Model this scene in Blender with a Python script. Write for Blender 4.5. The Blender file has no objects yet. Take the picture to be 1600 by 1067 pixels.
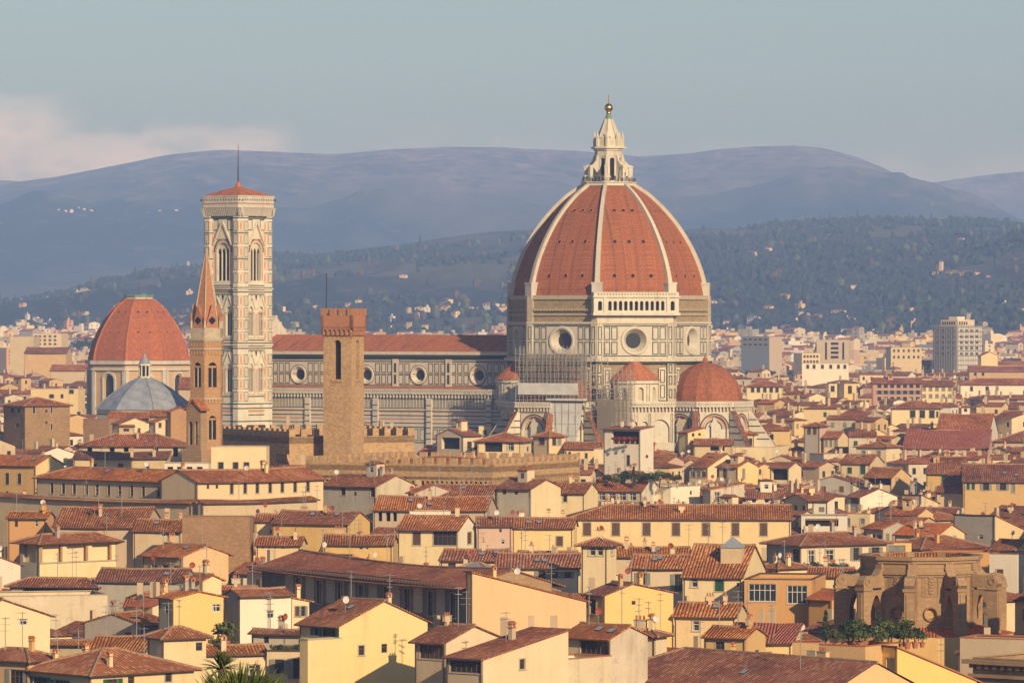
import bpy, bmesh, math, random
import numpy as np
from mathutils import Vector, Matrix, noise
rnd = random.Random(7)
SC = bpy.context.scene
COL = SC.collection
rad = math.radians

# ------------------------------------------------------------------ camera
F = 7868.0      # focal length in pixels of a 1600 pixel wide picture
CZ = 55.0       # eye height above the city floor
HY = 500.0      # row of the horizon
cam = bpy.data.cameras.new("camera"); camo = bpy.data.objects.new("camera", cam); COL.objects.link(camo)
camo.location = (0, 0, CZ); camo.rotation_euler = (rad(90), 0, 0)
cam.sensor_width = 36; cam.lens = 36*F/1600
cam.shift_y = (HY-533.5)/1600
cam.clip_start = 1; cam.clip_end = 80000
SC.camera = camo

# ------------------------------------------------------------------ sun, sky, exposure
SUN_AZ, SUN_EL = 28.0, 21.5          # azimuth from behind the eye (-Y) towards +X
sv = Vector((math.sin(rad(SUN_AZ))*math.cos(rad(SUN_EL)), -math.cos(rad(SUN_AZ))*math.cos(rad(SUN_EL)), math.sin(rad(SUN_EL))))
sl = bpy.data.lights.new("sun", 'SUN'); sl.energy = 5.0; sl.angle = rad(0.5); sl.color = (1.0, 0.765, 0.485)
so = bpy.data.objects.new("sun", sl); COL.objects.link(so)
so.rotation_euler = (-sv).to_track_quat('-Z', 'Y').to_euler(); so.location = (0, 0, 400)
W = bpy.data.worlds.new("World"); SC.world = W; W.use_nodes = True
wn = W.node_tree.nodes; wl_ = W.node_tree.links
sky = wn.new('ShaderNodeTexSky'); sky.sky_type = 'NISHITA'; sky.sun_disc = False
sky.sun_elevation = rad(SUN_EL); sky.sun_rotation = rad(180-SUN_AZ)
sky.altitude = 50; sky.air_density = 1.0; sky.dust_density = 0.6; sky.ozone_density = 2.2
bg = wn['Background']; bg.inputs['Strength'].default_value = 0.08
# soft low clouds, part of the sky itself
tc = wn.new('ShaderNodeTexCoord')
def wnode(t, **k):
    n = wn.new(t)
    for a, b in k.items(): setattr(n, a, b)
    return n
def wmath(op, a, b=None, clamp=False):
    n = wnode('ShaderNodeMath', operation=op); n.use_clamp = clamp
    for i, v in enumerate((a, b)):
        if v is None: continue
        if isinstance(v, (int, float)): n.inputs[i].default_value = v
        else: wl_.new(v, n.inputs[i])
    return n.outputs[0]
def wrange(v, a, b, c=0.0, d=1.0):
    n = wnode('ShaderNodeMapRange', interpolation_type='SMOOTHSTEP')
    wl_.new(v, n.inputs[0])
    for i, x in enumerate((a, b, c, d)): n.inputs[i+1].default_value = x
    return n.outputs[0]
sp = wn.new('ShaderNodeSeparateXYZ'); wl_.new(tc.outputs['Generated'], sp.inputs[0])
az = wmath('ARCTAN2', sp.outputs[0], sp.outputs[1]); el = wmath('ARCSINE', sp.outputs[2])
cmb = wn.new('ShaderNodeCombineXYZ'); wl_.new(wmath('MULTIPLY', az, 55), cmb.inputs[0]); wl_.new(wmath('MULTIPLY', el, 120), cmb.inputs[1])
nz = wn.new('ShaderNodeTexNoise'); nz.inputs['Scale'].default_value = 1.0; nz.inputs['Detail'].default_value = 6; nz.inputs['Roughness'].default_value = 0.52
wl_.new(cmb.outputs[0], nz.inputs['Vector'])
elw = wmath('ADD', el, wmath('MULTIPLY', wmath('SUBTRACT', nz.outputs['Fac'], 0.5), 0.022))
bank = wmath('MULTIPLY', wrange(az, -0.040, -0.050), wrange(elw, 0.0395, 0.0335))
edge = wmath('MULTIPLY', wrange(az, -0.082, -0.096), wmath('MULTIPLY', wrange(elw, 0.046, 0.0375), 0.75))
veil = wmath('MULTIPLY', wrange(elw, 0.040, 0.022), 0.28)
cl = wmath('MAXIMUM', wmath('MULTIPLY', wmath('MAXIMUM', wmath('MULTIPLY', bank, 0.82), edge), wrange(nz.outputs['Fac'], 0.28, 0.62, 0.25, 1.0)), veil, True)
mixc = wnode('ShaderNodeMix', data_type='RGBA'); wl_.new(cl, mixc.inputs[0])
wl_.new(sky.outputs[0], mixc.inputs[6]); mixc.inputs[7].default_value = (22, 15.6, 12.6, 1)
wl_.new(mixc.outputs[2], bg.inputs['Color'])

SC.view_settings.view_transform = 'Standard'; SC.view_settings.look = 'None'
SC.view_settings.exposure = 0.12; SC.view_settings.gamma = 1.0; SC.view_settings.use_curve_mapping = False
SC.render.engine = 'CYCLES'
SC.cycles.use_denoising = True
SC.cycles.max_bounces = 6; SC.cycles.diffuse_bounces = 3; SC.cycles.glossy_bounces = 2; SC.cycles.volume_bounces = 1
SC.cycles.transparent_max_bounces = 6; SC.cycles.caustics_reflective = False; SC.cycles.caustics_refractive = False

def px2w(px, py, Y): return Vector(((px-800)/F*Y, Y, CZ-(py-HY)/F*Y))
def w2px(p): return 800+F*p[0]/p[1], HY+F*(CZ-p[2])/p[1]

# ------------------------------------------------------------------ materials
MATS = {}
class NT:
    def __init__(s, name, rough=0.85):
        s.m = bpy.data.materials.new(name); s.m.use_nodes = True; s.t = s.m.node_tree; s.n = s.t.nodes; s.l = s.t.links
        s.b = s.n['Principled BSDF']; s.b.inputs['Roughness'].default_value = rough
        s.b.inputs['Specular IOR Level'].default_value = 0.25
        MATS[name] = s.m
    def link(s, v, sock):
        if hasattr(v, 'links') or hasattr(v, 'is_output'): s.l.new(v, sock)
        else: sock.default_value = v
    def uv(s): return s.n.new('ShaderNodeTexCoord').outputs['UV']
    def objco(s): return s.n.new('ShaderNodeTexCoord').outputs['Object']
    def rnd(s): return s.n.new('ShaderNodeObjectInfo').outputs['Random']
    def mapping(s, v, sc=(1, 1, 1), loc=(0, 0, 0)):
        n = s.n.new('ShaderNodeMapping'); s.l.new(v, n.inputs[0]); n.inputs['Scale'].default_value = sc; s.link(loc, n.inputs['Location']); return n.outputs[0]
    def noise(s, v, scale, det=3, rough=0.55):
        n = s.n.new('ShaderNodeTexNoise'); s.l.new(v, n.inputs['Vector']); n.inputs['Scale'].default_value = scale
        n.inputs['Detail'].default_value = det; n.inputs['Roughness'].default_value = rough; return n.outputs['Fac']
    def math(s, op, a, b=None, c=None):
        n = s.n.new('ShaderNodeMath'); n.operation = op
        for i, v in enumerate((a, b, c)):
            if v is not None: s.link(v, n.inputs[i])
        return n.outputs[0]
    def ramp(s, v, a, b, c=0.0, d=1.0):
        n = s.n.new('ShaderNodeMapRange'); s.l.new(v, n.inputs[0])
        for i, x in enumerate((a, b, c, d)): n.inputs[i+1].default_value = x
        return n.outputs[0]
    def mix(s, f, a, b, mode='MIX'):
        n = s.n.new('ShaderNodeMix'); n.data_type = 'RGBA'; n.blend_type = mode
        s.link(f, n.inputs[0])
        for i, v in ((6, a), (7, b)):
            if isinstance(v, tuple): v = (*v, 1) if len(v) == 3 else v
            s.link(v, n.inputs[i])
        return n.outputs[2]
    def hsv(s, col, h=0.5, sat=1.0, val=1.0):
        n = s.n.new('ShaderNodeHueSaturation'); s.l.new(col, n.inputs['Color'])
        for k, v in (('Hue', h), ('Saturation', sat), ('Value', val)): s.link(v, n.inputs[k])
        return n.outputs[0]
    def bump(s, h, dist, strength=1.0):
        n = s.n.new('ShaderNodeBump'); s.l.new(h, n.inputs['Height']); n.inputs['Distance'].default_value = dist; n.inputs['Strength'].default_value = strength
        s.l.new(n.outputs[0], s.b.inputs['Normal'])
    def out(s, col): s.link(col if not isinstance(col, tuple) else (*col, 1), s.b.inputs['Base Color'])

def offs(t):        # a texture offset of its own for every object
    r = t.rnd(); c = t.n.new('ShaderNodeCombineXYZ'); t.l.new(t.math('MULTIPLY', r, 91.7), c.inputs[0]); t.l.new(t.math('MULTIPLY', r, 37.3), c.inputs[1]); return c.outputs[0]

def plaster(name, col, stain=0.35, var=0.10):
    stain = min(1.0, stain*1.35)
    t = NT(name, 0.9); uv = t.mapping(t.uv(), (1, 1, 1), offs(t))
    big = t.noise(uv, 0.22, 4, 0.6); streak = t.noise(t.mapping(uv, (0.55, 0.07, 1)), 1.0, 5, 0.7); fine = t.noise(uv, 2.6, 3)
    dark = tuple(c*k for c, k in zip(col, (0.55, 0.50, 0.45)))
    blot = t.noise(uv, 0.55, 5, 0.6)
    c = t.mix(t.math('MULTIPLY', t.ramp(streak, 0.53, 0.75), stain*0.75), col, dark)
    c = t.mix(t.math('MULTIPLY', t.ramp(big, 0.5, 0.72), stain*0.8), c, tuple(min(0.85, x*1.12+0.05) for x in col))
    c = t.mix(t.math('MULTIPLY', t.ramp(fine, 0.6, 0.75), stain*0.35), c, dark)
    c = t.mix(t.math('MULTIPLY', t.ramp(blot, 0.57, 0.60), stain*0.55), c, tuple(min(0.8, x*0.8+0.12*k) for x, k in zip(col, (1, 0.9, 0.75))))
    c = t.mix(t.math('MULTIPLY', t.ramp(blot, 0.42, 0.36), stain*0.5), c, tuple(x*0.74 for x in col))
    c = t.hsv(c, t.ramp(t.rnd(), 0, 1, 0.492, 0.508), t.ramp(t.rnd(), 0, 1, 0.85, 1.08), t.ramp(t.rnd(), 0, 1, 1-var, 1+var*0.6))
    t.out(c); t.bump(fine, 0.03, 0.4)

def masonry(name, c1, c2, mortar, bw, bh, stain=0.4):
    t = NT(name, 0.92); uv = t.uv()
    b = t.n.new('ShaderNodeTexBrick'); t.l.new(uv, b.inputs['Vector'])
    b.inputs['Color1'].default_value = (*c1, 1); b.inputs['Color2'].default_value = (*c2, 1); b.inputs['Mortar'].default_value = (*mortar, 1)
    b.inputs['Scale'].default_value = 1; b.inputs['Brick Width'].default_value = bw; b.inputs['Row Height'].default_value = bh
    b.inputs['Mortar Size'].default_value = bh*0.07; b.inputs['Mortar Smooth'].default_value = 0.4; b.inputs['Bias'].default_value = -0.1
    big = t.noise(uv, 0.18, 5, 0.62); spot = t.noise(uv, 1.7, 4, 0.6)
    c = t.mix(t.math('MULTIPLY', t.ramp(big, 0.48, 0.72), stain), b.outputs['Color'], tuple(x*0.5 for x in c1))
    c = t.mix(t.math('MULTIPLY', t.ramp(spot, 0.55, 0.72), 0.45), c, tuple(min(0.8, x*1.5+0.03) for x in c1))
    t.out(c); t.bump(spot, 0.08, 0.5)

def tiles(name, col, dark, light, per=0.40, row=0.5, lich=0.4):
    t = NT(name, 0.9); uv = t.uv(); s = t.n.new('ShaderNodeSeparateXYZ'); t.l.new(uv, s.inputs[0])
    u = t.math('DIVIDE', s.outputs[0], per); v = t.math('DIVIDE', s.outputs[1], row)
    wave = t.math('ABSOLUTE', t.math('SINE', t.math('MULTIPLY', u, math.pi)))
    fu = t.math('FLOOR', u); fv = t.math('FLOOR', v)
    cb = t.n.new('ShaderNodeCombineXYZ'); t.l.new(fu, cb.inputs[0]); t.l.new(fv, cb.inputs[1])
    wnz = t.n.new('ShaderNodeTexWhiteNoise'); wnz.noise_dimensions = '2D'; t.l.new(cb.outputs[0], wnz.inputs['Vector']); r1 = wnz.outputs['Value']
    uo = t.mapping(uv, (1, 1, 1), offs(t))
    big = t.noise(uo, 0.16, 4, 0.6); mid = t.noise(uo, 0.9, 4, 0.65); run = t.noise(t.mapping(uo, (1.6, 0.22, 1)), 1.0, 4, 0.6)
    c = t.mix(t.ramp(r1, 0.25, 1.0), col, tuple(x*0.62 for x in col))
    c = t.mix(t.math('MULTIPLY', t.math('GREATER_THAN', r1, 0.80), 0.75), c, light)
    c = t.mix(t.math('MULTIPLY', t.ramp(big, 0.5, 0.7), 0.75), c, dark)
    c = t.mix(t.math('MULTIPLY', t.ramp(big, 0.47, 0.33), 0.5), c, light)
    c = t.mix(t.math('MULTIPLY', t.ramp(run, 0.52, 0.75), 0.55), c, dark)
    c = t.mix(t.math('MULTIPLY', t.ramp(mid, 0.58, 0.74), lich), c, (0.24, 0.13, 0.065))
    groove = t.ramp(wave, 0.05, 0.65, 0.30, 1.0)  # shade of the grooves between tile ribs, multiplied into the colour
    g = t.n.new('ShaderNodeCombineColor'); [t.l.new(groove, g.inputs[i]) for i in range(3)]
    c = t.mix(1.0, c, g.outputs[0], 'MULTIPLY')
    c = t.hsv(c, t.ramp(t.rnd(), 0, 1, 0.492, 0.507), t.ramp(t.rnd(), 0, 1, 0.88, 1.06), t.ramp(t.rnd(), 0, 1, 0.78, 1.22))
    t.out(c); t.bump(t.math('ADD', wave, t.math('MULTIPLY', t.math('FRACT', v), 0.25)), 0.14, 1.0)

def flat(name, col, rough=0.8, metal=0.0, nz=0.12, sc=1.2):
    t = NT(name, rough); t.b.inputs['Metallic'].default_value = metal
    n = t.noise(t.uv(), sc, 4); t.out(t.mix(t.ramp(n, 0.35, 0.7), col, tuple(x*(1-nz*2.2) for x in col)))

plaster('plaster_cream', (0.74, 0.59, 0.36)); plaster('plaster_yellow', (0.73, 0.545, 0.29), 0.35); plaster('plaster_gold', (0.73, 0.50, 0.21), 0.25)
plaster('plaster_orange', (0.62, 0.33, 0.10), 0.25); plaster('plaster_white', (0.76, 0.68, 0.54), 0.4); plaster('plaster_beige', (0.56, 0.43, 0.27), 0.4)
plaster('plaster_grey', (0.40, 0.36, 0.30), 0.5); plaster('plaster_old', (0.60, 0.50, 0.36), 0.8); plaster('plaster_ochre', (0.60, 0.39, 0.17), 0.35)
plaster('plaster_salmon', (0.58, 0.30, 0.19), 0.2); plaster('plaster_soot', (0.20, 0.165, 0.125), 0.5); plaster('plaster_green', (0.16, 0.24, 0.16), 0.3); plaster('plaster_pink', (0.62, 0.42, 0.30), 0.3)  # the darkest plaster here is a plain dark brown for the long palace
masonry('stone_brown', (0.34, 0.22, 0.11), (0.27, 0.17, 0.085), (0.30, 0.21, 0.12), 0.75, 0.34)
masonry('stone_rubble', (0.52, 0.34, 0.17), (0.36, 0.225, 0.11), (0.42, 0.29, 0.16), 0.6, 0.3, 0.3)
masonry('brick_brown', (0.36, 0.21, 0.11), (0.27, 0.16, 0.085), (0.36, 0.26, 0.17), 0.5, 0.16)
masonry('brick_orange', (0.46, 0.27, 0.13), (0.38, 0.21, 0.10), (0.36, 0.24, 0.14), 0.4, 0.13)
masonry('brick_red', (0.44, 0.20, 0.10), (0.36, 0.155, 0.075), (0.30, 0.18, 0.11), 0.4, 0.13)
masonry('sandstone', (0.38, 0.25, 0.138), (0.33, 0.215, 0.12), (0.30, 0.195, 0.11), 1.6, 0.6, 0.5)
masonry('rough_stone', (0.38, 0.29, 0.17), (0.29, 0.22, 0.13), (0.22, 0.17, 0.10), 1.1, 0.42, 0.55)
TB = ((0.42, 0.138, 0.052), (0.15, 0.06, 0.032), (0.64, 0.30, 0.13))
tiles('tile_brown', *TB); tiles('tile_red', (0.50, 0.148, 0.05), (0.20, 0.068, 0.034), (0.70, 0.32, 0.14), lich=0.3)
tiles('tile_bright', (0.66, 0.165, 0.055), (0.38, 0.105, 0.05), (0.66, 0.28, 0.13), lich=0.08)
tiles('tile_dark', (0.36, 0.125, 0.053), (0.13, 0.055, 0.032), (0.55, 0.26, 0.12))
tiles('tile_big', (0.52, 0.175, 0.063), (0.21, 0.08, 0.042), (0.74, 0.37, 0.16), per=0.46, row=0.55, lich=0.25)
# dome tiling: small flat tiles in courses
def dometile(name, col, dark, bw, bh):
    t = NT(name, 0.88); uv = t.uv()
    b = t.n.new('ShaderNodeTexBrick'); t.l.new(uv, b.inputs['Vector']); b.inputs['Scale'].default_value = 1
    b.inputs['Color1'].default_value = (*col, 1); b.inputs['Color2'].default_value = (*[x*0.74 for x in col], 1); b.inputs['Mortar'].default_value = (*[x*0.5 for x in col], 1)
    b.inputs['Brick Width'].default_value = bw; b.inputs['Row Height'].default_value = bh; b.inputs['Mortar Size'].default_value = bh*0.09; b.inputs['Bias'].default_value = -0.25
    big = t.noise(uv, 0.12, 5, 0.65); mid = t.noise(uv, 0.9, 4, 0.7); run = t.noise(t.mapping(uv, (0.9, 0.06, 1)), 1.0, 5, 0.62)
    c = t.mix(t.math('MULTIPLY', t.ramp(mid, 0.50, 0.66), 0.6), b.outputs['Color'], tuple(min(1, x*1.3+0.015) for x in col))
    c = t.mix(t.math('MULTIPLY', t.ramp(big, 0.5, 0.75), 0.4), c, dark)
    c = t.mix(t.math('MULTIPLY', t.ramp(run, 0.54, 0.66), 0.7), c, dark)
    t.out(c); t.bump(mid, 0.1, 0.6)
dometile('tile_dome', (0.385, 0.132, 0.056), (0.14, 0.065, 0.04), 0.9, 0.55)
dometile('tile_dome_small', (0.46, 0.145, 0.058), (0.20, 0.08, 0.045), 1.0, 0.6)
dometile('tile_roof_plain', (0.54, 0.185, 0.08), (0.17, 0.07, 0.045), 0.6, 0.4)
plaster('marble_white', (0.60, 0.54, 0.43), 0.8); plaster('marble_clean', (0.61, 0.565, 0.465), 0.75); plaster('marble_pink', (0.52, 0.25, 0.16), 0.25); plaster('marble_grey', (0.52, 0.45, 0.34), 0.7)
flat('marble_green', (0.045, 0.065, 0.05), 0.6); flat('roof_slate', (0.26, 0.30, 0.33), 0.6); flat('roof_lead', (0.34, 0.37, 0.43), 0.55, nz=0.18, sc=0.35)
flat('roof_metal', (0.42, 0.45, 0.50), 0.4, 0.3); flat('copper_green', (0.16, 0.30, 0.22), 0.7); flat('eave_wood', (0.12, 0.075, 0.05)); flat('gutter', (0.10, 0.06, 0.045), 0.5)
flat('ridge_tile', (0.46, 0.27, 0.17), 0.9, nz=0.25, sc=2.0); flat('trim_stone', (0.50, 0.42, 0.30)); flat('frame_white', (0.68, 0.66, 0.60), 0.5); flat('frame_wood', (0.16, 0.09, 0.05), 0.6)
flat('shutter_brown', (0.13, 0.075, 0.05), 0.6); flat('shutter_grey', (0.27, 0.27, 0.24), 0.6); flat('shutter_green', (0.025, 0.10, 0.06), 0.5); flat('shutter_teal', (0.03, 0.15, 0.13), 0.5)
flat('dark_inside', (0.022, 0.018, 0.015), 0.9); flat('metal_grey', (0.33, 0.33, 0.33), 0.5); flat('metal_dark', (0.05, 0.045, 0.04), 0.5); flat('dish_white', (0.72, 0.70, 0.66), 0.4); flat('dish_red', (0.35, 0.075, 0.045), 0.5)
flat('curtain', (0.55, 0.50, 0.42)); flat('sheet_white', (0.70, 0.70, 0.66), 0.6, nz=0.1, sc=0.3); flat('scaffold_steel', (0.42, 0.40, 0.37), 0.5); flat('planks', (0.40, 0.31, 0.20)); flat('lawn_red', (0.45, 0.06, 0.06))
flat('bark', (0.11, 0.08, 0.055)); flat('terracotta', (0.45, 0.17, 0.09)); flat('asphalt', (0.10, 0.09, 0.08), nz=0.2, sc=0.2); flat('cloth_dark', (0.04, 0.045, 0.07)); flat('cloth_red', (0.35, 0.08, 0.07)); flat('cloth_pale', (0.5, 0.47, 0.42)); flat('skin', (0.5, 0.3, 0.2)); flat('hair', (0.05, 0.03, 0.02))
t = NT('glass_dark', 0.12); t.b.inputs['Specular IOR Level'].default_value = 0.5; t.out((0.03, 0.035, 0.04))
t = NT('gold', 0.28); t.b.inputs['Metallic'].default_value = 1.0; t.out((0.85, 0.52, 0.14))
def leafmat(name, a, b, c3):
    t = NT(name, 0.7); n = t.noise(t.objco(), 1.3, 3); n2 = t.noise(t.objco(), 5.0, 2)
    c = t.mix(t.ramp(n, 0.35, 0.65), a, b); c = t.mix(t.ramp(n2, 0.55, 0.7), c, c3)
    t.out(t.hsv(c, t.ramp(t.rnd(), 0, 1, 0.48, 0.51), 1.0, t.ramp(t.rnd(), 0, 1, 0.75, 1.25)))
leafmat('leaf_green', (0.055, 0.085, 0.022), (0.12, 0.15, 0.04), (0.19, 0.20, 0.07)); leafmat('leaf_dark', (0.018, 0.04, 0.018), (0.04, 0.07, 0.025), (0.06, 0.09, 0.03))
leafmat('leaf_hill', (0.018, 0.030, 0.020), (0.026, 0.038, 0.022), (0.034, 0.042, 0.022)); leafmat('leaf_hill_light', (0.030, 0.042, 0.022), (0.040, 0.048, 0.026), (0.05, 0.05, 0.024)); leafmat('leaf_palm', (0.05, 0.085, 0.02), (0.11, 0.14, 0.035), (0.19, 0.20, 0.07)); leafmat('leaf_red', (0.30, 0.03, 0.03), (0.40, 0.06, 0.05), (0.10, 0.12, 0.03)); leafmat('leaf_autumn', (0.09, 0.07, 0.025), (0.15, 0.10, 0.035), (0.07, 0.09, 0.025))
def hillmat(name, forest, field, bare, ridge0, ridge1, fs):
    t = NT(name, 0.95); g = t.n.new('ShaderNodeNewGeometry').outputs['Position']; s = t.n.new('ShaderNodeSeparateXYZ'); t.l.new(g, s.inputs[0])
    q = t.mapping(g, (1, 0.45, 1)); n1 = t.noise(q, 0.0011*fs, 6, 0.62); n2 = t.noise(q, 0.006*fs, 5, 0.65); n3 = t.noise(t.mapping(g, (1, 0.4, 2)), 0.02*fs, 5, 0.7)
    c = t.mix(t.ramp(n1, 0.47, 0.57), forest, field); c = t.mix(t.math('MULTIPLY', t.ramp(n2, 0.53, 0.64), 0.75), c, tuple(x*0.6 for x in forest))
    c = t.mix(t.math('MULTIPLY', t.ramp(n3, 0.55, 0.72), 0.6), c, tuple(x*1.7 for x in field))
    hz = t.math('ADD', s.outputs[2], t.math('MULTIPLY', t.math('SUBTRACT', n2, 0.5), (ridge1-ridge0)*1.6))
    c = t.mix(t.math('MULTIPLY', t.ramp(hz, ridge0, ridge1), t.ramp(n3, 0.35, 0.6)), c, bare); t.out(c)
hillmat('mountain', (0.022, 0.035, 0.022), (0.12, 0.115, 0.065), (0.55, 0.42, 0.32), 330, 600, 0.8)
hillmat('hill_wood', (0.022, 0.036, 0.020), (0.125, 0.12, 0.065), (0.05, 0.06, 0.03), 900, 1200, 1.5)
t = NT('ground_town', 0.95); n = t.noise(t.n.new('ShaderNodeNewGeometry').outputs['Position'], 0.004, 6, 0.7); t.out(t.mix(t.ramp(n, 0.4, 0.62), (0.10, 0.085, 0.06), (0.05, 0.065, 0.03)))
t = NT('netting', 0.9); t.out((0.30, 0.26, 0.20)); tr = t.n.new('ShaderNodeBsdfTransparent'); mx = t.n.new('ShaderNodeMixShader'); mx.inputs[0].default_value = 0.72
t.l.new(tr.outputs[0], mx.inputs[1]); t.l.new(t.b.outputs[0], mx.inputs[2]); t.l.new(mx.outputs[0], t.n['Material Output'].inputs['Surface'])

# ------------------------------------------------------------------ mesh builder
class MB:
    def __init__(s): s.v = []; s.f = []; s.m = []; s.mats = []; s.smooth = False
    def mi(s, mat):
        if mat not in s.mats: s.mats.append(mat)
        return s.mats.index(mat)
    def face(s, pts, mat):
        b = len(s.v); s.v.extend(tuple(p) for p in pts); s.f.append(tuple(range(b, b+len(pts)))); s.m.append(s.mi(mat))
    def box(s, x0, x1, y0, y1, z0, z1, mat, top=None):
        p = [(x0, y0, z0), (x1, y0, z0), (x1, y1, z0), (x0, y1, z0), (x0, y0, z1), (x1, y0, z1), (x1, y1, z1), (x0, y1, z1)]
        s.hexa(p, mat, top)
    def hexa(s, p, mat, top=None):
        b = len(s.v); s.v.extend(tuple(q) for q in p); k = s.mi(mat); kt = s.mi(top) if top else k
        for f, m in (((3, 2, 1, 0), k), ((4, 5, 6, 7), kt), ((0, 1, 5, 4), k), ((1, 2, 6, 5), k), ((2, 3, 7, 6), k), ((3, 0, 4, 7), k)):
            s.f.append(tuple(b+i for i in f)); s.m.append(m)
    def fbox(s, fr, u0, u1, z0, z1, o0, o1, mat):      # a box in a wall's own frame: along, up, outwards
        P = [fr(u0, z0, o1), fr(u1, z0, o1), fr(u1, z0, o0), fr(u0, z0, o0), fr(u0, z1, o1), fr(u1, z1, o1), fr(u1, z1, o0), fr(u0, z1, o0)]
        s.hexa(P, mat)
    def prism(s, poly, z0, z1, mat, top=None):
        n = len(poly); b = len(s.v)
        s.v.extend((x, y, z0) for x, y in poly); s.v.extend((x, y, z1) for x, y in poly); k = s.mi(mat)
        for i in range(n): s.f.append((b+i, b+(i+1) % n, b+n+(i+1) % n, b+n+i)); s.m.append(k)
        s.f.append(tuple(range(b+n, b+2*n))); s.m.append(s.mi(top) if top else k)
        s.f.append(tuple(range(b+n-1, b-1, -1))); s.m.append(k)
    def lathe(s, prof, n, mat, a0=0.0, a1=2*math.pi, c=(0, 0)):     # prof: (r, z)
        full = abs(a1-a0-2*math.pi) < 1e-6; cols = n if full else n+1; b = len(s.v); k = s.mi(mat)
        for r, z in prof:
            for i in range(cols):
                a = a0+(a1-a0)*i/n; s.v.append((c[0]+r*math.cos(a), c[1]+r*math.sin(a), z))
        for j in range(len(prof)-1):
            for i in range(n):
                i2 = (i+1) % cols; s.f.append((b+j*cols+i, b+j*cols+i2, b+(j+1)*cols+i2, b+(j+1)*cols+i)); s.m.append(k)
    def tube(s, p, q, r, mat, n=4, r2=None):
        p, q = Vector(p), Vector(q); d = (q-p)
        if d.length < 1e-6: return
        d.normalize(); a = d.cross(Vector((0, 0, 1)) if abs(d.z) < 0.9 else Vector((1, 0, 0))).normalized(); c = d.cross(a); r2 = r if r2 is None else r2
        b = len(s.v); k = s.mi(mat)
        for o, rr in ((p, r), (q, r2)):
            for i in range(n): t = 2*math.pi*(i+0.5)/n; s.v.append(tuple(o+a*(rr*math.cos(t))+c*(rr*math.sin(t))))
        for i in range(n): s.f.append((b+i, b+(i+1) % n, b+n+(i+1) % n, b+n+i)); s.m.append(k)
        s.f.append(tuple(range(b+n-1, b-1, -1))); s.m.append(k); s.f.append(tuple(range(b+n, b+2*n))); s.m.append(k)
    def sphere(s, c, r, mat, nu=12, nv=8, sz=1.0):
        prof = [(max(1e-3, r*math.sin(math.pi*j/nv)), c[2]-r*sz*math.cos(math.pi*j/nv)) for j in range(nv+1)]
        s.lathe(prof, nu, mat, c=(c[0], c[1]))
    def mesh(s, name):
        me = bpy.data.meshes.new(name); me.from_pydata(s.v, [], s.f)
        for m in s.mats: me.materials.append(MATS[m])
        me.polygons.foreach_set('material_index', s.m)
        nl = len(me.loops); uvl = me.uv_layers.new(name='UVMap')
        vi = np.empty(nl, np.int32); me.loops.foreach_get('vertex_index', vi); co = np.array(s.v, np.float64)[vi]
        tot = np.array([len(f) for f in s.f]); pn = np.empty(len(s.f)*3, np.float32); me.polygons.foreach_get('normal', pn)
        nn = np.repeat(pn.reshape(-1, 3), tot, axis=0).astype(np.float64)
        u = np.stack([-nn[:, 1], nn[:, 0], np.zeros(nl)], 1); ln = np.linalg.norm(u, axis=1); fl = ln < 0.02
        u[fl] = (1, 0, 0); u /= np.linalg.norm(u, axis=1)[:, None]; w = np.cross(nn, u)
        out = np.stack([(co*u).sum(1), (co*w).sum(1)], 1).astype(np.float32); uvl.data.foreach_set('uv', out.ravel())
        if s.smooth: me.polygons.foreach_set('use_smooth', [True]*len(s.f))
        me.update(); return me
    def build(s, name, parent=None, **kw): return link(name, s.mesh(name), parent, **kw)

def link(name, me, parent=None, loc=None, rz=None, **props):
    o = bpy.data.objects.new(name, me); COL.objects.link(o)
    if parent: o.parent = parent
    if loc is not None: o.location = loc
    if rz is not None: o.rotation_euler = (0, 0, rz)
    for k, v in props.items(): o[k] = v
    return o
def thing(name, label, category, loc=(0, 0, 0), rz=0.0, group=None):
    o = link(name, None, None, loc, rz, label=label, category=category)
    if group: o['group'] = group
    return o
def frame(o, ud, n):     # wall frame: origin, horizontal unit along the wall, outward normal
    o, ud, n = Vector(o), Vector(ud), Vector(n)
    return lambda u, z, off=0.0: o+ud*u+n*off+Vector((0, 0, z))
def rim(mb, fr, u0, u1, z0, z1, w, mat, off=0.05):    # a raised border strip round a rectangle
    for a in ((u0, u1, z0, z0+w), (u0, u1, z1-w, z1), (u0, u0+w, z0+w, z1-w), (u1-w, u1, z0+w, z1-w)):
        mb.face([fr(a[0], a[2], off), fr(a[1], a[2], off), fr(a[1], a[3], off), fr(a[0], a[3], off)], mat)
def patch(mb, fr, u0, u1, z0, z1, mat, off=0.04):
    mb.face([fr(u0, z0, off), fr(u1, z0, off), fr(u1, z1, off), fr(u0, z1, off)], mat)
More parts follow.
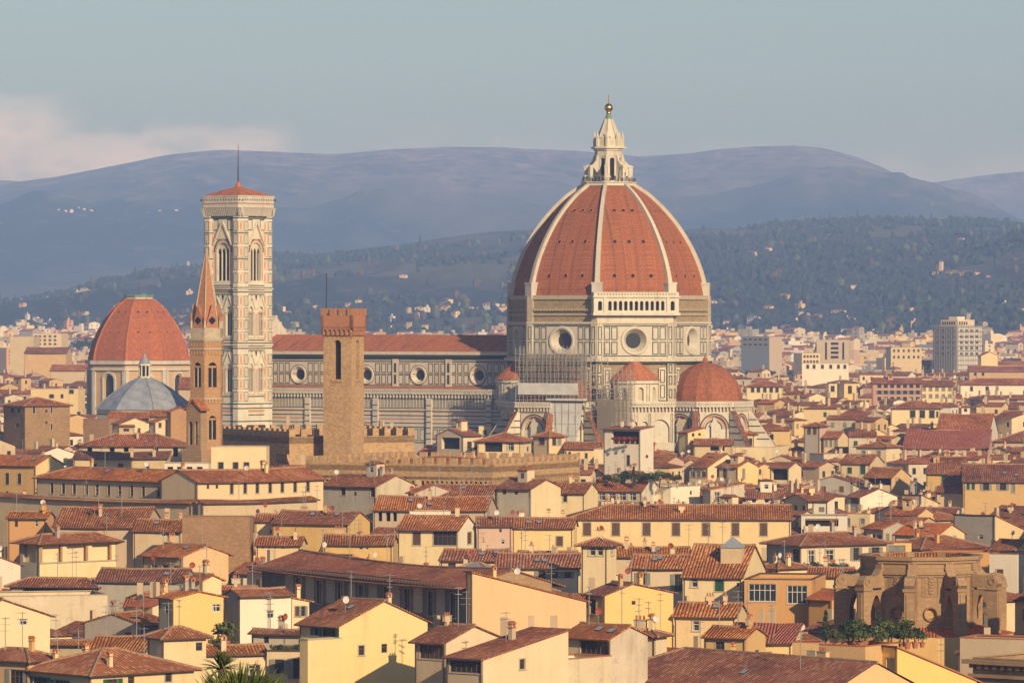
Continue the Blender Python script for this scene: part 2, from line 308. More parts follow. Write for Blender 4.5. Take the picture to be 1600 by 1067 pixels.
def holed(mb, fr, W0, W1, Z0, Z1, holes, mat, depth=0.2, off=0.0):   # a wall sheet with rectangular openings and their reveals
    us = sorted({W0, W1, *[h[0] for h in holes], *[h[1] for h in holes]}); zs = sorted({Z0, Z1, *[h[2] for h in holes], *[h[3] for h in holes]})
    for i in range(len(us)-1):
        for j in range(len(zs)-1):
            cu, cz = (us[i]+us[i+1])/2, (zs[j]+zs[j+1])/2
            if any(h[0] < cu < h[1] and h[2] < cz < h[3] for h in holes): continue
            mb.face([fr(us[i], zs[j], off), fr(us[i+1], zs[j], off), fr(us[i+1], zs[j+1], off), fr(us[i], zs[j+1], off)], mat)
    for a, b, c, d in holes:
        e = off-depth
        mb.face([fr(a, c, off), fr(a, c, e), fr(a, d, e), fr(a, d, off)], mat); mb.face([fr(b, c, e), fr(b, c, off), fr(b, d, off), fr(b, d, e)], mat)
        mb.face([fr(a, d, off), fr(a, d, e), fr(b, d, e), fr(b, d, off)], mat); mb.face([fr(a, c, e), fr(a, c, off), fr(b, c, off), fr(b, c, e)], mat)
def arched(mb, fr, u0, u1, z0, z1, ops, mat, depth=0.4, off=0.0, point=1.0, back=None, seg=6):
    """wall sheet u0..u1 x z0..z1 pierced by arched openings (centre, half width, sill, spring line)"""
    ops = sorted(ops); cur = u0
    def q(a, b, c, d, o0=off):
        if b-a > 1e-4 and d-c > 1e-4: mb.face([fr(a, c, o0), fr(b, c, o0), fr(b, d, o0), fr(a, d, o0)], mat)
    for uc, hw, zb, zs in ops:
        q(cur, uc-hw, z0, z1); q(uc-hw, uc+hw, z0, zb); cur = uc+hw; e = off-depth
        arc = []
        for i in range(seg*2+1):
            t = math.pi*(1-i/(seg*2)); arc.append((uc+hw*math.cos(t), zs+hw*point*math.sin(t)))
        for (a, b), (c, d) in zip(arc, arc[1:]):
            mb.face([fr(a, b, off), fr(c, d, off), fr(c, z1, off), fr(a, z1, off)], mat); mb.face([fr(a, b, e), fr(c, d, e), fr(c, d, off), fr(a, b, off)], mat)
        mb.face([fr(uc-hw, zb, e), fr(uc-hw, zs, e), fr(uc-hw, zs, off), fr(uc-hw, zb, off)], mat); mb.face([fr(uc+hw, zb, off), fr(uc+hw, zs, off), fr(uc+hw, zs, e), fr(uc+hw, zb, e)], mat)
        mb.face([fr(uc-hw, zb, off), fr(uc+hw, zb, off), fr(uc+hw, zb, e), fr(uc-hw, zb, e)], mat)
        if back: mb.face([fr(uc-hw, zb, e)]+[fr(uc+hw, zb, e)]+[fr(a, b, e) for a, b in reversed(arc)], back)
    q(cur, u1, z0, z1)
def ring_hole(mb, fr, u0, u1, z0, z1, cu, cz, r, mat, n=32):       # rectangle with a round hole
    pts = []
    for i in range(n):
        a = 2*math.pi*i/n; c, s = math.cos(a), math.sin(a)
        k = min(((u1-cu) if c > 0 else (cu-u0))/max(abs(c), 1e-9), ((z1-cz) if s > 0 else (cz-z0))/max(abs(s), 1e-9))
        pts.append(((cu+r*c, cz+r*s), (cu+k*c, cz+k*s), a))
    cor = [(math.atan2(z-cz, u-cu) % (2*math.pi), u, z) for u in (u0, u1) for z in (z0, z1)]
    for i in range(n):
        (a, b, t0), (c, d, t1) = pts[i], pts[(i+1) % n]; t1 = t1 if t1 > t0 else t1+2*math.pi
        mid = [(u, z) for t, u, z in cor if t0+1e-6 < t < t1-1e-6]
        mb.face([fr(*a), fr(*b)]+[fr(*m) for m in mid]+[fr(*d), fr(*c)], mat)
def bullseye(fr, cu, cz, ro, ri, o0, o1, mats, n=28):      # splayed round window: outer rim, funnel, glass
    mb = MB()
    ringp = lambda r, o: [fr(cu+r*math.cos(2*math.pi*i/n), cz+r*math.sin(2*math.pi*i/n), o) for i in range(n)]
    A, B, Cc, D = ringp(ro*1.06, o0), ringp(ro, o0+0.3), ringp(ro*0.86, o0+0.25), ringp(ri, o1)
    for P, Q, m in ((A, B, mats[0]), (B, Cc, mats[0]), (Cc, D, mats[1])):
        for i in range(n): mb.face([P[i], P[(i+1) % n], Q[(i+1) % n], Q[i]], m)
    mb.face(D, mats[2])
    return mb
HAZE = 1.14e-4
# ------------------------------------------------------------------ ground, hills
def sstep(t): t = max(0.0, min(1.0, t)); return t*t*(3-2*t)
def interp(pts, x):
    if x <= pts[0][0]: return pts[0][1]
    for (a, b), (c, d) in zip(pts, pts[1:]):
        if x <= c:
            return b+(d-b)*(x-a)/(c-a)
    return pts[-1][1]
def grid(name, nx, ny, fn, mat, kind='structure', smooth=True):
    v = [fn(i/(nx-1), j/(ny-1)) for j in range(ny) for i in range(nx)]
    mb = MB(); mb.v = v; mb.mi(mat); mb.smooth = smooth
    mb.f = [(j*nx+i, j*nx+i+1, (j+1)*nx+i+1, (j+1)*nx+i) for j in range(ny-1) for i in range(nx-1)]; mb.m = [0]*len(mb.f)
    return mb.build(name, kind=kind)
def near_ground(y): return 53*(1-sstep(y/380))
def plain(y): return 33*sstep((y-2600)/3200)     # the ground rises gently to the hills
def gfn(u, v):
    x = (u-0.5)*8600; y = -550+ (v**3)*18900 if v > 0 else -550
    return (x, y, near_ground(y)+plain(y) if y > 0 else 53.0)
grid('ground', 24, 90, gfn, 'ground_town')
HILLS = []
def ridge_hill(name, pts, Yb, Yr, Yk, mat, amp, nsc, nx, ny, seed, xm=1.25, pw=0.9, foot=0.0):
    xs = [(p[0], p[1]) for p in pts]
    def h(x, y):
        px = 800+F*x/y if y > 0 else 0
        top = CZ+(HY-interp(xs, 800+F*x/Yr*1.0))/F*Yr
        t = (y-Yb)/(Yr-Yb)
        if t <= 0 or y > Yk: return plain(y)-4
        q = Vector((x*nsc+seed, y*nsc*0.6, seed))
        n = noise.fractal(q, 0.9, 2.1, 6)
        rdg = noise.ridged_multi_fractal(Vector((x*nsc*0.8+seed, y*nsc*0.25, 3.3)), 0.8, 2.0, 4, 1.0, 2.0)-1.0
        if t <= 1: z = top*(t**pw)
        else: z = top*(1-0.75*sstep((y-Yr)/(Yk-Yr)))
        env = min(1, t*2.5)*(1 if t < 0.55 else max(0.07, 1-(t-0.55)/0.33*0.93))
        return max(plain(y)-4, plain(y)*(1-min(1, t))+z+amp*env*(n*0.8+rdg*0.35))
    def fn(u, v):
        y = Yb+(Yk-Yb)*(v**0.85); x = (u-0.5)*2*0.1017*xm*Yk
        return (x, y, h(x, y))
    o = grid(name, nx, ny, fn, mat); HILLS.append((h, Yb, Yr)); return o
ridge_hill('mountain', [(-400, 330), (-100, 300), (0, 289), (100, 273), (200, 254), (270, 241), (350, 234), (440, 237), (520, 241), (600, 236), (700, 230), (780, 229), (900, 234), (1000, 243), (1080, 240), (1130, 234), (1200, 229), (1240, 227), (1285, 231), (1340, 245), (1380, 262), (1420, 283), (1440, 292), (1500, 320), (1560, 345), (1700, 380), (2000, 430)], 9300, 14500, 17500, 'mountain', 120, 0.0013, 420, 150, 4.2)
ridge_hill('mountain', [(-400, 270), (0, 280), (60, 284), (140, 300), (300, 330), (1200, 330), (1400, 300), (1440, 287), (1500, 278), (1560, 270), (1600, 266), (1800, 258), (2100, 255)], 15600, 17200, 18200, 'mountain', 50, 0.0009, 160, 30, 9.1)
ridge_hill('hill', [(-400, 530), (-100, 505), (60, 490), (120, 469), (180, 451), (240, 434), (290, 421), (330, 415), (430, 397), (500, 398), (560, 391), (640, 381), (740, 366), (820, 359), (900, 363), (1060, 361), (1100, 357), (1150, 359), (1200, 348), (1290, 343), (1380, 339), (1450, 343), (1520, 341), (1600, 350), (1800, 352), (2100, 380)], 5000, 7900, 9200, 'hill_wood', 34, 0.0026, 320, 120, 1.7)
ridge_hill('hill', [(-400, 620), (300, 520), (420, 478), (520, 470), (620, 486), (760, 500), (1000, 490), (1120, 474), (1200, 466), (1300, 452), (1380, 430), (1440, 411), (1500, 394), (1560, 372), (1600, 358), (1700, 335), (1900, 320), (2200, 330)], 4700, 6200, 7200, 'hill_wood', 22, 0.0032, 260, 80, 6.6)
def on_hill(px, py):      # where the sight line meets the hills
    y = 3900.0
    while y < 15000:
        x = (px-800)/F*y; z = CZ-(py-HY)/F*y
        g = max([h(x, y) for h, b, r in HILLS[2:] if b < y]+[HILLS[0][0](x, y) if y > 9300 else -9, plain(y)])
        if g >= z: return Vector((x, y, g))
        y += 12
    return None
# woods on the near hills: too many trees to count
def woods():
    mb = MB(); r = random.Random(3); n = 0
    while n < 13000:
        hi = 2 if r.random() < 0.62 else 3
        h, Yb, Yr = HILLS[hi]
        y = Yb+(Yr-Yb)*(0.10+0.93*r.random()); x = (r.random()-0.5)*2*0.104*y
        d = noise.fractal(Vector((x*0.0018, y*0.0012, 7.7+hi)), 0.8, 2.0, 4)
        t = (y-Yb)/(Yr-Yb)
        if d+0.45*(t-0.42) < r.uniform(-0.06, 0.10): continue
        if t > 0.97: continue
        z = h(x, y)
        if z < plain(y)+5: continue
        cyp = r.random() < 0.03; s = r.uniform(2.2, 4.6); hh = s*(2.6 if cyp else r.uniform(0.8, 1.25)); s *= 0.42 if cyp else 1.25
        b = len(mb.v); k = mb.mi('leaf_hill' if cyp or r.random() < 0.8 else 'leaf_hill_light')
        a0 = r.random()*6
        mb.v.append((x, y, z+hh*2)); m = 5
        for zz, q in ((1.45, 0.7), (0.7, 1.0), (-0.2, 0.65)):
            for i in range(m):
                a = a0+6.2832*i/m; w = s*q*r.uniform(0.7, 1.25); mb.v.append((x+w*math.cos(a), y+w*math.sin(a), z+hh*zz*r.uniform(0.9, 1.1)))
        for i in range(m):
            j = (i+1) % m; mb.f.append((b, b+1+i, b+1+j)); mb.m.append(k)
            for l in (0, 1): mb.f.append((b+1+l*m+i, b+1+(l+1)*m+i, b+1+(l+1)*m+j, b+1+l*m+j)); mb.m.append(k)
        n += 1
    mb.build('woodland', kind='stuff')
woods()

# ------------------------------------------------------------------ the cathedral
K = F/1345.0
DO = Vector((25.8, 1345.0, 0)); DROT = rad(-30.2)
du = thing('cathedral', 'great marble cathedral with a red ribbed octagonal dome and long nave', 'cathedral', DO, DROT)
ROCT = 27.2
def octfr(i, Rr, c=(0, 0)):      # frame of facet i (normal at 45*i degrees) of an octagon
    a = rad(45*i); n = Vector((math.cos(a), math.sin(a), 0)); tg = Vector((-math.sin(a), math.cos(a), 0))
    return frame(Vector((c[0], c[1], 0))+n*(Rr*math.cos(rad(22.5))), tg, n)
def octpoly(Rr, c=(0, 0), n=8, a0=22.5): return [(c[0]+Rr*math.cos(rad(a0+360/n*i)), c[1]+Rr*math.sin(rad(a0+360/n*i))) for i in range(n)]
hw = ROCT*math.sin(rad(22.5))
drum = MB(); rough = MB()
rough.prism(octpoly(ROCT-0.5), 0, 45.0, 'rough_stone'); rough.prism(octpoly(ROCT-0.6), 53.9, 61.0, 'rough_stone')
rough.prism(octpoly(ROCT-0.1), 60.4, 61.5, 'trim_stone')
for i in range(8):
    fr = octfr(i, ROCT)
    for u0, u1 in ((-hw, -4.4), (4.4, hw)): patch(drum, fr, u0, u1, 45.0, 54.0, 'marble_white', 0)
    for z0, z1 in ((45.0, 45.5), (53.6, 54.0)): patch(drum, fr, -4.4, 4.4, z0, z1, 'marble_white', 0)
    ring_hole(drum, fr, -4.4, 4.4, 45.5, 53.6, 0, 49.6, 3.45, 'marble_white')
    for s in (-1, 1):
        for k in range(2):
            a, b = sorted((s*(4.75+k*2.0), s*(6.45+k*2.0)))
            for z0, z1 in ((45.9, 49.3), (49.75, 53.2)):
                rim(drum, fr, a, b, z0, z1, 0.24, 'marble_green', 0.05); patch(drum, fr, a+0.5, b-0.5, z0+0.5, z1-0.5, 'marble_clean', 0.04)
        a, b = sorted((s*8.85, s*10.35)); drum.fbox(fr, a, b, 45.0, 54.0, -0.3, 0.35, 'marble_white')
        for z0, z1 in ((45.7, 49.3), (49.75, 53.3)): rim(drum, fr, a+0.25, b-0.25, z0, z1, 0.2, 'marble_green', 0.39)
    patch(drum, fr, -8.7, 8.7, 53.35, 53.62, 'marble_green', 0.06); patch(drum, fr, -8.7, 8.7, 45.45, 45.7, 'marble_green', 0.06)
    drum.fbox(fr, -hw-0.4, hw+0.4, 44.1, 45.0, -0.5, 0.9, 'marble_white'); drum.fbox(fr, -hw-0.2, hw+0.2, 43.6, 44.1, -0.5, 0.5, 'marble_green')
    drum.fbox(fr, -hw, hw, 54.0, 54.5, -0.6, 0.45, 'marble_white')
    # rough, unfaced bands with putlog corbels
    for q in range(19): rough.fbox(fr, -8.6+q*0.95, -8.1+q*0.95, 57.4, 57.9, -0.5, 0.25, 'trim_stone')
    rough.fbox(fr, -hw, hw, 56.2, 56.6, -0.6, -0.1, 'trim_stone')
    for s in (-1, 1):
        a, b = sorted((s*8.9, s*10.5)); rough.fbox(fr, a, b, 54.5, 61.4, -0.8, 0.2, 'trim_stone'); rough.fbox(fr, a, b, 30, 43.6, -0.8, 0.2, 'marble_grey')
        for z0 in (34.5, 38.0, 41.0): rim(rough, fr, a+0.3, b-0.3, z0, z0+2.4, 0.25, 'marble_green', 0.25)
        a, b = sorted((s*6.6, s*8.5)); patch(rough, fr, a, b, 34, 42.5, 'marble_white', 0.02); rim(rough, fr, a+0.3, b-0.3, 34.5, 38, 0.25, 'marble_green', 0.06); rim(rough, fr, a+0.3, b-0.3, 38.5, 42, 0.25, 'marble_green', 0.06)
drum.build('drum', du); rough.build('rough_stone_band', du)
for i in range(8):
    bullseye(octfr(i, ROCT), 0, 49.6, 3.65, 2.05, 0.1, -1.7, ('marble_clean', 'marble_white', 'glass_dark')).build('round_window', du)
# the one finished stretch of gallery, on the facet towards the light
g = MB(); fr = octfr(-1, ROCT); gh = hw+1.2
arched(g, fr, -gh, gh, 56.9, 60.9, [(-9.9, 0.55, 57.5, 59.4)]+[(-7.2+q*1.44, 0.46, 57.5, 59.5) for q in range(11)]+[(9.9, 0.55, 57.5, 59.4)], 'marble_clean', 0.9, 1.5, back='dark_inside')
g.fbox(fr, -gh-0.3, gh+0.3, 56.2, 56.9, -0.6, 2.0, 'marble_clean'); g.fbox(fr, -gh-0.3, gh+0.3, 60.9, 61.25, -0.6, 1.9, 'marble_clean')
arched(g, fr, -gh, gh, 61.25, 62.3, [(-10.4+q*0.8, 0.22, 61.4, 61.8) for q in range(27)], 'marble_clean', 0.3, 1.6, back='marble_grey', seg=2)
for u in (-gh, gh): g.face([fr(u, 56.9, 1.5), fr(u, 56.9, -0.6), fr(u, 62.3, -0.6), fr(u, 62.3, 1.5)], 'marble_clean')
g.fbox(fr, -hw, hw, 54.5, 56.2, -0.6, 0.3, 'marble_white')
for u in (-8.6, 8.6): g.fbox(fr, u-0.35, u+0.35, 56.9, 61.0, 1.4, 1.75, 'marble_clean')
g.build('gallery', du)
# dome
PROF = [(61.0, 26.2), (63.7, 25.7), (66.0, 25.2), (68.4, 24.5), (72.4, 22.9), (76.2, 20.9), (80.2, 18.3), (84.06, 15.1), (88.1, 10.9), (90.3, 7.6), (91.0, 6.3)]
def rprof(z): return interp(PROF, z)
def smooth_prof(n):
    zs = [61.0+(91.0-61.0)*i/n for i in range(n+1)]; r = [rprof(z) for z in zs]
    for _ in range(2): r = [r[0]]+[(r[i-1]+2*r[i]+r[i+1])/4 for i in range(1, n)]+[r[-1]]
    return list(zip(r, zs))
SP = smooth_prof(30)
dm = MB()
for i in range(8):
    a, b = rad(45*i-22.5), rad(45*i+22.5)
    for (r0, z0), (r1, z1) in zip(SP, SP[1:]):
        P = lambda t, r, z: (r*math.cos(t), r*math.sin(t), z)
        dm.face([P(a, r0, z0), P(b, r0, z0), P(b, r1, z1), P(a, r1, z1)], 'tile_dome')
dome = dm.build('dome', du)
for i in range(8):
    a = rad(45*i+22.5); n = Vector((math.cos(a), math.sin(a), 0)); tg = Vector((-math.sin(a), math.cos(a), 0)); rb = MB()
    for (r0, z0), (r1, z1) in zip(SP, SP[1:]):
        w0, w1 = (0.68-0.26*(z-61)/30 for z in (z0, z1)); nr = Vector((z1-z0, 0, r0-r1)).normalized()
        def C(r, z, w, o): return n*(r+nr.x*o)+tg*w+Vector((0, 0, z+nr.z*o))
        rb.hexa([C(r0, z0, -w0, -0.6), C(r0, z0, w0, -0.6), C(r0, z0, w0, 0.75), C(r0, z0, -w0, 0.75), C(r1, z1, -w1, -0.6), C(r1, z1, w1, -0.6), C(r1, z1, w1, 0.75), C(r1, z1, -w1, 0.75)], 'marble_white')
    f2 = frame(n*25.9, tg, n); rb.fbox(f2, -1.35, 1.35, 60.5, 64.4, -1.2, 1.15, 'marble_clean'); rb.fbox(f2, -1.5, 1.5, 64.4, 64.9, -1.4, 1.25, 'marble_clean')
    rb.build('rib', dome)
hole = MB(); hole.lathe([(0.66, -0.5), (0.66, 0.16), (0.54, 0.16), (0.52, -0.2)], 8, 'tile_roof_plain'); hole.face([(0.53*math.cos(k*0.785), 0.53*math.sin(k*0.785), 0.02) for k in range(8)], 'dark_inside'); hm = hole.mesh('porthole')
for i in (-3, -2, -1, 0):
    for zc, off in ((66.6, 5.0), (75.6, 3.9), (83.9, 2.5)):
        ap = math.cos(rad(22.5)); r = interp([(z, q) for q, z in SP], zc)*ap; r2 = interp([(z, q) for q, z in SP], zc+0.5)*ap
        a = rad(45*i); n = Vector((math.cos(a), math.sin(a), 0)); tg = Vector((-math.sin(a), math.cos(a), 0)); nn = Vector((n.x*0.5, n.y*0.5, (r-r2))).normalized()
        for u in (-1, 0, 1):
            o = link('porthole', hm, dome); o.location = n*(r+0.05)+tg*(u*off)+Vector((0, 0, zc)); o.rotation_euler = nn.to_track_quat('Z', 'Y').to_euler()
# lantern
pl = MB(); pl.prism(octpoly(7.3), 90.7, 91.5, 'marble_clean'); pl.prism(octpoly(7.6), 91.5, 91.75, 'marble_white')
lantern = pl.build('lantern', du); LR = 3.75
lb = MB()
for i in range(8):
    fr = octfr(i, LR); w = LR*math.sin(rad(22.5))
    arched(lb, fr, -w, w, 91.7, 100.4, [(0, 0.62, 92.2, 97.6)], 'marble_clean', 0.6, 0, 1.0, 'dark_inside'); lb.fbox(fr, -w-0.1, w+0.1, 98.6, 98.9, -0.2, 0.12, 'marble_white')
    lb.fbox(fr, -w-0.25, -w+0.25, 91.7, 99.0, -0.2, 0.22, 'marble_clean')
lb.build('lantern_body', lantern)
co = MB(); co.prism(octpoly(4.1), 100.2, 100.7, 'marble_clean'); co.prism(octpoly(4.75), 100.7, 101.15, 'marble_clean'); co.prism(octpoly(3.6), 101.15, 103.3, 'marble_clean')
for i in range(8):
    a = rad(45*i+22.5); x, y = 3.75*math.cos(a), 3.75*math.sin(a); co.box(x-0.3, x+0.3, y-0.3, y+0.3, 101.15, 104.0, 'marble_clean'); co.tube((x, y, 104.0), (x, y, 105.4), 0.34, 'marble_clean', 5, 0.03)
    fr = octfr(i, 3.6); patch(co, fr, -0.55, 0.55, 101.5, 102.9, 'marble_grey', 0.04); co.fbox(fr, -0.5, 0.5, 103.3, 103.9, -0.6, 0.1, 'marble_clean')
co.build('crown', lantern)
sp_ = MB(); sp_.lathe([(3.2, 103.3), (2.3, 105.3), (1.4, 107.6), (1.02, 108.6)], 8, 'marble_clean', rad(22.5), rad(382.5))
for i in range(8):
    a = rad(45*i+22.5)
    for k in range(4): r = 3.2-k*0.55; sp_.tube((r*math.cos(a), r*math.sin(a), 103.3+k*1.3), ((r-0.5)*math.cos(a), (r-0.5)*math.sin(a), 104.8+k*1.3), 0.2, 'marble_white', 4, 0.1)
sp_.lathe([(1.02, 108.6), (0.55, 110.0), (0.5, 110.5)], 8, 'copper_green', rad(22.5), rad(382.5)); sp_.build('spire', lantern)
bm_ = MB(); bm_.smooth = True; bm_.lathe([(0.55, 109.9), (0.75, 110.2), (0.5, 110.5)], 12, 'gold'); bm_.sphere((0, 0, 111.6), 1.15, 'gold', 20, 14); bm_.build('ball', lantern)
cr = MB(); cr.tube((0, 0, 112.7), (0, 0, 115.0), 0.11, 'gold'); u = Vector((math.cos(rad(30.2)), math.sin(rad(30.2)), 0)); cr.tube(-u*0.62+Vector((0, 0, 114.1)), u*0.62+Vector((0, 0, 114.1)), 0.11, 'gold'); cr.build('cross', lantern)
for i in range(8):
    a = rad(45*i+22.5); fr = frame((0, 0, 0), (math.cos(a), math.sin(a), 0), (-math.sin(a), math.cos(a), 0)); b = MB()
    b.fbox(fr, 5.5, 6.5, 91.7, 95.6, -0.3, 0.3, 'marble_clean'); b.fbox(fr, 5.3, 6.7, 95.6, 96.0, -0.4, 0.4, 'marble_clean')
    for o in (-0.28, 0.28):
        pts = [(3.5, 98.9), (3.9, 98.9), (4.4, 97.4), (5.4, 96.4), (6.5, 96.0), (6.5, 95.6), (5.5, 95.6), (4.7, 95.0), (4.2, 94.0), (3.5, 93.8)]
        b.face([fr(x, z, o) for x, z in pts], 'marble_clean')
    for (x0, z0), (x1, z1) in zip(pts, pts[1:]+pts[:1]): b.face([fr(x0, z0, -0.28), fr(x1, z1, -0.28), fr(x1, z1, 0.28), fr(x0, z0, 0.28)], 'marble_white')
    b.build('buttress', lantern)
rl = MB()
for i in range(8):
    fr = octfr(i, 7.3); w = 7.3*math.sin(rad(22.5))
    for z in (92.2, 92.7): rl.tube(fr(-w, z), fr(w, z), 0.04, 'metal_dark')
    for q in range(9): rl.tube(fr(-w+q*w/4, 91.7), fr(-w+q*w/4, 92.75), 0.035, 'metal_dark')
rl.build('railing', lantern)
# tribunes, exedrae, sacristies
def stripes(mb, fr, u0, u1, zs, mat='marble_green', off=0.05, h=0.25):
    for z in zs: patch(mb, fr, u0, u1, z, z+h, mat, off)
def apse_ring(mb, c, Rr, i0, i1, a_base, z0, z1, blind=True):
    """facets i0..i1 of a sixteenth-turned octagonal apse, with gallery on corbels"""
    for i in range(i0, i1+1):
        fr = octfr(i+a_base/45.0, Rr, c); w = Rr*math.sin(rad(22.5))
        arched(mb, fr, -w, w, 22.4, 31.2, [(0, w*0.70, 22.6, 26.4)], 'marble_white', 0.8, 0, 1.0, 'marble_clean', 8)
        for k, rr in enumerate((0.78, 0.84, 0.62, 0.5)):
            off = 0.05 if rr > 0.7 else -0.72
            n = 14
            for q in range(n):
                t0, t1 = math.pi*q/n, math.pi*(q+1)/n; ra, rb_ = w*rr, w*rr-0.34
                mb.face([fr(ra*math.cos(t0), 26.4+ra*math.sin(t0), off), fr(ra*math.cos(t1), 26.4+ra*math.sin(t1), off), fr(rb_*math.cos(t1), 26.4+rb_*math.sin(t1), off), fr(rb_*math.cos(t0), 26.4+rb_*math.sin(t0), off)], 'marble_green' if k % 2 else 'marble_pink')
        patch(mb, fr, -w, w, 0, 22.4, 'marble_white', 0)
        stripes(mb, fr, -w, w, [6+1.6*k for k in range(10)], 'marble_green', 0.05, 0.3); stripes(mb, fr, -w, w, [13.4, 16.6, 19.8], 'marble_pink', 0.05, 0.5)
        for s in (-1, 1):
            a, b = sorted((s*w*0.80, s*w*0.97)); rim(mb, fr, a, b, 23, 26.2, 0.2, 'marble_green'); rim(mb, fr, a, b, 26.6, 30.6, 0.2, 'marble_green')
        arched(mb, fr, -0.9, 0.9, 13.5, 27.5, [(-0.42, 0.3, 15, 23.8), (0.42, 0.3, 15, 23.8)], 'marble_clean', 0.4, 0.12, 1.5, 'dark_inside')
        mb.face([fr(-1.3, 27.3, 0.13), fr(1.3, 27.3, 0.13), fr(0, 29.6, 0.13)], 'marble_clean')
        for q in range(int(2*w/0.95)): u = -w+0.5+q*0.95; mb.fbox(fr, u, u+0.35, 31.2, 32.2, -0.2, 0.75, 'marble_white')
        mb.fbox(fr, -w-0.35, w+0.35, 32.2, 32.5, -0.6, 0.95, 'marble_clean'); mb.fbox(fr, -w-0.35, w+0.35, 33.4, 33.7, 0.6, 1.0, 'marble_clean')
        arched(mb, fr, -w-0.3, w+0.3, 32.5, 33.4, [(-w+0.4+q*0.62, 0.18, 32.6, 33.0) for q in range(int(2*w/0.62))], 'marble_clean', 0.2, 0.95, back='marble_grey', seg=2)
        patch(mb, fr, -w, w, 31.2, 32.2, 'marble_grey', 0)
    mb.prism(octpoly(Rr-0.2, c, 8, 22.5+a_base), 30.5, 32.4, 'marble_grey', 'trim_stone')
for nm, ang in (('E', 0), ('S', -90), ('N', 90)):
    c = Vector((28*math.cos(rad(ang)), 28*math.sin(rad(ang)), 0)); tb = MB(); apse_ring(tb, c, 12.9, -2, 2, ang, 0, 34)
    body = tb.build('tribune', du)
    hd = MB(); prof = [(9.9*math.cos(t), 33.4+10.4*math.sin(t)) for t in [rad(q) for q in (0, 12, 24, 36, 48, 60, 72, 82)]]+[(0.9, 44.0), (0.55, 44.9), (0.05, 45.6)]
    hd.lathe(prof, 10, 'tile_dome', rad(ang-126), rad(ang+126), c=(c.x+1.2*math.cos(rad(ang)), c.y+1.2*math.sin(rad(ang)))); hd.build('half_dome', body)
    for k in (-67.5, -22.5, 22.5, 67.5):
        a = rad(ang+k); n = Vector((math.cos(a), math.sin(a), 0)); fr = frame(c, n, (-n.y, n.x, 0)); b = MB()
        pr = [(12.6, 31.2), (13.4, 31.2), (20.0, 21.5), (20.0, 0), (12.6, 0)]
        for o in (-0.75, 0.75): b.face([fr(x, z, o) for x, z in pr], 'marble_white')
        for (x0, z0), (x1, z1), m in zip(pr, pr[1:], ('tile_dark', 'tile_dark', 'marble_white')):
            wd = 0.82 if m != 'marble_white' else 0.75; b.face([fr(x0, z0+0.05, -wd), fr(x1, z1+0.05, -wd), fr(x1, z1+0.05, wd), fr(x0, z0+0.05, wd)], m)
        for z in (23.5, 25.2, 26.9, 28.6):
            xe = 13.4+(31.2-z)*0.68-0.4
            for o in (-0.8, 0.8): b.face([fr(12.6, z, o), fr(xe, z, o), fr(xe-0.2, z+0.3, o), fr(12.6, z+0.3, o)], 'marble_green')
        b.build('flying_buttress', body)
for i in (-3, -1, 1, 3):
    a = rad(45*i); n = Vector((math.cos(a), math.sin(a), 0)); fr0 = octfr(i, ROCT); sb = MB()
    ap = 29.5; fr = frame(n*ap, (-n.y, n.x, 0), n)
    w = 9.5; patch(sb, fr, -w, w, 0, 22.4, 'marble_white', 0); stripes(sb, fr, -w, w, [6+1.6*k for k in range(10)], 'marble_green', 0.05, 0.3)
    arched(sb, fr, -w, w, 22.4, 31.2, [(-5.6, 2.6, 23, 26.4), (-1.4, 0.9, 23, 27.6), (1.4, 0.9, 23, 27.6), (5.6, 2.6, 23, 26.4)], 'marble_white', 0.7, 0, 1.0, 'marble_clean', 7)
    for u in (-9, -2.6, 2.5, 8.5): rim(sb, fr, u, u+0.6, 23, 30.5, 0.15, 'marble_green')
    for q in range(20): u = -w+0.3+q*0.95; sb.fbox(fr, u, u+0.35, 31.2, 32.2, -0.2, 0.75, 'marble_white')
    sb.fbox(fr, -w, w, 32.2, 32.5, -9, 0.95, 'marble_clean'); arched(sb, fr, -w, w, 32.5, 33.4, [(-w+0.5+q*0.62, 0.18, 32.6, 33.0) for q in range(30)], 'marble_clean', 0.2, 0.95, back='marble_grey', seg=2); sb.fbox(fr, -w, w, 33.4, 33.7, 0.6, 1.0, 'marble_clean')
    patch(sb, fr, -w, w, 31.2, 32.2, 'marble_grey', 0)
    body = sb.build('sacristy', du)
    c = n*24.6; ex = MB(); m = 9
    for q in range(m):
        b0 = a+math.pi*(-0.55+1.1*q/m); b1 = a+math.pi*(-0.55+1.1*(q+1)/m); p0 = c+Vector((math.cos(b0), math.sin(b0), 0))*6.1; p1 = c+Vector((math.cos(b1), math.sin(b1), 0))*6.1
        L = (p1-p0).length; ud = (p1-p0)/L; f3 = frame(p0, ud, (ud.y, -ud.x, 0))
        if q % 2 == 0: arched(ex, f3, 0, L, 32.4, 39.2, [(L/2, L*0.34, 33.9, 36.6)], 'marble_clean', 0.7, 0, 1.0, 'marble_grey', 5)
        else:
            patch(ex, f3, 0, L, 32.4, 39.2, 'marble_clean', 0)
            for u in (0.32, 0.68): ex.fbox(f3, L*u-0.28, L*u+0.28, 33.6, 38.2, -0.1, 0.35, 'marble_white')
        ex.fbox(f3, -0.1, L+0.1, 38.4, 39.3, -0.5, 0.5, 'marble_clean'); ex.fbox(f3, -0.1, L+0.1, 33.0, 33.6, -0.5, 0.45, 'marble_clean')
    eo = ex.build('exedra', body)
    cn = MB(); cn.lathe([(6.9, 39.25), (4.2, 41.8), (1.2, 44.2), (0.05, 44.6)], 9, 'tile_roof_plain', a-math.pi*0.56, a+math.pi*0.56, c=(c.x, c.y)); cn.build('cone_roof', eo)
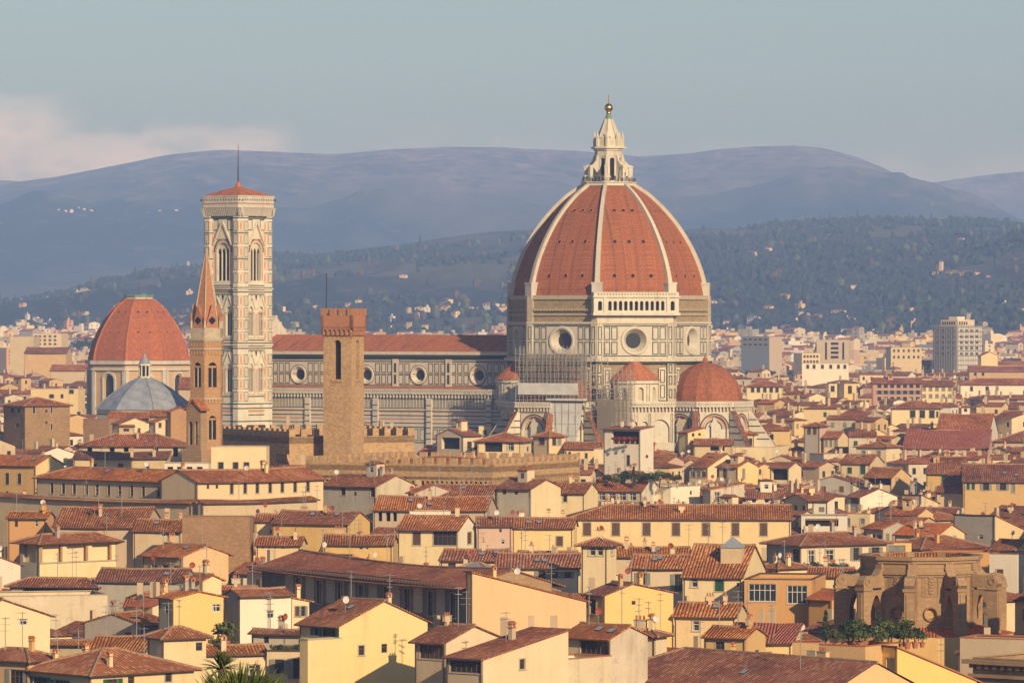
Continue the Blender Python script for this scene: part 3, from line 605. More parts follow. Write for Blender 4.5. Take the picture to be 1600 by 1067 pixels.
# nave
nv = MB(); NX0, NX1 = -106.0, -23.0; T1, T2 = 10.0, 20.0
def nave_x(px):
    t = (px-800)/F; s = ((25.8-5.03)-t*(1345-8.64))/(0.864+t*0.503); return -s
oc = [nave_x(p) for p in (467, 572, 654.5, 747)]; step = (oc[3]-oc[0])/3
oc = [oc[0]-step]+oc
fS = frame((0, -T1, 0), (1, 0, 0), (0, -1, 0)); zc = 40.1; zb0, zb1 = 37.0, 44.3
cur = NX0
for x in oc:
    patch(nv, fS, cur, x-3, zb0, 46.4, 'marble_white', 0); ring_hole(nv, fS, x-3, x+3, zb0, 43.4, x, zc, 2.25, 'marble_white'); patch(nv, fS, x-3, x+3, 43.4, 46.4, 'marble_white', 0); cur = x+3
patch(nv, fS, cur, NX1, zb0, 46.4, 'marble_white', 0)
for x in oc:
    bullseye(fS, x, zc, 2.42, 1.36, 0.08, -0.9, ('marble_clean', 'marble_white', 'glass_dark')).build('round_window', du)
    for s in (-1, 1):
        for k in range(3):
            a, b = sorted((s*(2.95+k*1.95), s*(4.5+k*1.95)))
            for z0, z1 in ((37.6, 40.2), (40.7, 43.3)): rim(nv, fS, x+a, x+b, z0, z1, 0.2, 'marble_green', 0.05); patch(nv, fS, x+a+0.42, x+b-0.42, z0+0.42, z1-0.42, 'marble_clean', 0.04)
    xm = x+step/2; nv.fbox(fS, xm-0.9, xm+0.9, 37, 45.3, -0.2, 0.4, 'marble_white')
    for z0, z1 in ((37.7, 40.2), (40.8, 43.3)): patch(nv, fS, xm-0.35, xm+0.35, z0, z1, 'marble_green', 0.44)
    ringn = 28
    for q in range(ringn):
        t0, t1 = 2*math.pi*q/ringn, 2*math.pi*(q+1)/ringn
        nv.face([fS(x+2.75*math.cos(t0), zc+2.75*math.sin(t0), 0.05), fS(x+2.75*math.cos(t1), zc+2.75*math.sin(t1), 0.05), fS(x+2.6*math.cos(t1), zc+2.6*math.sin(t1), 0.05), fS(x+2.6*math.cos(t0), zc+2.6*math.sin(t0), 0.05)], 'marble_green')
for z, h in ((37.2, 0.22), (40.33, 0.16), (43.6, 0.3)): patch(nv, fS, NX0, NX1, z, z+h, 'marble_green', 0.03)
nv.fbox(fS, NX0, NX1, 44.5, 44.9, -0.2, 0.5, 'marble_green'); nv.fbox(fS, NX0, NX1, 44.9, 45.6, -0.2, 0.95, 'marble_green'); nv.fbox(fS, NX0, NX1, 45.6, 46.5, -0.2, 1.25, 'marble_white')
fN = frame((0, T1, 0), (-1, 0, 0), (0, 1, 0)); patch(nv, fN, -NX1, -NX0, 30, 46.4, 'marble_white')
nv.face([(NX0, -T1, 0), (NX0, T1, 0), (NX0, T1, 46.4), (NX0, 0, 50.6), (NX0, -T1, 46.4)], 'marble_white')
nave = nv.build('nave', du)
nr_ = MB(); e = 1.3
for s in (-1, 1): nr_.face([(NX0-0.3, s*(T1+e), 46.5), (NX1, s*(T1+e), 46.5), (NX1, 0, 51.0), (NX0-0.3, 0, 51.0)], 'tile_roof_plain'); nr_.face([(NX0-0.3, s*(T1+e), 46.5), (NX1, s*(T1+e), 46.5), (NX1, s*T1, 46.45), (NX0-0.3, s*T1, 46.45)], 'eave_wood')
nr_.build('nave_roof', nave)
fg = MB(); fW = frame((NX0-1.2, 0, 0), (0, 1, 0), (-1, 0, 0)); gp = [(-13, 0), (13, 0), (13, 45.5), (10, 48), (0, 56.0), (-10, 48), (-13, 45.5)]
for o in (0, -1.6): fg.face([fW(u, z, o) for u, z in gp], 'marble_clean')
for (u0, z0), (u1, z1) in zip(gp, gp[1:]+gp[:1]): fg.face([fW(u0, z0, 0.2), fW(u1, z1, 0.2), fW(u1, z1, -1.8), fW(u0, z0, -1.8)], 'marble_clean')
for k in range(9):
    u = -9+k*2.25; zt = 55.6-abs(u)*0.8; fg.fbox(fW, u-0.4, u+0.4, zt-2.2, zt+0.7, -1.75, 0.3, 'marble_clean')
fg.build('facade_gable', nave)
ai = MB(); fA = frame((0, -T2, 0), (1, 0, 0), (0, -1, 0)); AX1 = -20.0
patch(ai, fA, NX0, AX1, 0, 34.1, 'marble_white')
for z, h, m in ((33.9, 0.25, 'marble_green'), (31.2, 0.25, 'marble_green'), (30.2, 0.4, 'marble_pink'), (29.2, 0.3, 'marble_green'), (28.2, 0.45, 'marble_pink'), (27.2, 0.25, 'marble_green'), (26.1, 0.3, 'marble_green'), (22.0, 0.3, 'marble_green')): patch(ai, fA, NX0, AX1, z, z+h, m, 0.05)
n = int((AX1-NX0)/1.02)
for q in range(n):
    x = NX0+q*1.02; patch(ai, fA, x+0.22, x+0.80, 31.6, 33.7, 'marble_green' if q % 1 == 0 else 'marble_clean', 0.05); patch(ai, fA, x+0.36, x+0.66, 31.75, 33.55, 'marble_grey', 0.08)
    ai.fbox(fA, x+0.1, x+0.42, 34.1, 35.1, -0.2, 0.75, 'marble_clean')
    if q % 2 == 0: rim(ai, fA, x, x+1.6, 22.6, 25.8, 0.22, 'marble_green', 0.06)
patch(ai, fA, NX0, AX1, 34.1, 35.1, 'marble_grey', 0); ai.fbox(fA, NX0, AX1, 35.1, 35.4, -9.9, 0.95, 'marble_clean'); ai.fbox(fA, NX0, AX1, 36.3, 36.55, 0.6, 1.0, 'marble_clean'); ai.fbox(fA, NX0, AX1, 30.7, 31.1, -0.1, 0.45, 'marble_white')
arched(ai, fA, NX0, AX1, 35.4, 36.3, [(NX0+0.5+q*0.66, 0.2, 35.5, 35.9) for q in range(int((AX1-NX0)/0.66)-1)], 'marble_clean', 0.2, 0.95, back='marble_grey', seg=2)
for x in [o+step/2 for o in oc]: ai.fbox(fA, x-0.8, x+0.8, 0, 34.0, -0.1, 0.7, 'marble_white'); stripes(ai, frame((0, -T2-0.7, 0), (1, 0, 0), (0, -1, 0)), x-0.8, x+0.8, [23+k*1.5 for k in range(7)])
ai.face([(NX0, -T2, 35.42), (AX1, -T2, 35.42), (AX1, -T1, 37.1), (NX0, -T1, 37.1)], 'tile_roof_plain')
ai.build('aisle', nave)
# people on the lantern terrace
def person_mesh(shirt):
    bmm = bmesh.new(); ly = bmm.verts.layers.skin.verify(); V = {}
    for nme, co_, r in (('pelvis', (0, 0, 0.92), 0.13), ('belly', (0, 0, 1.1), 0.13), ('chest', (0, 0, 1.33), 0.16), ('neck', (0, 0, 1.5), 0.06), ('head', (0, -0.02, 1.62), 0.1), ('top', (0, -0.01, 1.73), 0.08)):
        v = bmm.verts.new(co_); v[ly].radius = (r, r*0.8); V[nme] = v
    for s in (-1, 1):
        for nme, co_, r in (('hip', (0.1*s, 0, 0.86), 0.09), ('knee', (0.11*s, -0.02, 0.48), 0.065), ('ankle', (0.11*s, 0.02, 0.08), 0.045), ('toe', (0.12*s, -0.14, 0.04), 0.04), ('shoulder', (0.19*s, 0, 1.4), 0.065), ('elbow', (0.25*s, 0.02, 1.13), 0.045), ('wrist', (0.24*s, -0.12, 0.93), 0.035), ('hand', (0.23*s, -0.17, 0.86), 0.035)):
            v = bmm.verts.new(co_); v[ly].radius = (r, r); V[nme+str(s)] = v
    E_ = [('pelvis', 'belly'), ('belly', 'chest'), ('chest', 'neck'), ('neck', 'head'), ('head', 'top')]
    for s in ('-1', '1'): E_ += [('pelvis', 'hip'+s), ('hip'+s, 'knee'+s), ('knee'+s, 'ankle'+s), ('ankle'+s, 'toe'+s), ('chest', 'shoulder'+s), ('shoulder'+s, 'elbow'+s), ('elbow'+s, 'wrist'+s), ('wrist'+s, 'hand'+s)]
    for a, b in E_: bmm.edges.new((V[a], V[b]))
    V['pelvis'][ly].use_root = True
    me = bpy.data.meshes.new('person'); bmm.to_mesh(me); bmm.free()
    o = bpy.data.objects.new('tmp', me); COL.objects.link(o); o.modifiers.new('s', 'SKIN'); o.modifiers.new('d', 'SUBSURF').levels = 1
    dg = bpy.context.evaluated_depsgraph_get(); dg.update(); me2 = bpy.data.meshes.new_from_object(o.evaluated_get(dg)); bpy.data.objects.remove(o)
    me2.materials.clear()
    for m in ('skin', shirt, 'cloth_dark', 'hair'): me2.materials.append(MATS[m])
    for p in me2.polygons:
        z = p.center.z; x = abs(p.center.x); p.material_index = 3 if z > 1.66 or (z > 1.56 and p.center.y > 0.03) else 0 if z > 1.47 or (x > 0.17 and z < 1.0 and z > 0.78) else 1 if z > 0.95 else 2
    return me2
PM = [person_mesh(c) for c in ('cloth_dark', 'cloth_red', 'cloth_pale')]
M0 = Matrix.Translation(DO) @ Matrix.Rotation(DROT, 4, 'Z')
WHO = ['standing at the left end of the railing', 'in the pair of dark coats near the left end', 'second from the left end', 'left of the first buttress', 'beside the first buttress', 'right of the left buttress', 'before the tall left lantern window', 'before the central pier of the lantern', 'right of the central pier', 'near the right buttress', 'left of the right end pair', 'at the right end of the railing']
for k, (lx, c) in enumerate(zip((-6.6, -6.0, -5.6, -4.4, -3.5, -2.6, -1.6, 0.3, 1.6, 3.6, 4.8, 6.2), (0, 0, 0, 2, 0, 0, 1, 2, 0, 2, 0, 2))):
    # along the front edge of the octagonal terrace
    ca, sa = math.cos(rad(30.2)), math.sin(rad(30.2)); best = None
    for q in range(400):
        d = q*0.02; wx, wy = lx, -d; x, y = wx*ca-wy*sa, wx*sa+wy*ca
        ang = (math.degrees(math.atan2(y, x))) % 45; ang = min(abs(ang), abs(ang-45)); r = math.hypot(x, y)*math.cos(rad(((math.degrees(math.atan2(y, x))+22.5) % 45)-22.5))
        if r <= 6.45: best = (x, y)
    if best is None: best = (lx*ca, lx*sa)
    p = M0 @ Vector((best[0], best[1], 91.75)); link('person', PM[c], None, p, rnd.uniform(-0.7, 0.7), label=('person in dark clothes ' if c == 0 else 'person in a red top ' if c == 1 else 'person in pale clothes ')+WHO[k], category='person', group='people on the lantern terrace')

# ------------------------------------------------------------------ scaffolding on the south tribune
sc_ = thing('scaffolding', 'grey tube scaffolding with white sheeting and brown netting against the cathedral drum', 'scaffolding', DO, DROT)
po = MB(); dk = MB(); r = random.Random(5)
def cage(x0, x1, y0, y1, z0, z1, dx, dz):
    xs = [x0+(x1-x0)*i/round((x1-x0)/dx) for i in range(round((x1-x0)/dx)+1)]; zs = [z0+dz*i for i in range(int((z1-z0)/dz)+1)]
    for y in (y0, y1):
        for x in xs: po.tube((x, y, z0-(1 if y == y0 else 0)), (x, y, z1+r.uniform(0, 1.0)), 0.07, 'scaffold_steel')
        for z in zs: po.tube((x0, y, z), (x1, y, z), 0.06, 'scaffold_steel'); po.tube((x0, y, z+1), (x1, y, z+1), 0.045, 'scaffold_steel')
        for i in range(0, len(xs)-1, 2): po.tube((xs[i], y, zs[0]), (xs[i+1], y, zs[-1]), 0.05, 'scaffold_steel')
    for z in zs:
        for x in xs: po.tube((x, y0, z), (x, y1, z), 0.05, 'scaffold_steel')
        if r.random() < 0.8: dk.box(x0, x1, y0+0.1, y0+0.9, z+0.05, z+0.12, 'planks')
cage(-5.5, 15.5, -40.0, -37.5, 34.2, 47.4, 1.15, 1.7); cage(-5.5, -3.5, -37, -26, 34.2, 46, 1.6, 1.9); cage(13.5, 15.4, -37, -28, 30, 46, 1.5, 1.9)
cage(15.6, 24.5, -34.0, -31.5, 18, 36.5, 1.3, 1.8)
cage(17.5, 25.0, -33.0, -31.0, 20, 42.0, 1.3, 1.9)
po.build('poles', sc_); dk.build('deck', sc_)
nt = MB(); nt.face([(15.6, -34.2, 16), (24.5, -34.2, 16), (24.5, -34.2, 34.5), (15.6, -34.2, 34.5)], 'netting'); nt.face([(24.5, -34.2, 16), (24.55, -31.5, 16), (24.55, -31.5, 34.5), (24.5, -34.2, 34.5)], 'netting'); nt.build('netting', sc_)
n2 = MB(); n2.face([(-5, -37.4, 39.0), (14.5, -37.4, 39.0), (14.5, -37.4, 46.0), (-5, -37.4, 46.0)], 'netting'); n2.build('netting', sc_)
ws = MB(); ws.box(-4.6, 13.2, -40.3, -40.15, 35.6, 38.6, 'sheet_white')
ws.build('sheeting', sc_)
w2 = MB(); fr = frame((4.6, -40.6, 0), (1, 0, 0), (0, -1, 0)); prof = [(34.0, 0.0, 10.3), (28.0, 0.4, 9.7), (25.2, 1.0, 8.6), (18, 1.3, 8.2), (12, 1.3, 8.2)]
for (z0, a0, b0), (z1, a1, b1) in zip(prof, prof[1:]):
    for k in range(5):
        p = lambda z, a, b, t, o: fr(a+(b-a)*t, z, o)
        for o in (0, -0.15): w2.face([p(z1, a1, b1, k/5+0.01, o), p(z1, a1, b1, (k+1)/5-0.01, o), p(z0, a0, b0, (k+1)/5-0.01, o), p(z0, a0, b0, k/5+0.01, o)], 'sheet_white')
for k in range(1, 5): w2.fbox(fr, 10.3*k/5-0.06, 10.3*k/5+0.06, 25, 34, -0.1, 0.05, 'metal_grey')
for z in (31, 28, 25, 22, 19, 16): w2.fbox(fr, 1, 9.4, z, z+0.1, -0.1, 0.04, 'metal_grey')
w2.fbox(fr, -0.5, 10.8, 34.1, 34.7, -1.5, 0.4, 'frame_white'); w2.fbox(fr, -0.5, 10.8, 33.6, 34.05, -1.3, 0.2, 'metal_dark'); w2.build('sheeting', sc_)

# ------------------------------------------------------------------ bell tower of the cathedral
CB = Vector((-74.4, 1368.0, 0)); ca = thing('bell_tower', 'tall square marble bell tower banded in white, green and pink, with traceried windows', 'bell tower', CB, rad(-37))
S = 6.35; TZ = [0, 24.5, 31.8, 35.2, 46.5, 50.8, 62.0, 64.0, 82.6]
bd = MB()
def face_fr(k, off): a = rad(90*k-90); n = Vector((math.cos(a), math.sin(a), 0)); return frame(n*off, (-n.y, n.x, 0), n)
gothic = []
for k in range(4):
    fr = face_fr(k, S); w = S-0.2
    ops2 = lambda zb, zs: [(-2.1, 1.0, zb, zs), (2.1, 1.0, zb, zs)]
    patch(bd, fr, -w, w, 0, 31.8, 'marble_clean'); arched(bd, fr, -w, w, 31.8, 48.0, ops2(35.6, 41.8), 'marble_clean', 0.9, 0, 1.35, 'dark_inside'); arched(bd, fr, -w, w, 48.0, 63.2, ops2(50.8, 57.3), 'marble_clean', 0.9, 0, 1.35, 'dark_inside')
    arched(bd, fr, -w, w, 63.2, 83.0, [(0, 2.15, 65.6, 73.3)], 'marble_clean', 1.1, 0, 1.2, 'dark_inside')
    for zz in (35.6, 50.8):
        for c in (-2.1, 2.1):
            bd.fbox(fr, c-0.12, c+0.12, zz, zz+6.6, -0.6, -0.3, 'marble_clean'); bd.face([fr(c-0.95, zz+6.4, -0.45), fr(c+0.95, zz+6.4, -0.45), fr(c+0.6, zz+7.3, -0.45), fr(c, zz+7.7, -0.45), fr(c-0.6, zz+7.3, -0.45)], 'marble_white')
            rim(bd, fr, c-1.6, c+1.6, zz-0.8, zz+6.2, 0.18, 'marble_pink', 0.04)
            for s in (-1, 1): bd.hexa([fr(c+s*1.65-0.2, zz+7.2, 0.05), fr(c+s*1.65+0.2, zz+7.2, 0.05), fr(c+s*1.65+0.2, zz+7.2, 0.3), fr(c+s*1.65-0.2, zz+7.2, 0.3), fr(c-0.2, zz+10.8, 0.05), fr(c+0.2, zz+10.8, 0.05), fr(c+0.2, zz+10.8, 0.3), fr(c-0.2, zz+10.8, 0.3)], 'marble_white')
        rim(bd, fr, -4.3, 4.3, zz-1.4, zz+11.3, 0.28, 'marble_green', 0.05)
        for u in (-3.6, -1.9, 0, 1.9, 3.6): bd.face([fr(u-0.5, zz+10.9, 0.04), fr(u+0.5, zz+10.9, 0.04), fr(u, zz+9.3, 0.04)], 'marble_green')
        for u in (-3.95, 3.95, 0): patch(bd, fr, u-0.16, u+0.16, zz, zz+6, 'marble_pink', 0.05)
    for u in (-0.72, 0.72): bd.fbox(fr, u-0.14, u+0.14, 65.6, 73.6, -0.7, -0.35, 'marble_clean')
    tr_ = [(2.1*math.cos(rad(q)), 73.4+2.5*math.sin(rad(q))) for q in range(0, 181, 20)]; bd.face([fr(u, z, -0.5) for u, z in tr_], 'marble_white')
    for u in (-1.42, 0, 1.42): bd.face([fr(u-0.5, 73.35, -0.46), fr(u+0.5, 73.35, -0.46), fr(u+0.3, 74.1, -0.46), fr(u, 74.4, -0.46), fr(u-0.3, 74.1, -0.46)], 'dark_inside')
    for rr, m in ((2.5, 'marble_white'), (2.9, 'marble_pink'), (3.2, 'marble_green')):
        for q in range(12):
            t0, t1 = math.pi*q/12, math.pi*(q+1)/12; rb_ = rr-0.25
            bd.face([fr(rr*math.cos(t0), 73.3+1.2*rr*math.sin(t0), 0.08), fr(rr*math.cos(t1), 73.3+1.2*rr*math.sin(t1), 0.08), fr(rb_*math.cos(t1), 73.3+1.2*rb_*math.sin(t1), 0.08), fr(rb_*math.cos(t0), 73.3+1.2*rb_*math.sin(t0), 0.08)], m)
    for s in (-1, 1): bd.hexa([fr(s*3.3-0.25, 75.2, 0.05), fr(s*3.3+0.25, 75.2, 0.05), fr(s*3.3+0.25, 75.2, 0.5), fr(s*3.3-0.25, 75.2, 0.5), fr(-0.25, 81.6, 0.05), fr(0.25, 81.6, 0.05), fr(0.25, 81.6, 0.5), fr(-0.25, 81.6, 0.5)], 'marble_white'); rim(bd, fr, *sorted((s*3.9, s*1.6)), 79.2, 82.2, 0.22, 'marble_green', 0.05); patch(bd, fr, *sorted((s*4.15, s*3.75)), 65.5, 73, 'marble_pink', 0.05); patch(bd, fr, *sorted((s*2.75, s*2.45)), 65.5, 73, 'marble_pink', 0.05)
    bd.face([fr(-2.4, 76.6, 0.06), fr(2.4, 76.6, 0.06), fr(0, 81.0, 0.06)], 'marble_pink'); bd.face([fr(-1.9, 76.9, 0.09), fr(1.9, 76.9, 0.09), fr(0, 80.3, 0.09)], 'marble_clean')
    rim(bd, fr, -4.5, 4.5, 64.2, 82.5, 0.25, 'marble_green', 0.05)
    for z in (25, 27.5, 29.2, 31.0, 32.2, 47.2, 48.6, 62.4, 63.6, 82.7): patch(bd, fr, -w, w, z, z+0.28, 'marble_green', 0.06)
    for z in (26.1, 30.1, 47.8, 63.0): patch(bd, fr, -w, w, z, z+0.6, 'marble_pink', 0.05)
    for q in range(8): rim(bd, fr, -4.4+q*1.1, -3.5+q*1.1, 18.5, 24.2, 0.14, 'marble_green', 0.05)
    for z in (48.1, 63.3): bd.fbox(fr, -w, w, z, z+0.35, -0.1, 0.5, 'marble_white')
for sx in (-1, 1):
    for sy in (-1, 1):
        c = (sx*(S-1.3), sy*(S-1.3)); bd.prism(octpoly(2.25, c), 0, 83.0, 'marble_clean')
        for i in range(8):
            fr = octfr(i, 2.25, c); ww = 2.25*math.sin(rad(22.5))
            for zs in (33, 36.3, 39.6, 43, 49.2, 52.4, 55.6, 58.8, 65, 68.5, 72, 75.5, 79):
                rim(bd, fr, -ww+0.12, ww-0.12, zs, zs+2.7, 0.17, 'marble_green' if i % 2 == 0 else 'marble_pink', 0.03); patch(bd, fr, -0.2, 0.2, zs+0.4, zs+2.3, 'marble_pink' if i % 2 else 'marble_grey', 0.04)
            for z in (25, 27.5, 31, 32.2, 47.2, 48.6, 62.4, 63.6, 71.4, 78.4, 82.4): patch(bd, fr, -ww, ww, z, z+0.3, 'marble_green', 0.04)
        for z in (48.1, 63.3): bd.prism(octpoly(2.6, c), z, z+0.35, 'marble_white')
bd.build('tower_body', ca)
pa = MB()
for k in range(4):
    fr = face_fr(k, S+0.25); wd = S+0.95
    for q in range(22): u = -wd+0.2+q*(2*wd/22); pa.hexa([fr(u, 83.0, 0), fr(u+0.36, 83.0, 0), fr(u+0.36, 83.0, -0.5), fr(u, 83.0, -0.5), fr(u, 85.4, 0.75), fr(u+0.36, 85.4, 0.75), fr(u+0.36, 85.4, -0.5), fr(u, 85.4, -0.5)], 'marble_clean')
    pa.fbox(fr, -wd, wd, 83.2, 85.2, -0.5, 0.02, 'marble_grey'); patch(pa, fr, -wd, wd, 83.4, 84.2, 'marble_pink', 0.05)
for z0, z1, e_, m in ((82.8, 83.1, 0.5, 'marble_green'), (85.4, 86.2, 1.05, 'marble_clean'), (86.2, 86.6, 0.95, 'marble_pink'), (86.6, 88.2, 1.1, 'marble_clean'), (88.2, 88.6, 1.25, 'marble_white')):
    h_ = S+e_; pa.prism([(-h_+1.2, -h_), (h_-1.2, -h_), (h_, -h_+1.2), (h_, h_-1.2), (h_-1.2, h_), (-h_+1.2, h_), (-h_, h_-1.2), (-h_, -h_+1.2)], z0, z1, m)
for k in range(4):
    fr = face_fr(k, S+1.1)
    for q in range(15): patch(pa, fr, -7+q*0.98, -6.6+q*0.98, 87.2, 87.7, 'marble_green', 0.03)
pa.build('parapet', ca)
rf = MB(); rf.face
for k in range(4):
    fr = face_fr(k, S+0.6); rf.face([fr(-S-.6, 88.62), fr(S+.6, 88.62), (0, 0, 91.4)], 'tile_roof_plain')
rf.lathe([(0.9, 90.6), (0.75, 92.0), (0.1, 92.6)], 6, 'tile_roof_plain'); rf.build('roof', ca)
pm = MB(); pm.tube((0, 0, 92), (0, 0, 102.8), 0.22, 'metal_dark', 6, 0.06); pm.build('flagpole', ca)

# ------------------------------------------------------------------ slim hexagonal church tower
def hexfr(i, Rr): a = rad(60*i); n = Vector((math.cos(a), math.sin(a), 0)); return frame(n*(Rr*math.cos(rad(30))), (-n.y, n.x, 0), n)
bP = px2w(322.5, 640, 1015); bP.z = 0
ba = thing('church_tower', 'slender hexagonal brick church tower with a pointed red spire before the marble bell tower', 'church tower', bP, rad(-63))
b = MB(); RH = 3.55; w = RH*0.5
for i in range(6):
    fr = hexfr(i, RH); arched(b, fr, -w, w, 0, 38.6, [(0, 0.78, 31.0, 35.0)], 'brick_orange', 0.4, 0, 1.0, 'dark_inside'); arched(b, fr, -w, w, 38.6, 49.0, [(0, 0.9, 41.5, 45.6)], 'brick_orange', 0.4, 0, 1.0, 'dark_inside')
    for z in (31.0, 41.5): b.fbox(fr, -0.1, 0.1, z, z+4.2, -0.35, -0.15, 'trim_stone'); b.fbox(fr, -0.85, 0.85, z+3.9, z+4.3, -0.3, -0.1, 'brick_orange')
    for z in (39.0, 49.0, 50.6): b.fbox(fr, -w-0.1, w+0.1, z, z+0.35, -0.2, 0.22, 'trim_stone')
    for z in (38.2, 48.0, 49.6):
        for q in range(5): b.fbox(fr, -w+0.15+q*0.7, -w+0.5+q*0.7, z, z+0.8, -0.2, 0.16, 'brick_orange')
    b.fbox(fr, -w-0.2, w+0.2, 50.9, 51.3, -0.4, 0.4, 'trim_stone'); b.fbox(fr, -w, w, 49.0, 51, -0.4, 0.05, 'brick_orange')
b.prism(octpoly(RH-0.1, n=6, a0=30), 51.2, 53.4, 'trim_stone'); b.build('tower_body', ba)
s = MB(); s.lathe([(2.95, 53.3), (1.55, 61.3), (0.08, 69.4)], 6, 'brick_red', rad(30), rad(390))
for i in range(6):
    a = rad(60*i+30); p = [(2.98*math.cos(a), 2.98*math.sin(a), 53.3), (1.58*math.cos(a), 1.58*math.sin(a), 61.3), (0.05, 0, 69.6)]; s.tube(p[0], p[1], 0.16, 'trim_stone'); s.tube(p[1], p[2], 0.16, 'trim_stone', 4, 0.06)
s.tube((0, 0, 69.3), (0, 0, 71), 0.06, 'metal_dark'); s.build('spire', ba)
for i in range(6):
    gfr = hexfr(i, RH-0.25); gm = MB(); gm.face([gfr(-1.45, 53.3), gfr(1.45, 53.3), gfr(0, 58.2)], 'brick_red'); gm.face([gfr(-1.45, 53.3), gfr(0, 58.2), gfr(0, 57.6, -1.5), gfr(-1.2, 53.3, -0.4)], 'brick_red'); gm.face([gfr(1.45, 53.3), gfr(0, 58.2), gfr(0, 57.6, -1.5), gfr(1.2, 53.3, -0.4)], 'brick_red')
    for du_, dz in ((0, 0.38), (0, -0.38), (0.38, 0), (-0.38, 0)): gm.face([gfr(du_+0.4*math.cos(q*0.785), 54.9+dz+0.4*math.sin(q*0.785), 0.03) for q in range(8)], 'dark_inside')
    gm.build('gablet', ba); p = hexfr(i+0.5, RH+0.2); pn_ = MB(); pn_.tube(p(0, 53.3, 0.1), p(0, 54.8, 0.1), 0.3, 'trim_stone', 4); pn_.tube(p(0, 54.8, 0.1), p(0, 56.6, 0.1), 0.34, 'brick_red', 4, 0.03); pn_.build('pinnacle', ba)

# ------------------------------------------------------------------ crenellated stone tower and palace
def crenel(mb, fr, u0, u1, z, mat, mw=1.5, gap=1.3, h=1.5, th=0.7, inner=None):
    mb.fbox(fr, u0, u1, z-1.4, z, -th, 0, mat); n = max(1, round((u1-u0)/(mw+gap))); st = (u1-u0+gap)/n
    for q in range(n): mb.fbox(fr, u0+q*st, min(u1, u0+q*st+mw), z, z+h, -th+0.02, -0.02, mat)
def corbels(mb, fr, u0, u1, z0, z1, out_, mat, st=0.95):
    n = max(2, round((u1-u0)/st)); s_ = (u1-u0)/n
    arched(mb, fr, u0, u1, z0+(z1-z0)*0.25, z1, [(u0+(q+0.5)*s_, s_*0.33, z0+(z1-z0)*0.25, z0+(z1-z0)*0.62) for q in range(n)], mat, 0.5, out_, 1.0, 'dark_inside', 3)
    for q in range(n+1): u = u0+q*s_; mb.hexa([fr(u-0.14, z0, 0), fr(u+0.14, z0, 0), fr(u+0.14, z0, -0.2), fr(u-0.14, z0, -0.2), fr(u-0.14, z0+(z1-z0)*0.5, out_), fr(u+0.14, z0+(z1-z0)*0.5, out_), fr(u+0.14, z0+(z1-z0)*0.5, -0.2), fr(u-0.14, z0+(z1-z0)*0.5, -0.2)], mat)
tP = px2w(537, 600, 1006); tP.z = 0
vt = thing('stone_tower', 'square brown stone tower with red crenellated top and tall arched openings', 'tower', tP, rad(-22.7))
t = MB(); tw = 3.05
for k in range(4):
    fr = face_fr(k, tw); arched(t, fr, -tw, tw, 0, 53.0, [(0, 0.8, 43.2, 50.2)], 'stone_rubble', 1.0, 0, 1.0, 'dark_inside'); t.fbox(fr, -1.2, 1.2, 42.6, 43.2, -0.3, 0.2, 'stone_rubble')
t.build('tower_body', vt)
t = MB()
for k in range(4):
    fr = face_fr(k, tw+0.4); ww = tw+0.4; corbels(t, face_fr(k, tw), -tw, tw, 51.4, 53.6, 0.4, 'brick_red', 1.0); t.fbox(fr, -ww, ww, 53.4, 55.9, -0.6, 0, 'brick_red')
    for q in range(4): u = -ww+q*(2*ww-1.1)/3; t.fbox(fr, u, u+1.1, 55.9, 57.3, -0.55, -0.02, 'brick_red')
    for q in range(3): u = -ww+1.25+q*(2*ww-1.1)/3; t.fbox(fr, u+0.2, u+0.75, 55.9, 57.0, -0.5, -0.4, 'copper_green')
t.build('battlement', vt); pm = MB(); pm.tube((-2.6, -2.6, 55.5), (-2.6, -2.6, 64.3), 0.09, 'metal_dark'); pm.build('flagpole', vt)
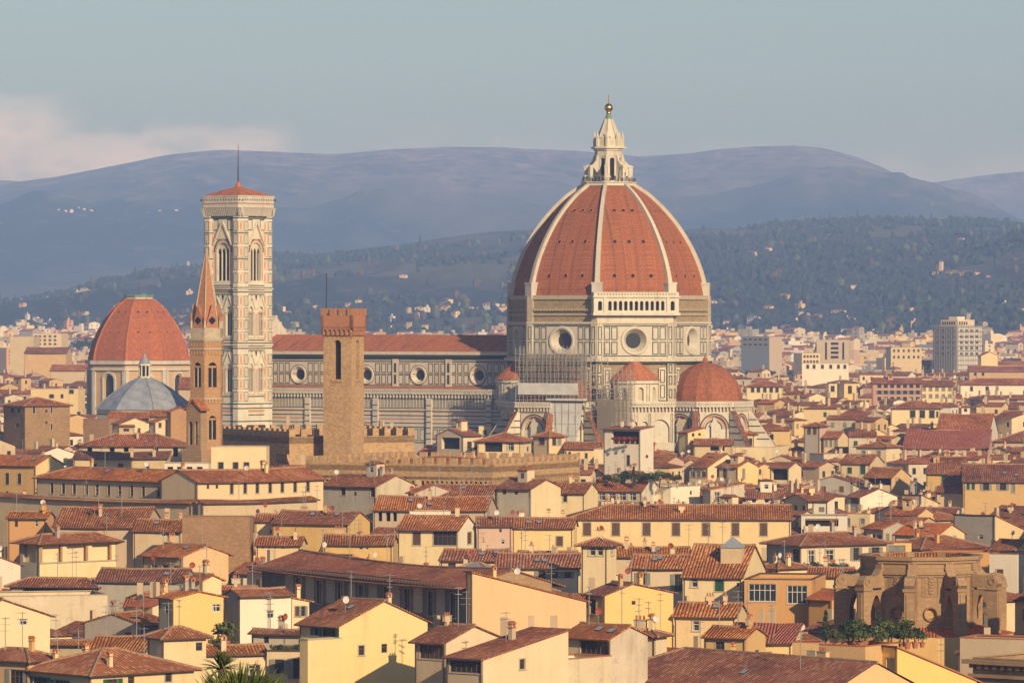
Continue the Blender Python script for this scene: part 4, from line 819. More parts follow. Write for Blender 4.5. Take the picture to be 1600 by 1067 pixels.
# ------------------------------------------------------------------ houses
WIN = {}
def win_mesh(style, w, h):      # a window in its own frame: x along the wall, y outwards negative, z up, origin at the sill's middle
    key = (style, round(w, 1), round(h, 1))
    if key in WIN: return WIN[key]
    w, h = max(0.3, key[1]), max(0.3, key[2]); mb = MB(); fr = frame((0, 0, 0), (1, 0, 0), (0, -1, 0)); a = w/2
    if style in 'dwogtk':       # glazed: panes, frame, mullion
        patch(mb, fr, -a, a, 0, h, 'glass_dark', -0.15); fm = 'frame_white' if style == 'w' else 'frame_wood'; n = max(1, round(w/0.75))
        f = 0.09 if style == 'w' else 0.06
        for q in range(n+1): u = -a+q*(w-f)/n; mb.fbox(fr, u, u+f, 0, h, -0.15, -0.08, fm)
        for z in (0, h*0.62, h-f): mb.fbox(fr, -a, a, z, z+f, -0.15, -0.09, fm)
        if style == 'w' and w < 2.2: mb.face([fr(-a+0.12, 0.1, -0.145), fr(-a*0.35, 0.1, -0.145), fr(-a*0.6, h-0.1, -0.145), fr(-a+0.12, h-0.1, -0.145)], 'curtain')
    elif style == 's' or style == 'e' or style == 'y':    # closed shutters
        m = {'s': 'shutter_brown', 'e': 'shutter_green', 'y': 'shutter_grey'}[style]
        for s in (-1, 1):
            x0, x1 = sorted((s*0.02, s*a)); mb.fbox(fr, x0, x1, 0, h, -0.14, -0.08, m)
            for q in range(int(h/0.16)): mb.fbox(fr, x0+0.07, x1-0.07, 0.06+q*0.16, 0.13+q*0.16, -0.08, -0.055, m)
    elif style == 'v': patch(mb, fr, -a, a, 0, h, 'dark_inside', -1.1)
    elif style == 'l': patch(mb, fr, -a, a, 0, h, 'plaster_cream', -0.75)
    elif style == 'p':
        patch(mb, fr, -a, a, 0, h, 'marble_grey', 0.03); rim(mb, fr, -a, a, 0, h, 0.14, 'trim_stone', 0.06)
        for z0, z1 in ((0.1, 0.35), (0.4, 0.65), (0.72, 0.92)): rim(mb, fr, -a*0.55, a*0.55, h*z0, h*z1, 0.1, 'trim_stone', 0.05)
    if style in 'dwogtsey' and h > 1.0:
        for x0, x1, z0, z1 in ((-a-0.14, -a, -0.02, h+0.14), (a, a+0.14, -0.02, h+0.14), (-a, a, h, h+0.14), (-a-0.2, a+0.2, -0.14, -0.02)): mb.fbox(fr, x0, x1, z0, z1, -0.02, 0.05 if z0 > -0.1 else 0.12, 'trim_stone')
    WIN[key] = mb.mesh('window'); return WIN[key]
SHUT = {}
def shutter_mesh(w, h, mat):
    key = (round(w, 1), round(h, 1), mat)
    if key not in SHUT:
        mb = MB(); mb.box(-w/2, w/2, -0.11, -0.06, 0, h, mat)
        for q in range(int(h/0.2)): mb.box(-w/2+0.06, w/2-0.06, -0.125, -0.11, 0.05+q*0.2, 0.14+q*0.2, mat)
        SHUT[key] = mb.mesh('shutter')
    return SHUT[key]
DEPTH = {'v': 1.0, 'l': 0.7, 'p': 0.0}
CH = {}
def chimney_mesh(kind, mat):
    if (kind, mat) in CH: return CH[kind, mat]
    mb = MB(); mb.box(-0.32, 0.32, -0.28, 0.28, -1.0, 1.05, mat)
    if kind == 0: mb.box(-0.42, 0.42, -0.38, 0.38, 1.05, 1.15, 'tile_roof_plain'); [mb.box(x-0.07, x+0.07, -0.3, 0.3, 1.15, 1.5, mat) for x in (-0.28, 0.28)]; mb.hexa([(-0.48, -0.42, 1.5), (0.48, -0.42, 1.5), (0.48, 0.42, 1.5), (-0.48, 0.42, 1.5), (-0.02, -0.42, 1.85), (0.02, -0.42, 1.85), (0.02, 0.42, 1.85), (-0.02, 0.42, 1.85)], 'tile_roof_plain')
    elif kind == 1: mb.box(-0.4, 0.4, -0.36, 0.36, 1.05, 1.16, 'trim_stone'); mb.tube((0, 0, 1.16), (0, 0, 1.75), 0.14, 'terracotta', 8)
    else: mb.box(-0.75, 0.75, -0.3, 0.3, 0.2, 1.1, mat); mb.box(-0.85, 0.85, -0.38, 0.38, 1.1, 1.2, 'trim_stone'); [mb.tube((x, 0, 1.2), (x, 0, 1.7), 0.13, 'terracotta', 8) for x in (-0.5, 0, 0.5)]
    CH[kind, mat] = mb.mesh('chimney'); return CH[kind, mat]
def dish_mesh(mat):
    mb = MB(); n = 12; rr = [(0.02, 0.0), (0.25, 0.03), (0.42, 0.10)]
    for (r0, d0), (r1, d1) in zip(rr, rr[1:]):
        for q in range(n):
            t0, t1 = 6.2832*q/n, 6.2832*(q+1)/n
            mb.face([(r0*math.cos(t0), -d0, 1.25+r0*math.sin(t0)), (r1*math.cos(t0), -d1, 1.25+r1*math.sin(t0)), (r1*math.cos(t1), -d1, 1.25+r1*math.sin(t1)), (r0*math.cos(t1), -d0, 1.25+r0*math.sin(t1))], mat)
    mb.tube((0, 0.05, -0.6), (0, 0.05, 1.25), 0.035, 'metal_grey'); mb.tube((0, 0, 0.9), (0, -0.45, 1.2), 0.02, 'metal_grey'); return mb.mesh('satellite_dish')
def antenna_mesh(k):
    mb = MB(); r = random.Random(k); h = 3.0+k*0.6; mb.tube((0, 0, -0.7), (0, 0, h), 0.05, 'metal_grey')
    for q in range(2+k % 2):
        z = h-0.15-q*0.7; a = r.random()*3; d = Vector((math.cos(a), math.sin(a), 0)); n = Vector((-d.y, d.x, 0)); mb.tube(Vector((0, 0, z))-d*0.5, Vector((0, 0, z))+d*0.7, 0.032, 'metal_grey')
        for t in range(6): c = Vector((0, 0, z))+d*(-0.45+t*0.22); mb.tube(c-n*0.3, c+n*0.3, 0.022, 'metal_grey', 3)
    return mb.mesh('antenna')
DISH = [dish_mesh('dish_white'), dish_mesh('dish_red')]; ANT = [antenna_mesh(k) for k in range(3)]
FOOT = []       # footprints already taken (world polygon corners)
KEEP = []       # picture areas that stay open to view: (x0, x1, y0, y1, Y)
def solve(px, c, d):     # how far along direction d from c the picture column px lies
    t = (px-800)/F; return (t*c.y-c.x)/(d.x-t*d.y)
def roof_mesh(kind, w, d, H, pitch, o, g, mat, ridge=True, rp=0.5, th=0.17):
    """body spans x -w..0 (front face y=0), y 0..d; returns builder and height function"""
    mb = MB()
    def sg(t, L): return (0.011*L*math.sin(math.pi*t)+0.05*math.sin(9*t+w*3.1+d)*math.sin(math.pi*t)) if L > 4 else 0.0     # old timbers sag
    def slab(P, under='eave_wood'):
        P = [Vector(p) for p in P]; L = (P[1]-P[0]).length; n = max(1, min(8, int(L/2.2))); dn = Vector((0, 0, th))
        lo = [P[0].lerp(P[1], i/n)-Vector((0, 0, 0.5*sg(i/n, L))) for i in range(n+1)]; up = [P[3].lerp(P[2], i/n)-Vector((0, 0, sg(i/n, L))) for i in range(n+1)]
        for i in range(n):
            mb.face([lo[i], lo[i+1], up[i+1], up[i]], mat); mb.face([lo[i+1]-dn, lo[i]-dn, up[i]-dn, up[i+1]-dn], under); mb.face([lo[i], lo[i]-dn, lo[i+1]-dn, lo[i+1]], 'gutter'); mb.face([up[i+1], up[i+1]-dn, up[i]-dn, up[i]], mat)
        for a, b in ((lo[0], up[0]), (up[n], lo[n])): mb.face([b, b-dn, a-dn, a], mat)
    def cap(p, q):
        p, q = Vector(p), Vector(q); L = (q-p).length; n = max(1, min(8, int(L/2.2))) if abs(p.z-q.z) < 1e-3 and kind in ('gx', 'gy') else 1
        pts = [p.lerp(q, i/n)+Vector((0, 0, 0.02-(sg(i/n, L) if n > 1 else 0))) for i in range(n+1)]
        for a, b in zip(pts, pts[1:]): mb.tube(a, b, 0.17, 'ridge_tile', 6)
    x0, x1, y0, y1 = -w, 0.0, 0.0, d
    if kind == 'gx':
        yr = d*rp; zr = H+th+pitch*yr; zb = zr-pitch*(d-yr) if rp == 0.5 else H+th
        slab([(x0-g, -o, H+th-o*pitch), (x1+g, -o, H+th-o*pitch), (x1+g, yr, zr), (x0-g, yr, zr)]); pb = (zr-zb)/(d-yr)
        slab([(x1+g, d+o, zb-o*pb), (x0-g, d+o, zb-o*pb), (x0-g, yr, zr), (x1+g, yr, zr)]); cap((x0-g, yr, zr), (x1+g, yr, zr))
        fh = lambda x, y: H+th+pitch*min(y, yr) if y <= yr else zr-pb*(y-yr)
    elif kind == 'gy':
        xr = -w*(1-rp); pa_ = pitch; zr = H+th+pa_*(-xr)
        slab([(o, y0-g, H+th-o*pa_), (o, y1+g, H+th-o*pa_), (xr, y1+g, zr), (xr, y0-g, zr)]); pb = (zr-H-th)/(w+xr)
        slab([(x0-o, y1+g, H+th-o*pb), (x0-o, y0-g, H+th-o*pb), (xr, y0-g, zr), (xr, y1+g, zr)]); cap((xr, y0-g, zr), (xr, y1+g, zr))
        fh = lambda x, y: H+th+pa_*(-x) if x >= xr else zr-pb*(xr-x)
    elif kind in ('hip', 'hg'):
        e = H+th-o*pitch; A, B, Cc, D = (x0-o, -o, e), (x1+(o if kind == 'hip' else g), -o, e), (x1+(o if kind == 'hip' else g), d+o, e), (x0-o, d+o, e)
        ww, dd = B[0]-A[0], d+2*o
        if ww >= dd or kind == 'hg': r = min(dd/2, ww*0.8); zr = e+pitch*dd/2; P = (A[0]+r, d/2, zr); Q = ((B[0]-r) if kind == 'hip' else B[0], d/2, zr); sides = [[A, B, Q, P], [Cc, D, P, Q], [D, A, P]]+([[B, Cc, Q]] if kind == 'hip' else [])
        else: r = ww/2; zr = e+pitch*ww/2; P = ((A[0]+B[0])/2, -o+r, zr); Q = (P[0], d+o-r, zr); sides = [[A, B, P], [B, Cc, Q, P], [Cc, D, Q], [D, A, P, Q]]
        for s in sides: mb.face(s, mat)
        L = [(p[0], p[1], p[2]-th) for p in (A, B, Cc, D)]; T = [A, B, Cc, D]; mb.face(list(reversed(L)), 'eave_wood')
        for i in range(4):
            if kind == 'hg' and i == 1: continue
            mb.face([T[i], L[i], L[(i+1) % 4], T[(i+1) % 4]], 'gutter')
        if ridge:
            cap(P, Q)
            for c, rr in ((A, P), (D, P if ww >= dd or kind == 'hg' else Q)): cap(c, rr)
            if kind == 'hip':
                for c, rr in ((B, Q if ww >= dd else P), (Cc, Q)): cap(c, rr)
        fh = lambda x, y: min(e+pitch*min(y+o, d+o-y), (e+pitch*(x-A[0])*(dd/2/r if ww >= dd or kind == 'hg' else 1)), (e+pitch*(B[0]-x)) if kind == 'hip' else 1e9)
    elif kind == 'sl': slab([(x0-g, -o, H+th-o*pitch), (x1+g, -o, H+th-o*pitch), (x1+g, d+g, H+th+pitch*(d+g)), (x0-g, d+g, H+th+pitch*(d+g))]); fh = lambda x, y: H+th+pitch*y
    elif kind == 'sb': slab([(x0-g, -g, H+th+pitch*g), (x1+g, -g, H+th+pitch*g), (x1+g, d+o, H+th-pitch*(d+o)), (x0-g, d+o, H+th-pitch*(d+o))]); fh = lambda x, y: H+th-pitch*y
    elif kind == 'sr': slab([(o, -g, H+th-o*pitch), (o, d+g, H+th-o*pitch), (x0-g, d+g, H+th+pitch*(w+g)), (x0-g, -g, H+th+pitch*(w+g))]); fh = lambda x, y: H+th-pitch*x
    else:       # flat terrace with a parapet
        mb.box(x0+0.3, x1-0.3, 0.3, d-0.3, H-0.75, H-0.6, 'plaster_beige')
        for bx in ((x0-0.06, x1+0.06, -0.06, 0.3), (x0-0.06, x1+0.06, d-0.3, d+0.06), (x0-0.06, x0+0.3, 0.3, d-0.3), (x1-0.3, x1+0.06, 0.3, d-0.3)): mb.box(*bx, H, H+0.12, mat)
        fh = lambda x, y: H-0.6
    return mb, fh
def build_house(C, a, w, d, H, kind, wall, roofm, label, group=None, wl=(), wr=(), pitch=0.33, o=0.65, g=0.25, rp=0.5, chim=0, dish=0, ant=0, wallR=None, attic=0.4, seed=0, name='house', cat='house', detail=True, extra=None):
    """C: world ground point of the near corner; a: degrees the left-hand face is turned to the left; wl/wr: windows (u0, u1, z0, z1, style)"""
    r = random.Random(seed); rz = -rad(a)
    root = thing(name, label, cat, (C.x, C.y, 0), rz, group)
    fL = frame((-w, 0, 0), (1, 0, 0), (0, -1, 0)); fR = frame((0, 0, 0), (0, 1, 0), (1, 0, 0)); fB = frame((0, d, 0), (-1, 0, 0), (0, 1, 0)); fl = frame((-w, d, 0), (0, -1, 0), (-1, 0, 0))
    wm = MB(); wR = wallR or wall
    cl = lambda L, W_, Z: [q for q in ((max(0.15, x[0]), min(W_-0.15, x[1]), max(0.2, x[2]), min(Z-0.12, x[3]), x[4]) for x in L) if q[1]-q[0] > 0.25 and q[3]-q[2] > 0.25]
    HL = H+(0 if kind not in ('sb',) else 0); wl, wr = cl(wl, w, H), cl(wr, d, H)
    for fr, W_, L, m in ((fL, w, wl, wall), (fR, d, wr, wR)):
        dp = sorted({DEPTH.get(q[4], 0.17) for q in L}) or [0.17]
        holed(wm, fr, 0, W_, 0, H if not (kind == 'sb' and fr is fR) else H, [q[:4] for q in L if q[4] != 'p'], m, dp[-1])
    patch(wm, fB, 0, w, 0, H, wall, 0); patch(wm, fl, 0, d, 0, H, wall, 0)
    th = 0.17
    if kind == 'gx':
        zr = H+th*0.4+pitch*d*rp
        for fr, m in ((fR, wR), (fl, wall)): wm.face([fr(0, H), fr(d, H), fr(d*rp if fr is fR else d*(1-rp), zr)], m)
    elif kind == 'gy':
        zr = H+th*0.4+pitch*w*(1-rp)
        for fr, m in ((fL, wall), (fB, wall)): wm.face([fr(0, H), fr(w, H), fr(w*rp if fr is fL else w*(1-rp), zr)], m)
    elif kind == 'hg':
        wm.face([fR(0, H), fR(d, H), fR(d/2, H+th*0.4+pitch*d/2)], wR)
    elif kind == 'sl':
        for fr, u in ((fR, d), (fl, 0)): wm.face([fr(0, H), fr(d, H), fr(u, H+pitch*d)], wR if fr is fR else wall)
        patch(wm, fB, 0, w, H, H+pitch*d, wall, 0)
    elif kind == 'sr':
        for fr, u in ((fL, 0), (fB, w)): wm.face([fr(0, H), fr(w, H), fr(u, H+pitch*w)], wall)
        patch(wm, fl, 0, d, H, H+pitch*w, wall, 0)
    elif kind == 'sb':     # the front is the high side: cut the side walls down along the slope
        wm = MB(); dr = pitch*d; holed(wm, fL, 0, w, 0, H, [q[:4] for q in wl], wall, 0.17)
        zl = max(0.5, min([H-dr]+[1e9])); holes = [q for q in wr if q[3] < zl-0.1]
        holed(wm, fR, 0, d, 0, zl, [q[:4] for q in holes], wR, 0.17); wm.face([fR(0, zl), fR(d, zl), fR(0, H)], wR); wm.face([fl(0, zl), fl(d, zl), fl(d, H)], wall); patch(wm, fl, 0, d, 0, zl, wall, 0); patch(wm, fB, 0, w, 0, zl, wall, 0); wr = holes
    elif kind == 'flat': patch(wm, frame((0, 0.3, 0), (-1, 0, 0), (0, 1, 0)), 0, w, H-0.7, H, wall, 0)
    if detail and kind != 'flat':
        for x in (-w+0.25, -0.25): wm.tube((x, -0.1, max(0, H-14)), (x, -0.1, H), 0.06, 'gutter')
    if extra: extra(wm, fL, fR, w, d, H)
    wm.build('wall', root)
    rm, fh = roof_mesh(kind, w, d, H, pitch, o, g, roofm, rp=rp); ro = rm.build('roof', root)
    for L, fr, ang in ((wl, fL, 0), (wr, fR, math.pi/2)):
        for u0, u1, z0, z1, st in L:
            p = fr((u0+u1)/2, z0); wo = link('window', win_mesh(st, u1-u0, z1-z0), root, p, ang)
            if st in 'ogt' and detail:
                m = {'o': 'shutter_grey', 'g': 'shutter_green', 't': 'shutter_teal'}[st]; sw = min(0.6, (u1-u0)/2)
                for s in (-1, 1): link('shutter', shutter_mesh(sw, z1-z0, m), wo, (s*((u1-u0)/2+sw/2+0.02), 0, 0))
    nch = chim
    for q in range(nch):
        x = -w*r.uniform(0.12, 0.88); y = d*r.uniform(0.2, 0.75); link('chimney', chimney_mesh(r.choice((0, 0, 1, 2)), wall if wall.startswith('plaster') else 'plaster_beige'), ro, (x, y, fh(x, y)+0.2), r.choice((0, math.pi/2))).scale = (r.uniform(.7, 1.0),)*3
    if detail and kind in ('gx', 'hip', 'hg', 'gy') and w > 6 and d > 6 and name == 'house':
        if r.random() < attic:
            bw, bd, bh = r.uniform(1.8, 3.2), r.uniform(1.8, 2.8), r.uniform(1.5, 2.3); x = -w*r.uniform(.35, .65); y = d*r.uniform(.35, .55); z0 = fh(x, y-bd/2)-.6; am = MB(); hole_ = (bw*.3, bw*.7, 1.2, min(bh+.3, 2.2), 'd')
            holed(am, frame((-bw/2, -bd/2, 0), (1, 0, 0), (0, -1, 0)), 0, bw, 0, bh+.6, [hole_[:4]], wall if wall.startswith('plaster') else 'plaster_beige'); am.box(-bw/2, bw/2, -bd/2+.2, bd/2, 0, bh+.6, wR if wR.startswith('plaster') else 'plaster_cream'); at_ = am.build('attic_room', ro); at_.location = (x, y, z0)
            rm2, _ = roof_mesh(r.choice(('sl', 'gx', 'hip')), bw, bd, bh+.6, .25, .25, .15, roofm, ridge=False); o2 = rm2.build('attic_roof', at_); o2.location = (bw/2, -bd/2, 0); link('attic_window', win_mesh(r.choice('dws'), bw*.4, hole_[3]-1.2), at_, (0, -bd/2, 1.2))
        for q in range(r.choice((0, 0, 1, 2))):
            x, y = -w*r.uniform(.15, .85), d*r.uniform(.12, .32); z0 = fh(x, y); z1 = fh(x, y+.9); sk = MB(); sk.hexa([(-.4, 0, -.1), (.4, 0, -.1), (.4, .9, z1-z0-.1), (-.4, .9, z1-z0-.1), (-.4, 0, .12), (.4, 0, .12), (.4, .9, z1-z0+.12), (-.4, .9, z1-z0+.12)], 'metal_dark', 'roof_metal'); sk.build('skylight', ro).location = (x, y, z0)
    for q in range(dish): x = -w*r.uniform(0.1, 0.9); y = d*r.uniform(0.1, 0.5); link('satellite_dish', DISH[r.random() < 0.4], root, (x, y, fh(x, y)+0.3), rad(a)+r.uniform(-0.5, 0.9))
    for q in range(ant): x = -w*r.uniform(0.1, 0.9); y = d*r.uniform(0.2, 0.8); link('antenna', ANT[r.randrange(3)], root, (x, y, fh(x, y)+0.3), r.random()*3)
    ux, uy = Vector((math.cos(rz), math.sin(rz))), Vector((-math.sin(rz), math.cos(rz))); c2 = Vector((C.x, C.y))
    FOOT.append([c2-ux*w, c2, c2+uy*d, c2-ux*w+uy*d]); return root, fh
HN = [0]
def H(x0, xc, x1, y, z, a, kind, wall, roofm, label, d=9.0, wl=(), wr=(), keep=30, w=None, name='house', cat='house', **kw):
    """a house measured in the photograph's pixels: left end, near corner and right end of the eaves, eaves row, eaves height"""
    Y = (CZ-z)*F/(y-HY); k = F/Y; C = px2w(xc, y, Y); C.z = 0; ca_, sa_ = math.cos(rad(a)), math.sin(rad(a))
    dL = Vector((-ca_, sa_, 0)); dR = Vector((sa_, ca_, 0))
    if w is None: w = solve(x0, C, dL)
    if x1 is not None and x1 > xc+1: d = solve(x1, C, dR)
    w, d = max(1.5, min(w, 70)), max(1.5, min(d, 60))
    def conv(L, dv, flip):
        out_ = []
        for e in L:
            xa, xb, ya, yb = e[:4]; u0, u1 = sorted((solve(xa, C, dv), solve(xb, C, dv)))
            if flip: u0, u1 = w-u1, w-u0
            out_.append((u0, u1, z-(yb-y)/k, z-(ya-y)/k, e[4] if len(e) > 4 else 'd'))
        return out_
    HN[0] += 1; q_ = random.Random(HN[0]*7)
    if Y < 1150 and cat == 'house' and kind != 'flat':
        kw.setdefault('chim', q_.choice((0, 1, 1, 2))); kw.setdefault('dish', int(q_.random() < .35)); kw.setdefault('ant', q_.choice((0, 1, 1, 2, 3)))
    kw['name'], kw['cat'] = name, cat
    for (pa, pb, dv, L) in ((min(x0, xc), xc, dL, w), (xc, max(xc, x1 or xc), dR, d)):
        n_ = max(1, int(abs(pb-pa)/40))
        for q2 in range(n_):
            if pb-pa < 2: continue
            a2, b2 = pa+(pb-pa)*q2/n_, pa+(pb-pa)*(q2+1)/n_; Pn = C+dv*solve((a2+b2)/2, C, dv); k2 = F/Pn.y; yt = HY+(CZ-z)*k2; KEEP.append((a2, b2, yt-10*k2/k, yt+keep*k2/k, Pn.y+3))
    if not wl and not wr and kind != 'flat' and not any(t_ in label for t_ in ('blank', 'plain', 'roof ', 'firewall')) and Y < 1300:
        hh_ = y+1.1*k; wr = [(xc+(x1-xc)*f_-.45*k*.6, xc+(x1-xc)*f_+.45*k*.6, hh_, hh_+1.3*k, q_.choice('dwsoy')) for f_ in (.3, .65)] if x1 and x1-xc > 25 else []
        if xc-x0 > 25: wl = [(x0+(xc-x0)*f_-.5*k, x0+(xc-x0)*f_+.5*k, hh_, hh_+1.4*k, q_.choice('dwsoy')) for f_ in (.22, .5, .78)]
    return build_house(C, a, w, d, z, kind, wall, roofm, label, attic=0.0 if y > 800 else 0.22, wl=conv(wl, dL, True), wr=conv(wr, dR, False), seed=HN[0]*13+5, **kw)
P = 'plaster_'
def row(px, y0, y1, wd, st='d'): return [(x-wd/2, x+wd/2, y0, y1, st) for x in px]
# ---- front rows
H(-40, 45, 92, 1032, 17, 35, 'hip', P+'ochre', 'tile_brown', 'ochre house with a dark shuttered window in the lower left corner', wl=[(16, 36, 1046, 1076, 'o')], pitch=.36, chim=1)
H(38, 143, 303, 1054, 16, 48, 'hip', P+'yellow', 'tile_big', 'pale yellow house with a broad hipped tile roof and three chimneys beside the palms', wl=[(52, 74, 1064, 1084, 'g'), (86, 104, 1066, 1086, 'g')], wr=[(168, 184, 1062, 1078, 'g'), (200, 210, 1060, 1072, 'd'), (258, 268, 1056, 1072, 'd')], chim=3, pitch=.34)
H(231, 256, 322, 996, 19, 60, 'hip', P+'cream', 'tile_brown', 'cream tower house with a pyramid tile roof and one small square window', wr=[(306, 316, 1005, 1018, 'd')], keep=45, pitch=.42, chim=0, wallR=P+'yellow')
H(140, 228, 229, 1016, 15, 10, 'gx', P+'cream', 'tile_dark', 'low cream house with paired small windows beside the pyramid roofed tower house', d=8, wl=[(183, 192, 1019, 1028, 'w'), (196, 204, 1019, 1028, 'w')])
H(-20, 150, 158, 1006, 14.5, 18, 'gx', P+'beige', 'tile_brown', 'wide brown tiled roof with stubby chimneys next to the cream left edge gable', d=15, pitch=.38, chim=3)
H(-110, -72, 78, 967, 19, 58, 'gx', P+'cream', 'tile_brown', 'cream gable wall at the left edge with one small grey window', wr=[(29, 43, 970, 980, 'w')], keep=42)
H(-40, -22, 168, 932, 17, 76, 'flat', P+'old', 'trim_stone', 'long stained white parapet wall streaked with grey near the left edge', keep=28)
H(15, 150, 164, 916, 16.5, 12, 'hip', P+'grey', 'tile_brown', 'brown hipped roof over a dark open shed above the stained parapet wall', wl=[(35, 145, 919, 930, 'v')], pitch=.4)
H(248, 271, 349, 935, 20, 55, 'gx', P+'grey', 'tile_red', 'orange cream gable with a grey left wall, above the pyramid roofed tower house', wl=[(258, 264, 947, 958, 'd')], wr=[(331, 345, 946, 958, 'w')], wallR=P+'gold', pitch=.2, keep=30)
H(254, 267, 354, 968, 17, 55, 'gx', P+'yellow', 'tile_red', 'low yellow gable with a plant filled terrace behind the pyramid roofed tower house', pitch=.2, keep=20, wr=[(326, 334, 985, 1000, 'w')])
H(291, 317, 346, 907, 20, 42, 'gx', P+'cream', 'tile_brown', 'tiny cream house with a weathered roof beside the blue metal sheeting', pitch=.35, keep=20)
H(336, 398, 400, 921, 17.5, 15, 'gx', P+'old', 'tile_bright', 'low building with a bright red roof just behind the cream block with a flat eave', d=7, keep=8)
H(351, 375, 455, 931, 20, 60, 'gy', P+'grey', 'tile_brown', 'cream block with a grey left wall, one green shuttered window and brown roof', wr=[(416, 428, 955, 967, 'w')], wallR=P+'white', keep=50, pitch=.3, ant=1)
H(450, 456, 483, 934, 19, 60, 'sb', P+'cream', 'tile_red', 'narrow cream lean-to joined to the right of the flat eaved cream block', pitch=.2)
H(305, 322, 417, 1022, 16, 74, 'gy', P+'cream', 'tile_brown', 'yellow cream house with a low roof directly behind the small palm', keep=30, wr=[(388, 398, 1040, 1056, 'w'), (398, 406, 1040, 1056, 'd')], pitch=.25)
H(417, 478, 481, 1018, 17, 8, 'flat', P+'yellow', 'gutter', 'yellow house with a planted roof terrace and brown shuttered windows right of the palms', d=5, wl=[(429, 444, 1030, 1052, 'o'), (458, 474, 1028, 1060, 'o')], keep=40)
H(393, 472, 474, 990, 17.6, 24, 'gx', P+'old', 'tile_brown', 'pale house with a sagging brown roof behind the planted terrace', d=7, wl=[(412, 420, 996, 1006, 'd')], keep=22)
H(468, 530, 668, 978, 20, 50, 'gx', P+'yellow', 'tile_brown', 'large bright yellow gable house with teal shutters and two small wall windows', wl=[(490, 498, 979, 995, 't'), (504, 525, 979, 996, 't')], wr=[(560, 569, 1010, 1025, 'd'), (596, 605, 1009, 1023, 'd')], pitch=.40, keep=85, dish=1, wallR=P+'yellow', chim=1)
H(474, 481, 534, 1000, 18.9, 50, 'flat', P+'yellow', 'trim_stone', 'plain yellow terrace block in front of the teal shuttered windows', keep=65, d=5)
H(560, 648, 651, 1061, 13, 25, 'gx', P+'ochre', 'tile_dark', 'low smooth dark brown roof tucked between the big yellow gable and the windowed corner house', d=8, pitch=.3)
H(648, 697, 783, 1003, 19, 40, 'gx', P+'beige', 'tile_brown', 'beige corner house with a wide triple window and a bright gable to its right', wl=[(656, 692, 1004, 1030, 'd')], wr=[(758, 768, 986, 993, 'd')], wallR=P+'cream', keep=60, o=.9, pitch=.32)
H(697, 755, 888, 1030, 18, 40, 'sl', P+'beige', 'tile_red', 'cream house with a long sloping roof edge and a deep balcony with dark glazing', wl=[(703, 752, 1033, 1052, 'd')], wallR=P+'cream', pitch=.17, keep=40, ant=1, chim=1, wr=[(812, 820, 1034, 1050, 'd')])
H(828, 885, 955, 1030, 17.2, 42, 'flat', P+'white', 'terracotta', 'white terrace block with railing and striped awning below the glazed loggia', wl=[(838, 882, 1040, 1064, 'w')], keep=40, wallR=P+'old')
H(880, 954, 1012, 997, 19, 42, 'gx', P+'yellow', 'tile_red', 'house with a dark glazed roof loggia and a rough plaster side wall', wl=[(907, 953, 998, 1023, 'd')], wallR=P+'old', keep=40, pitch=.36, o=.8, dish=1)
H(985, 1025, 1042, 993, 18.5, 30, 'hip', P+'cream', 'tile_dark', 'small cream annex with a hipped roof right of the rough plaster wall', keep=14)
H(936, 1296, None, 1084, 14, 50, 'hg', P+'gold', 'tile_big', 'large foreground roof of regular brown tiles with a yellow right gable', d=14, pitch=.43, o=.9, g=.35, chim=1)
H(1280, 1352, 1404, 1010, 18.2, 35, 'flat', P+'ochre', 'terracotta', 'ochre house carrying a lush roof garden of potted shrubs', keep=50, wl=[(1308, 1318, 1030, 1046, 'y')])
H(1360, 1402, 1526, 1012, 18, 55, 'sb', P+'gold', 'terracotta', 'big golden wall sloping down to the right beside the roof garden', pitch=.36, wl=[(1385, 1398, 1028, 1048, 'y')], keep=50)
H(915, 945, 1052, 930, 19, 55, 'gx', P+'ochre', 'tile_brown', 'golden yellow gable with tall dark left window and pots on its chimney', wl=[(922, 931, 937, 960, 'd')], wr=[(987, 993, 940, 946, 'd')], wallR=P+'gold', rp=.4, pitch=.3, keep=60, chim=2)
H(728, 738, 916, 895, 23, 58, 'sb', P+'gold', 'tile_brown', 'huge blank golden firewall sloping down to the right of the painted palace', pitch=.24, keep=75, wallR=P+'gold', chim=1)
pan = [(446, 459), (478, 491), (510, 524), (544, 556), (576, 590), (611, 625), (646, 661), (682, 696)]; vo = [(463, 471), (495, 503), (528, 537), (561, 569), (600, 607), (632, 641), (669, 677), (704, 712)]
def pal(wm, fL, fR, w, d, Hh):
    wm.fbox(fL, -0.6, w+0.5, Hh-7.0, Hh-6.6, -0.1, 1.0, 'trim_stone'); wm.fbox(fL, -0.4, w+0.3, Hh-6.6, Hh-6.2, -0.1, 0.5, 'trim_stone')
    for q in range(int(w/0.9)): wm.fbox(fL, q*0.9, q*0.9+0.22, Hh-0.45, Hh-0.12, 0, 1.7, 'eave_wood')
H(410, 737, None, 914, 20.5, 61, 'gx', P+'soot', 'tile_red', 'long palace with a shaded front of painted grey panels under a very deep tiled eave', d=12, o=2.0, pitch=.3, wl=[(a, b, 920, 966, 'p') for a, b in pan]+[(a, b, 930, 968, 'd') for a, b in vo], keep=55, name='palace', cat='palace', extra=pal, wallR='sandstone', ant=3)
H(775, 906, None, 886, 18, 6, 'gx', P+'cream', 'tile_big', 'long cream house with pale grey shutters left of the little white windowed tower', d=9.5, wl=[(801, 810, 892, 904, 'o'), (841, 852, 892, 904, 'o'), (862, 872, 893, 903, 'o'), (882, 892, 893, 903, 'o')], pitch=.36, keep=20, chim=1)
H(688, 788, None, 875, 18.5, 10, 'gx', P+'cream', 'tile_big', 'brown tiled roof left of the long cream house with pale grey shutters', d=8, wl=[(700, 712, 880, 890, 'd')], keep=15, chim=1)
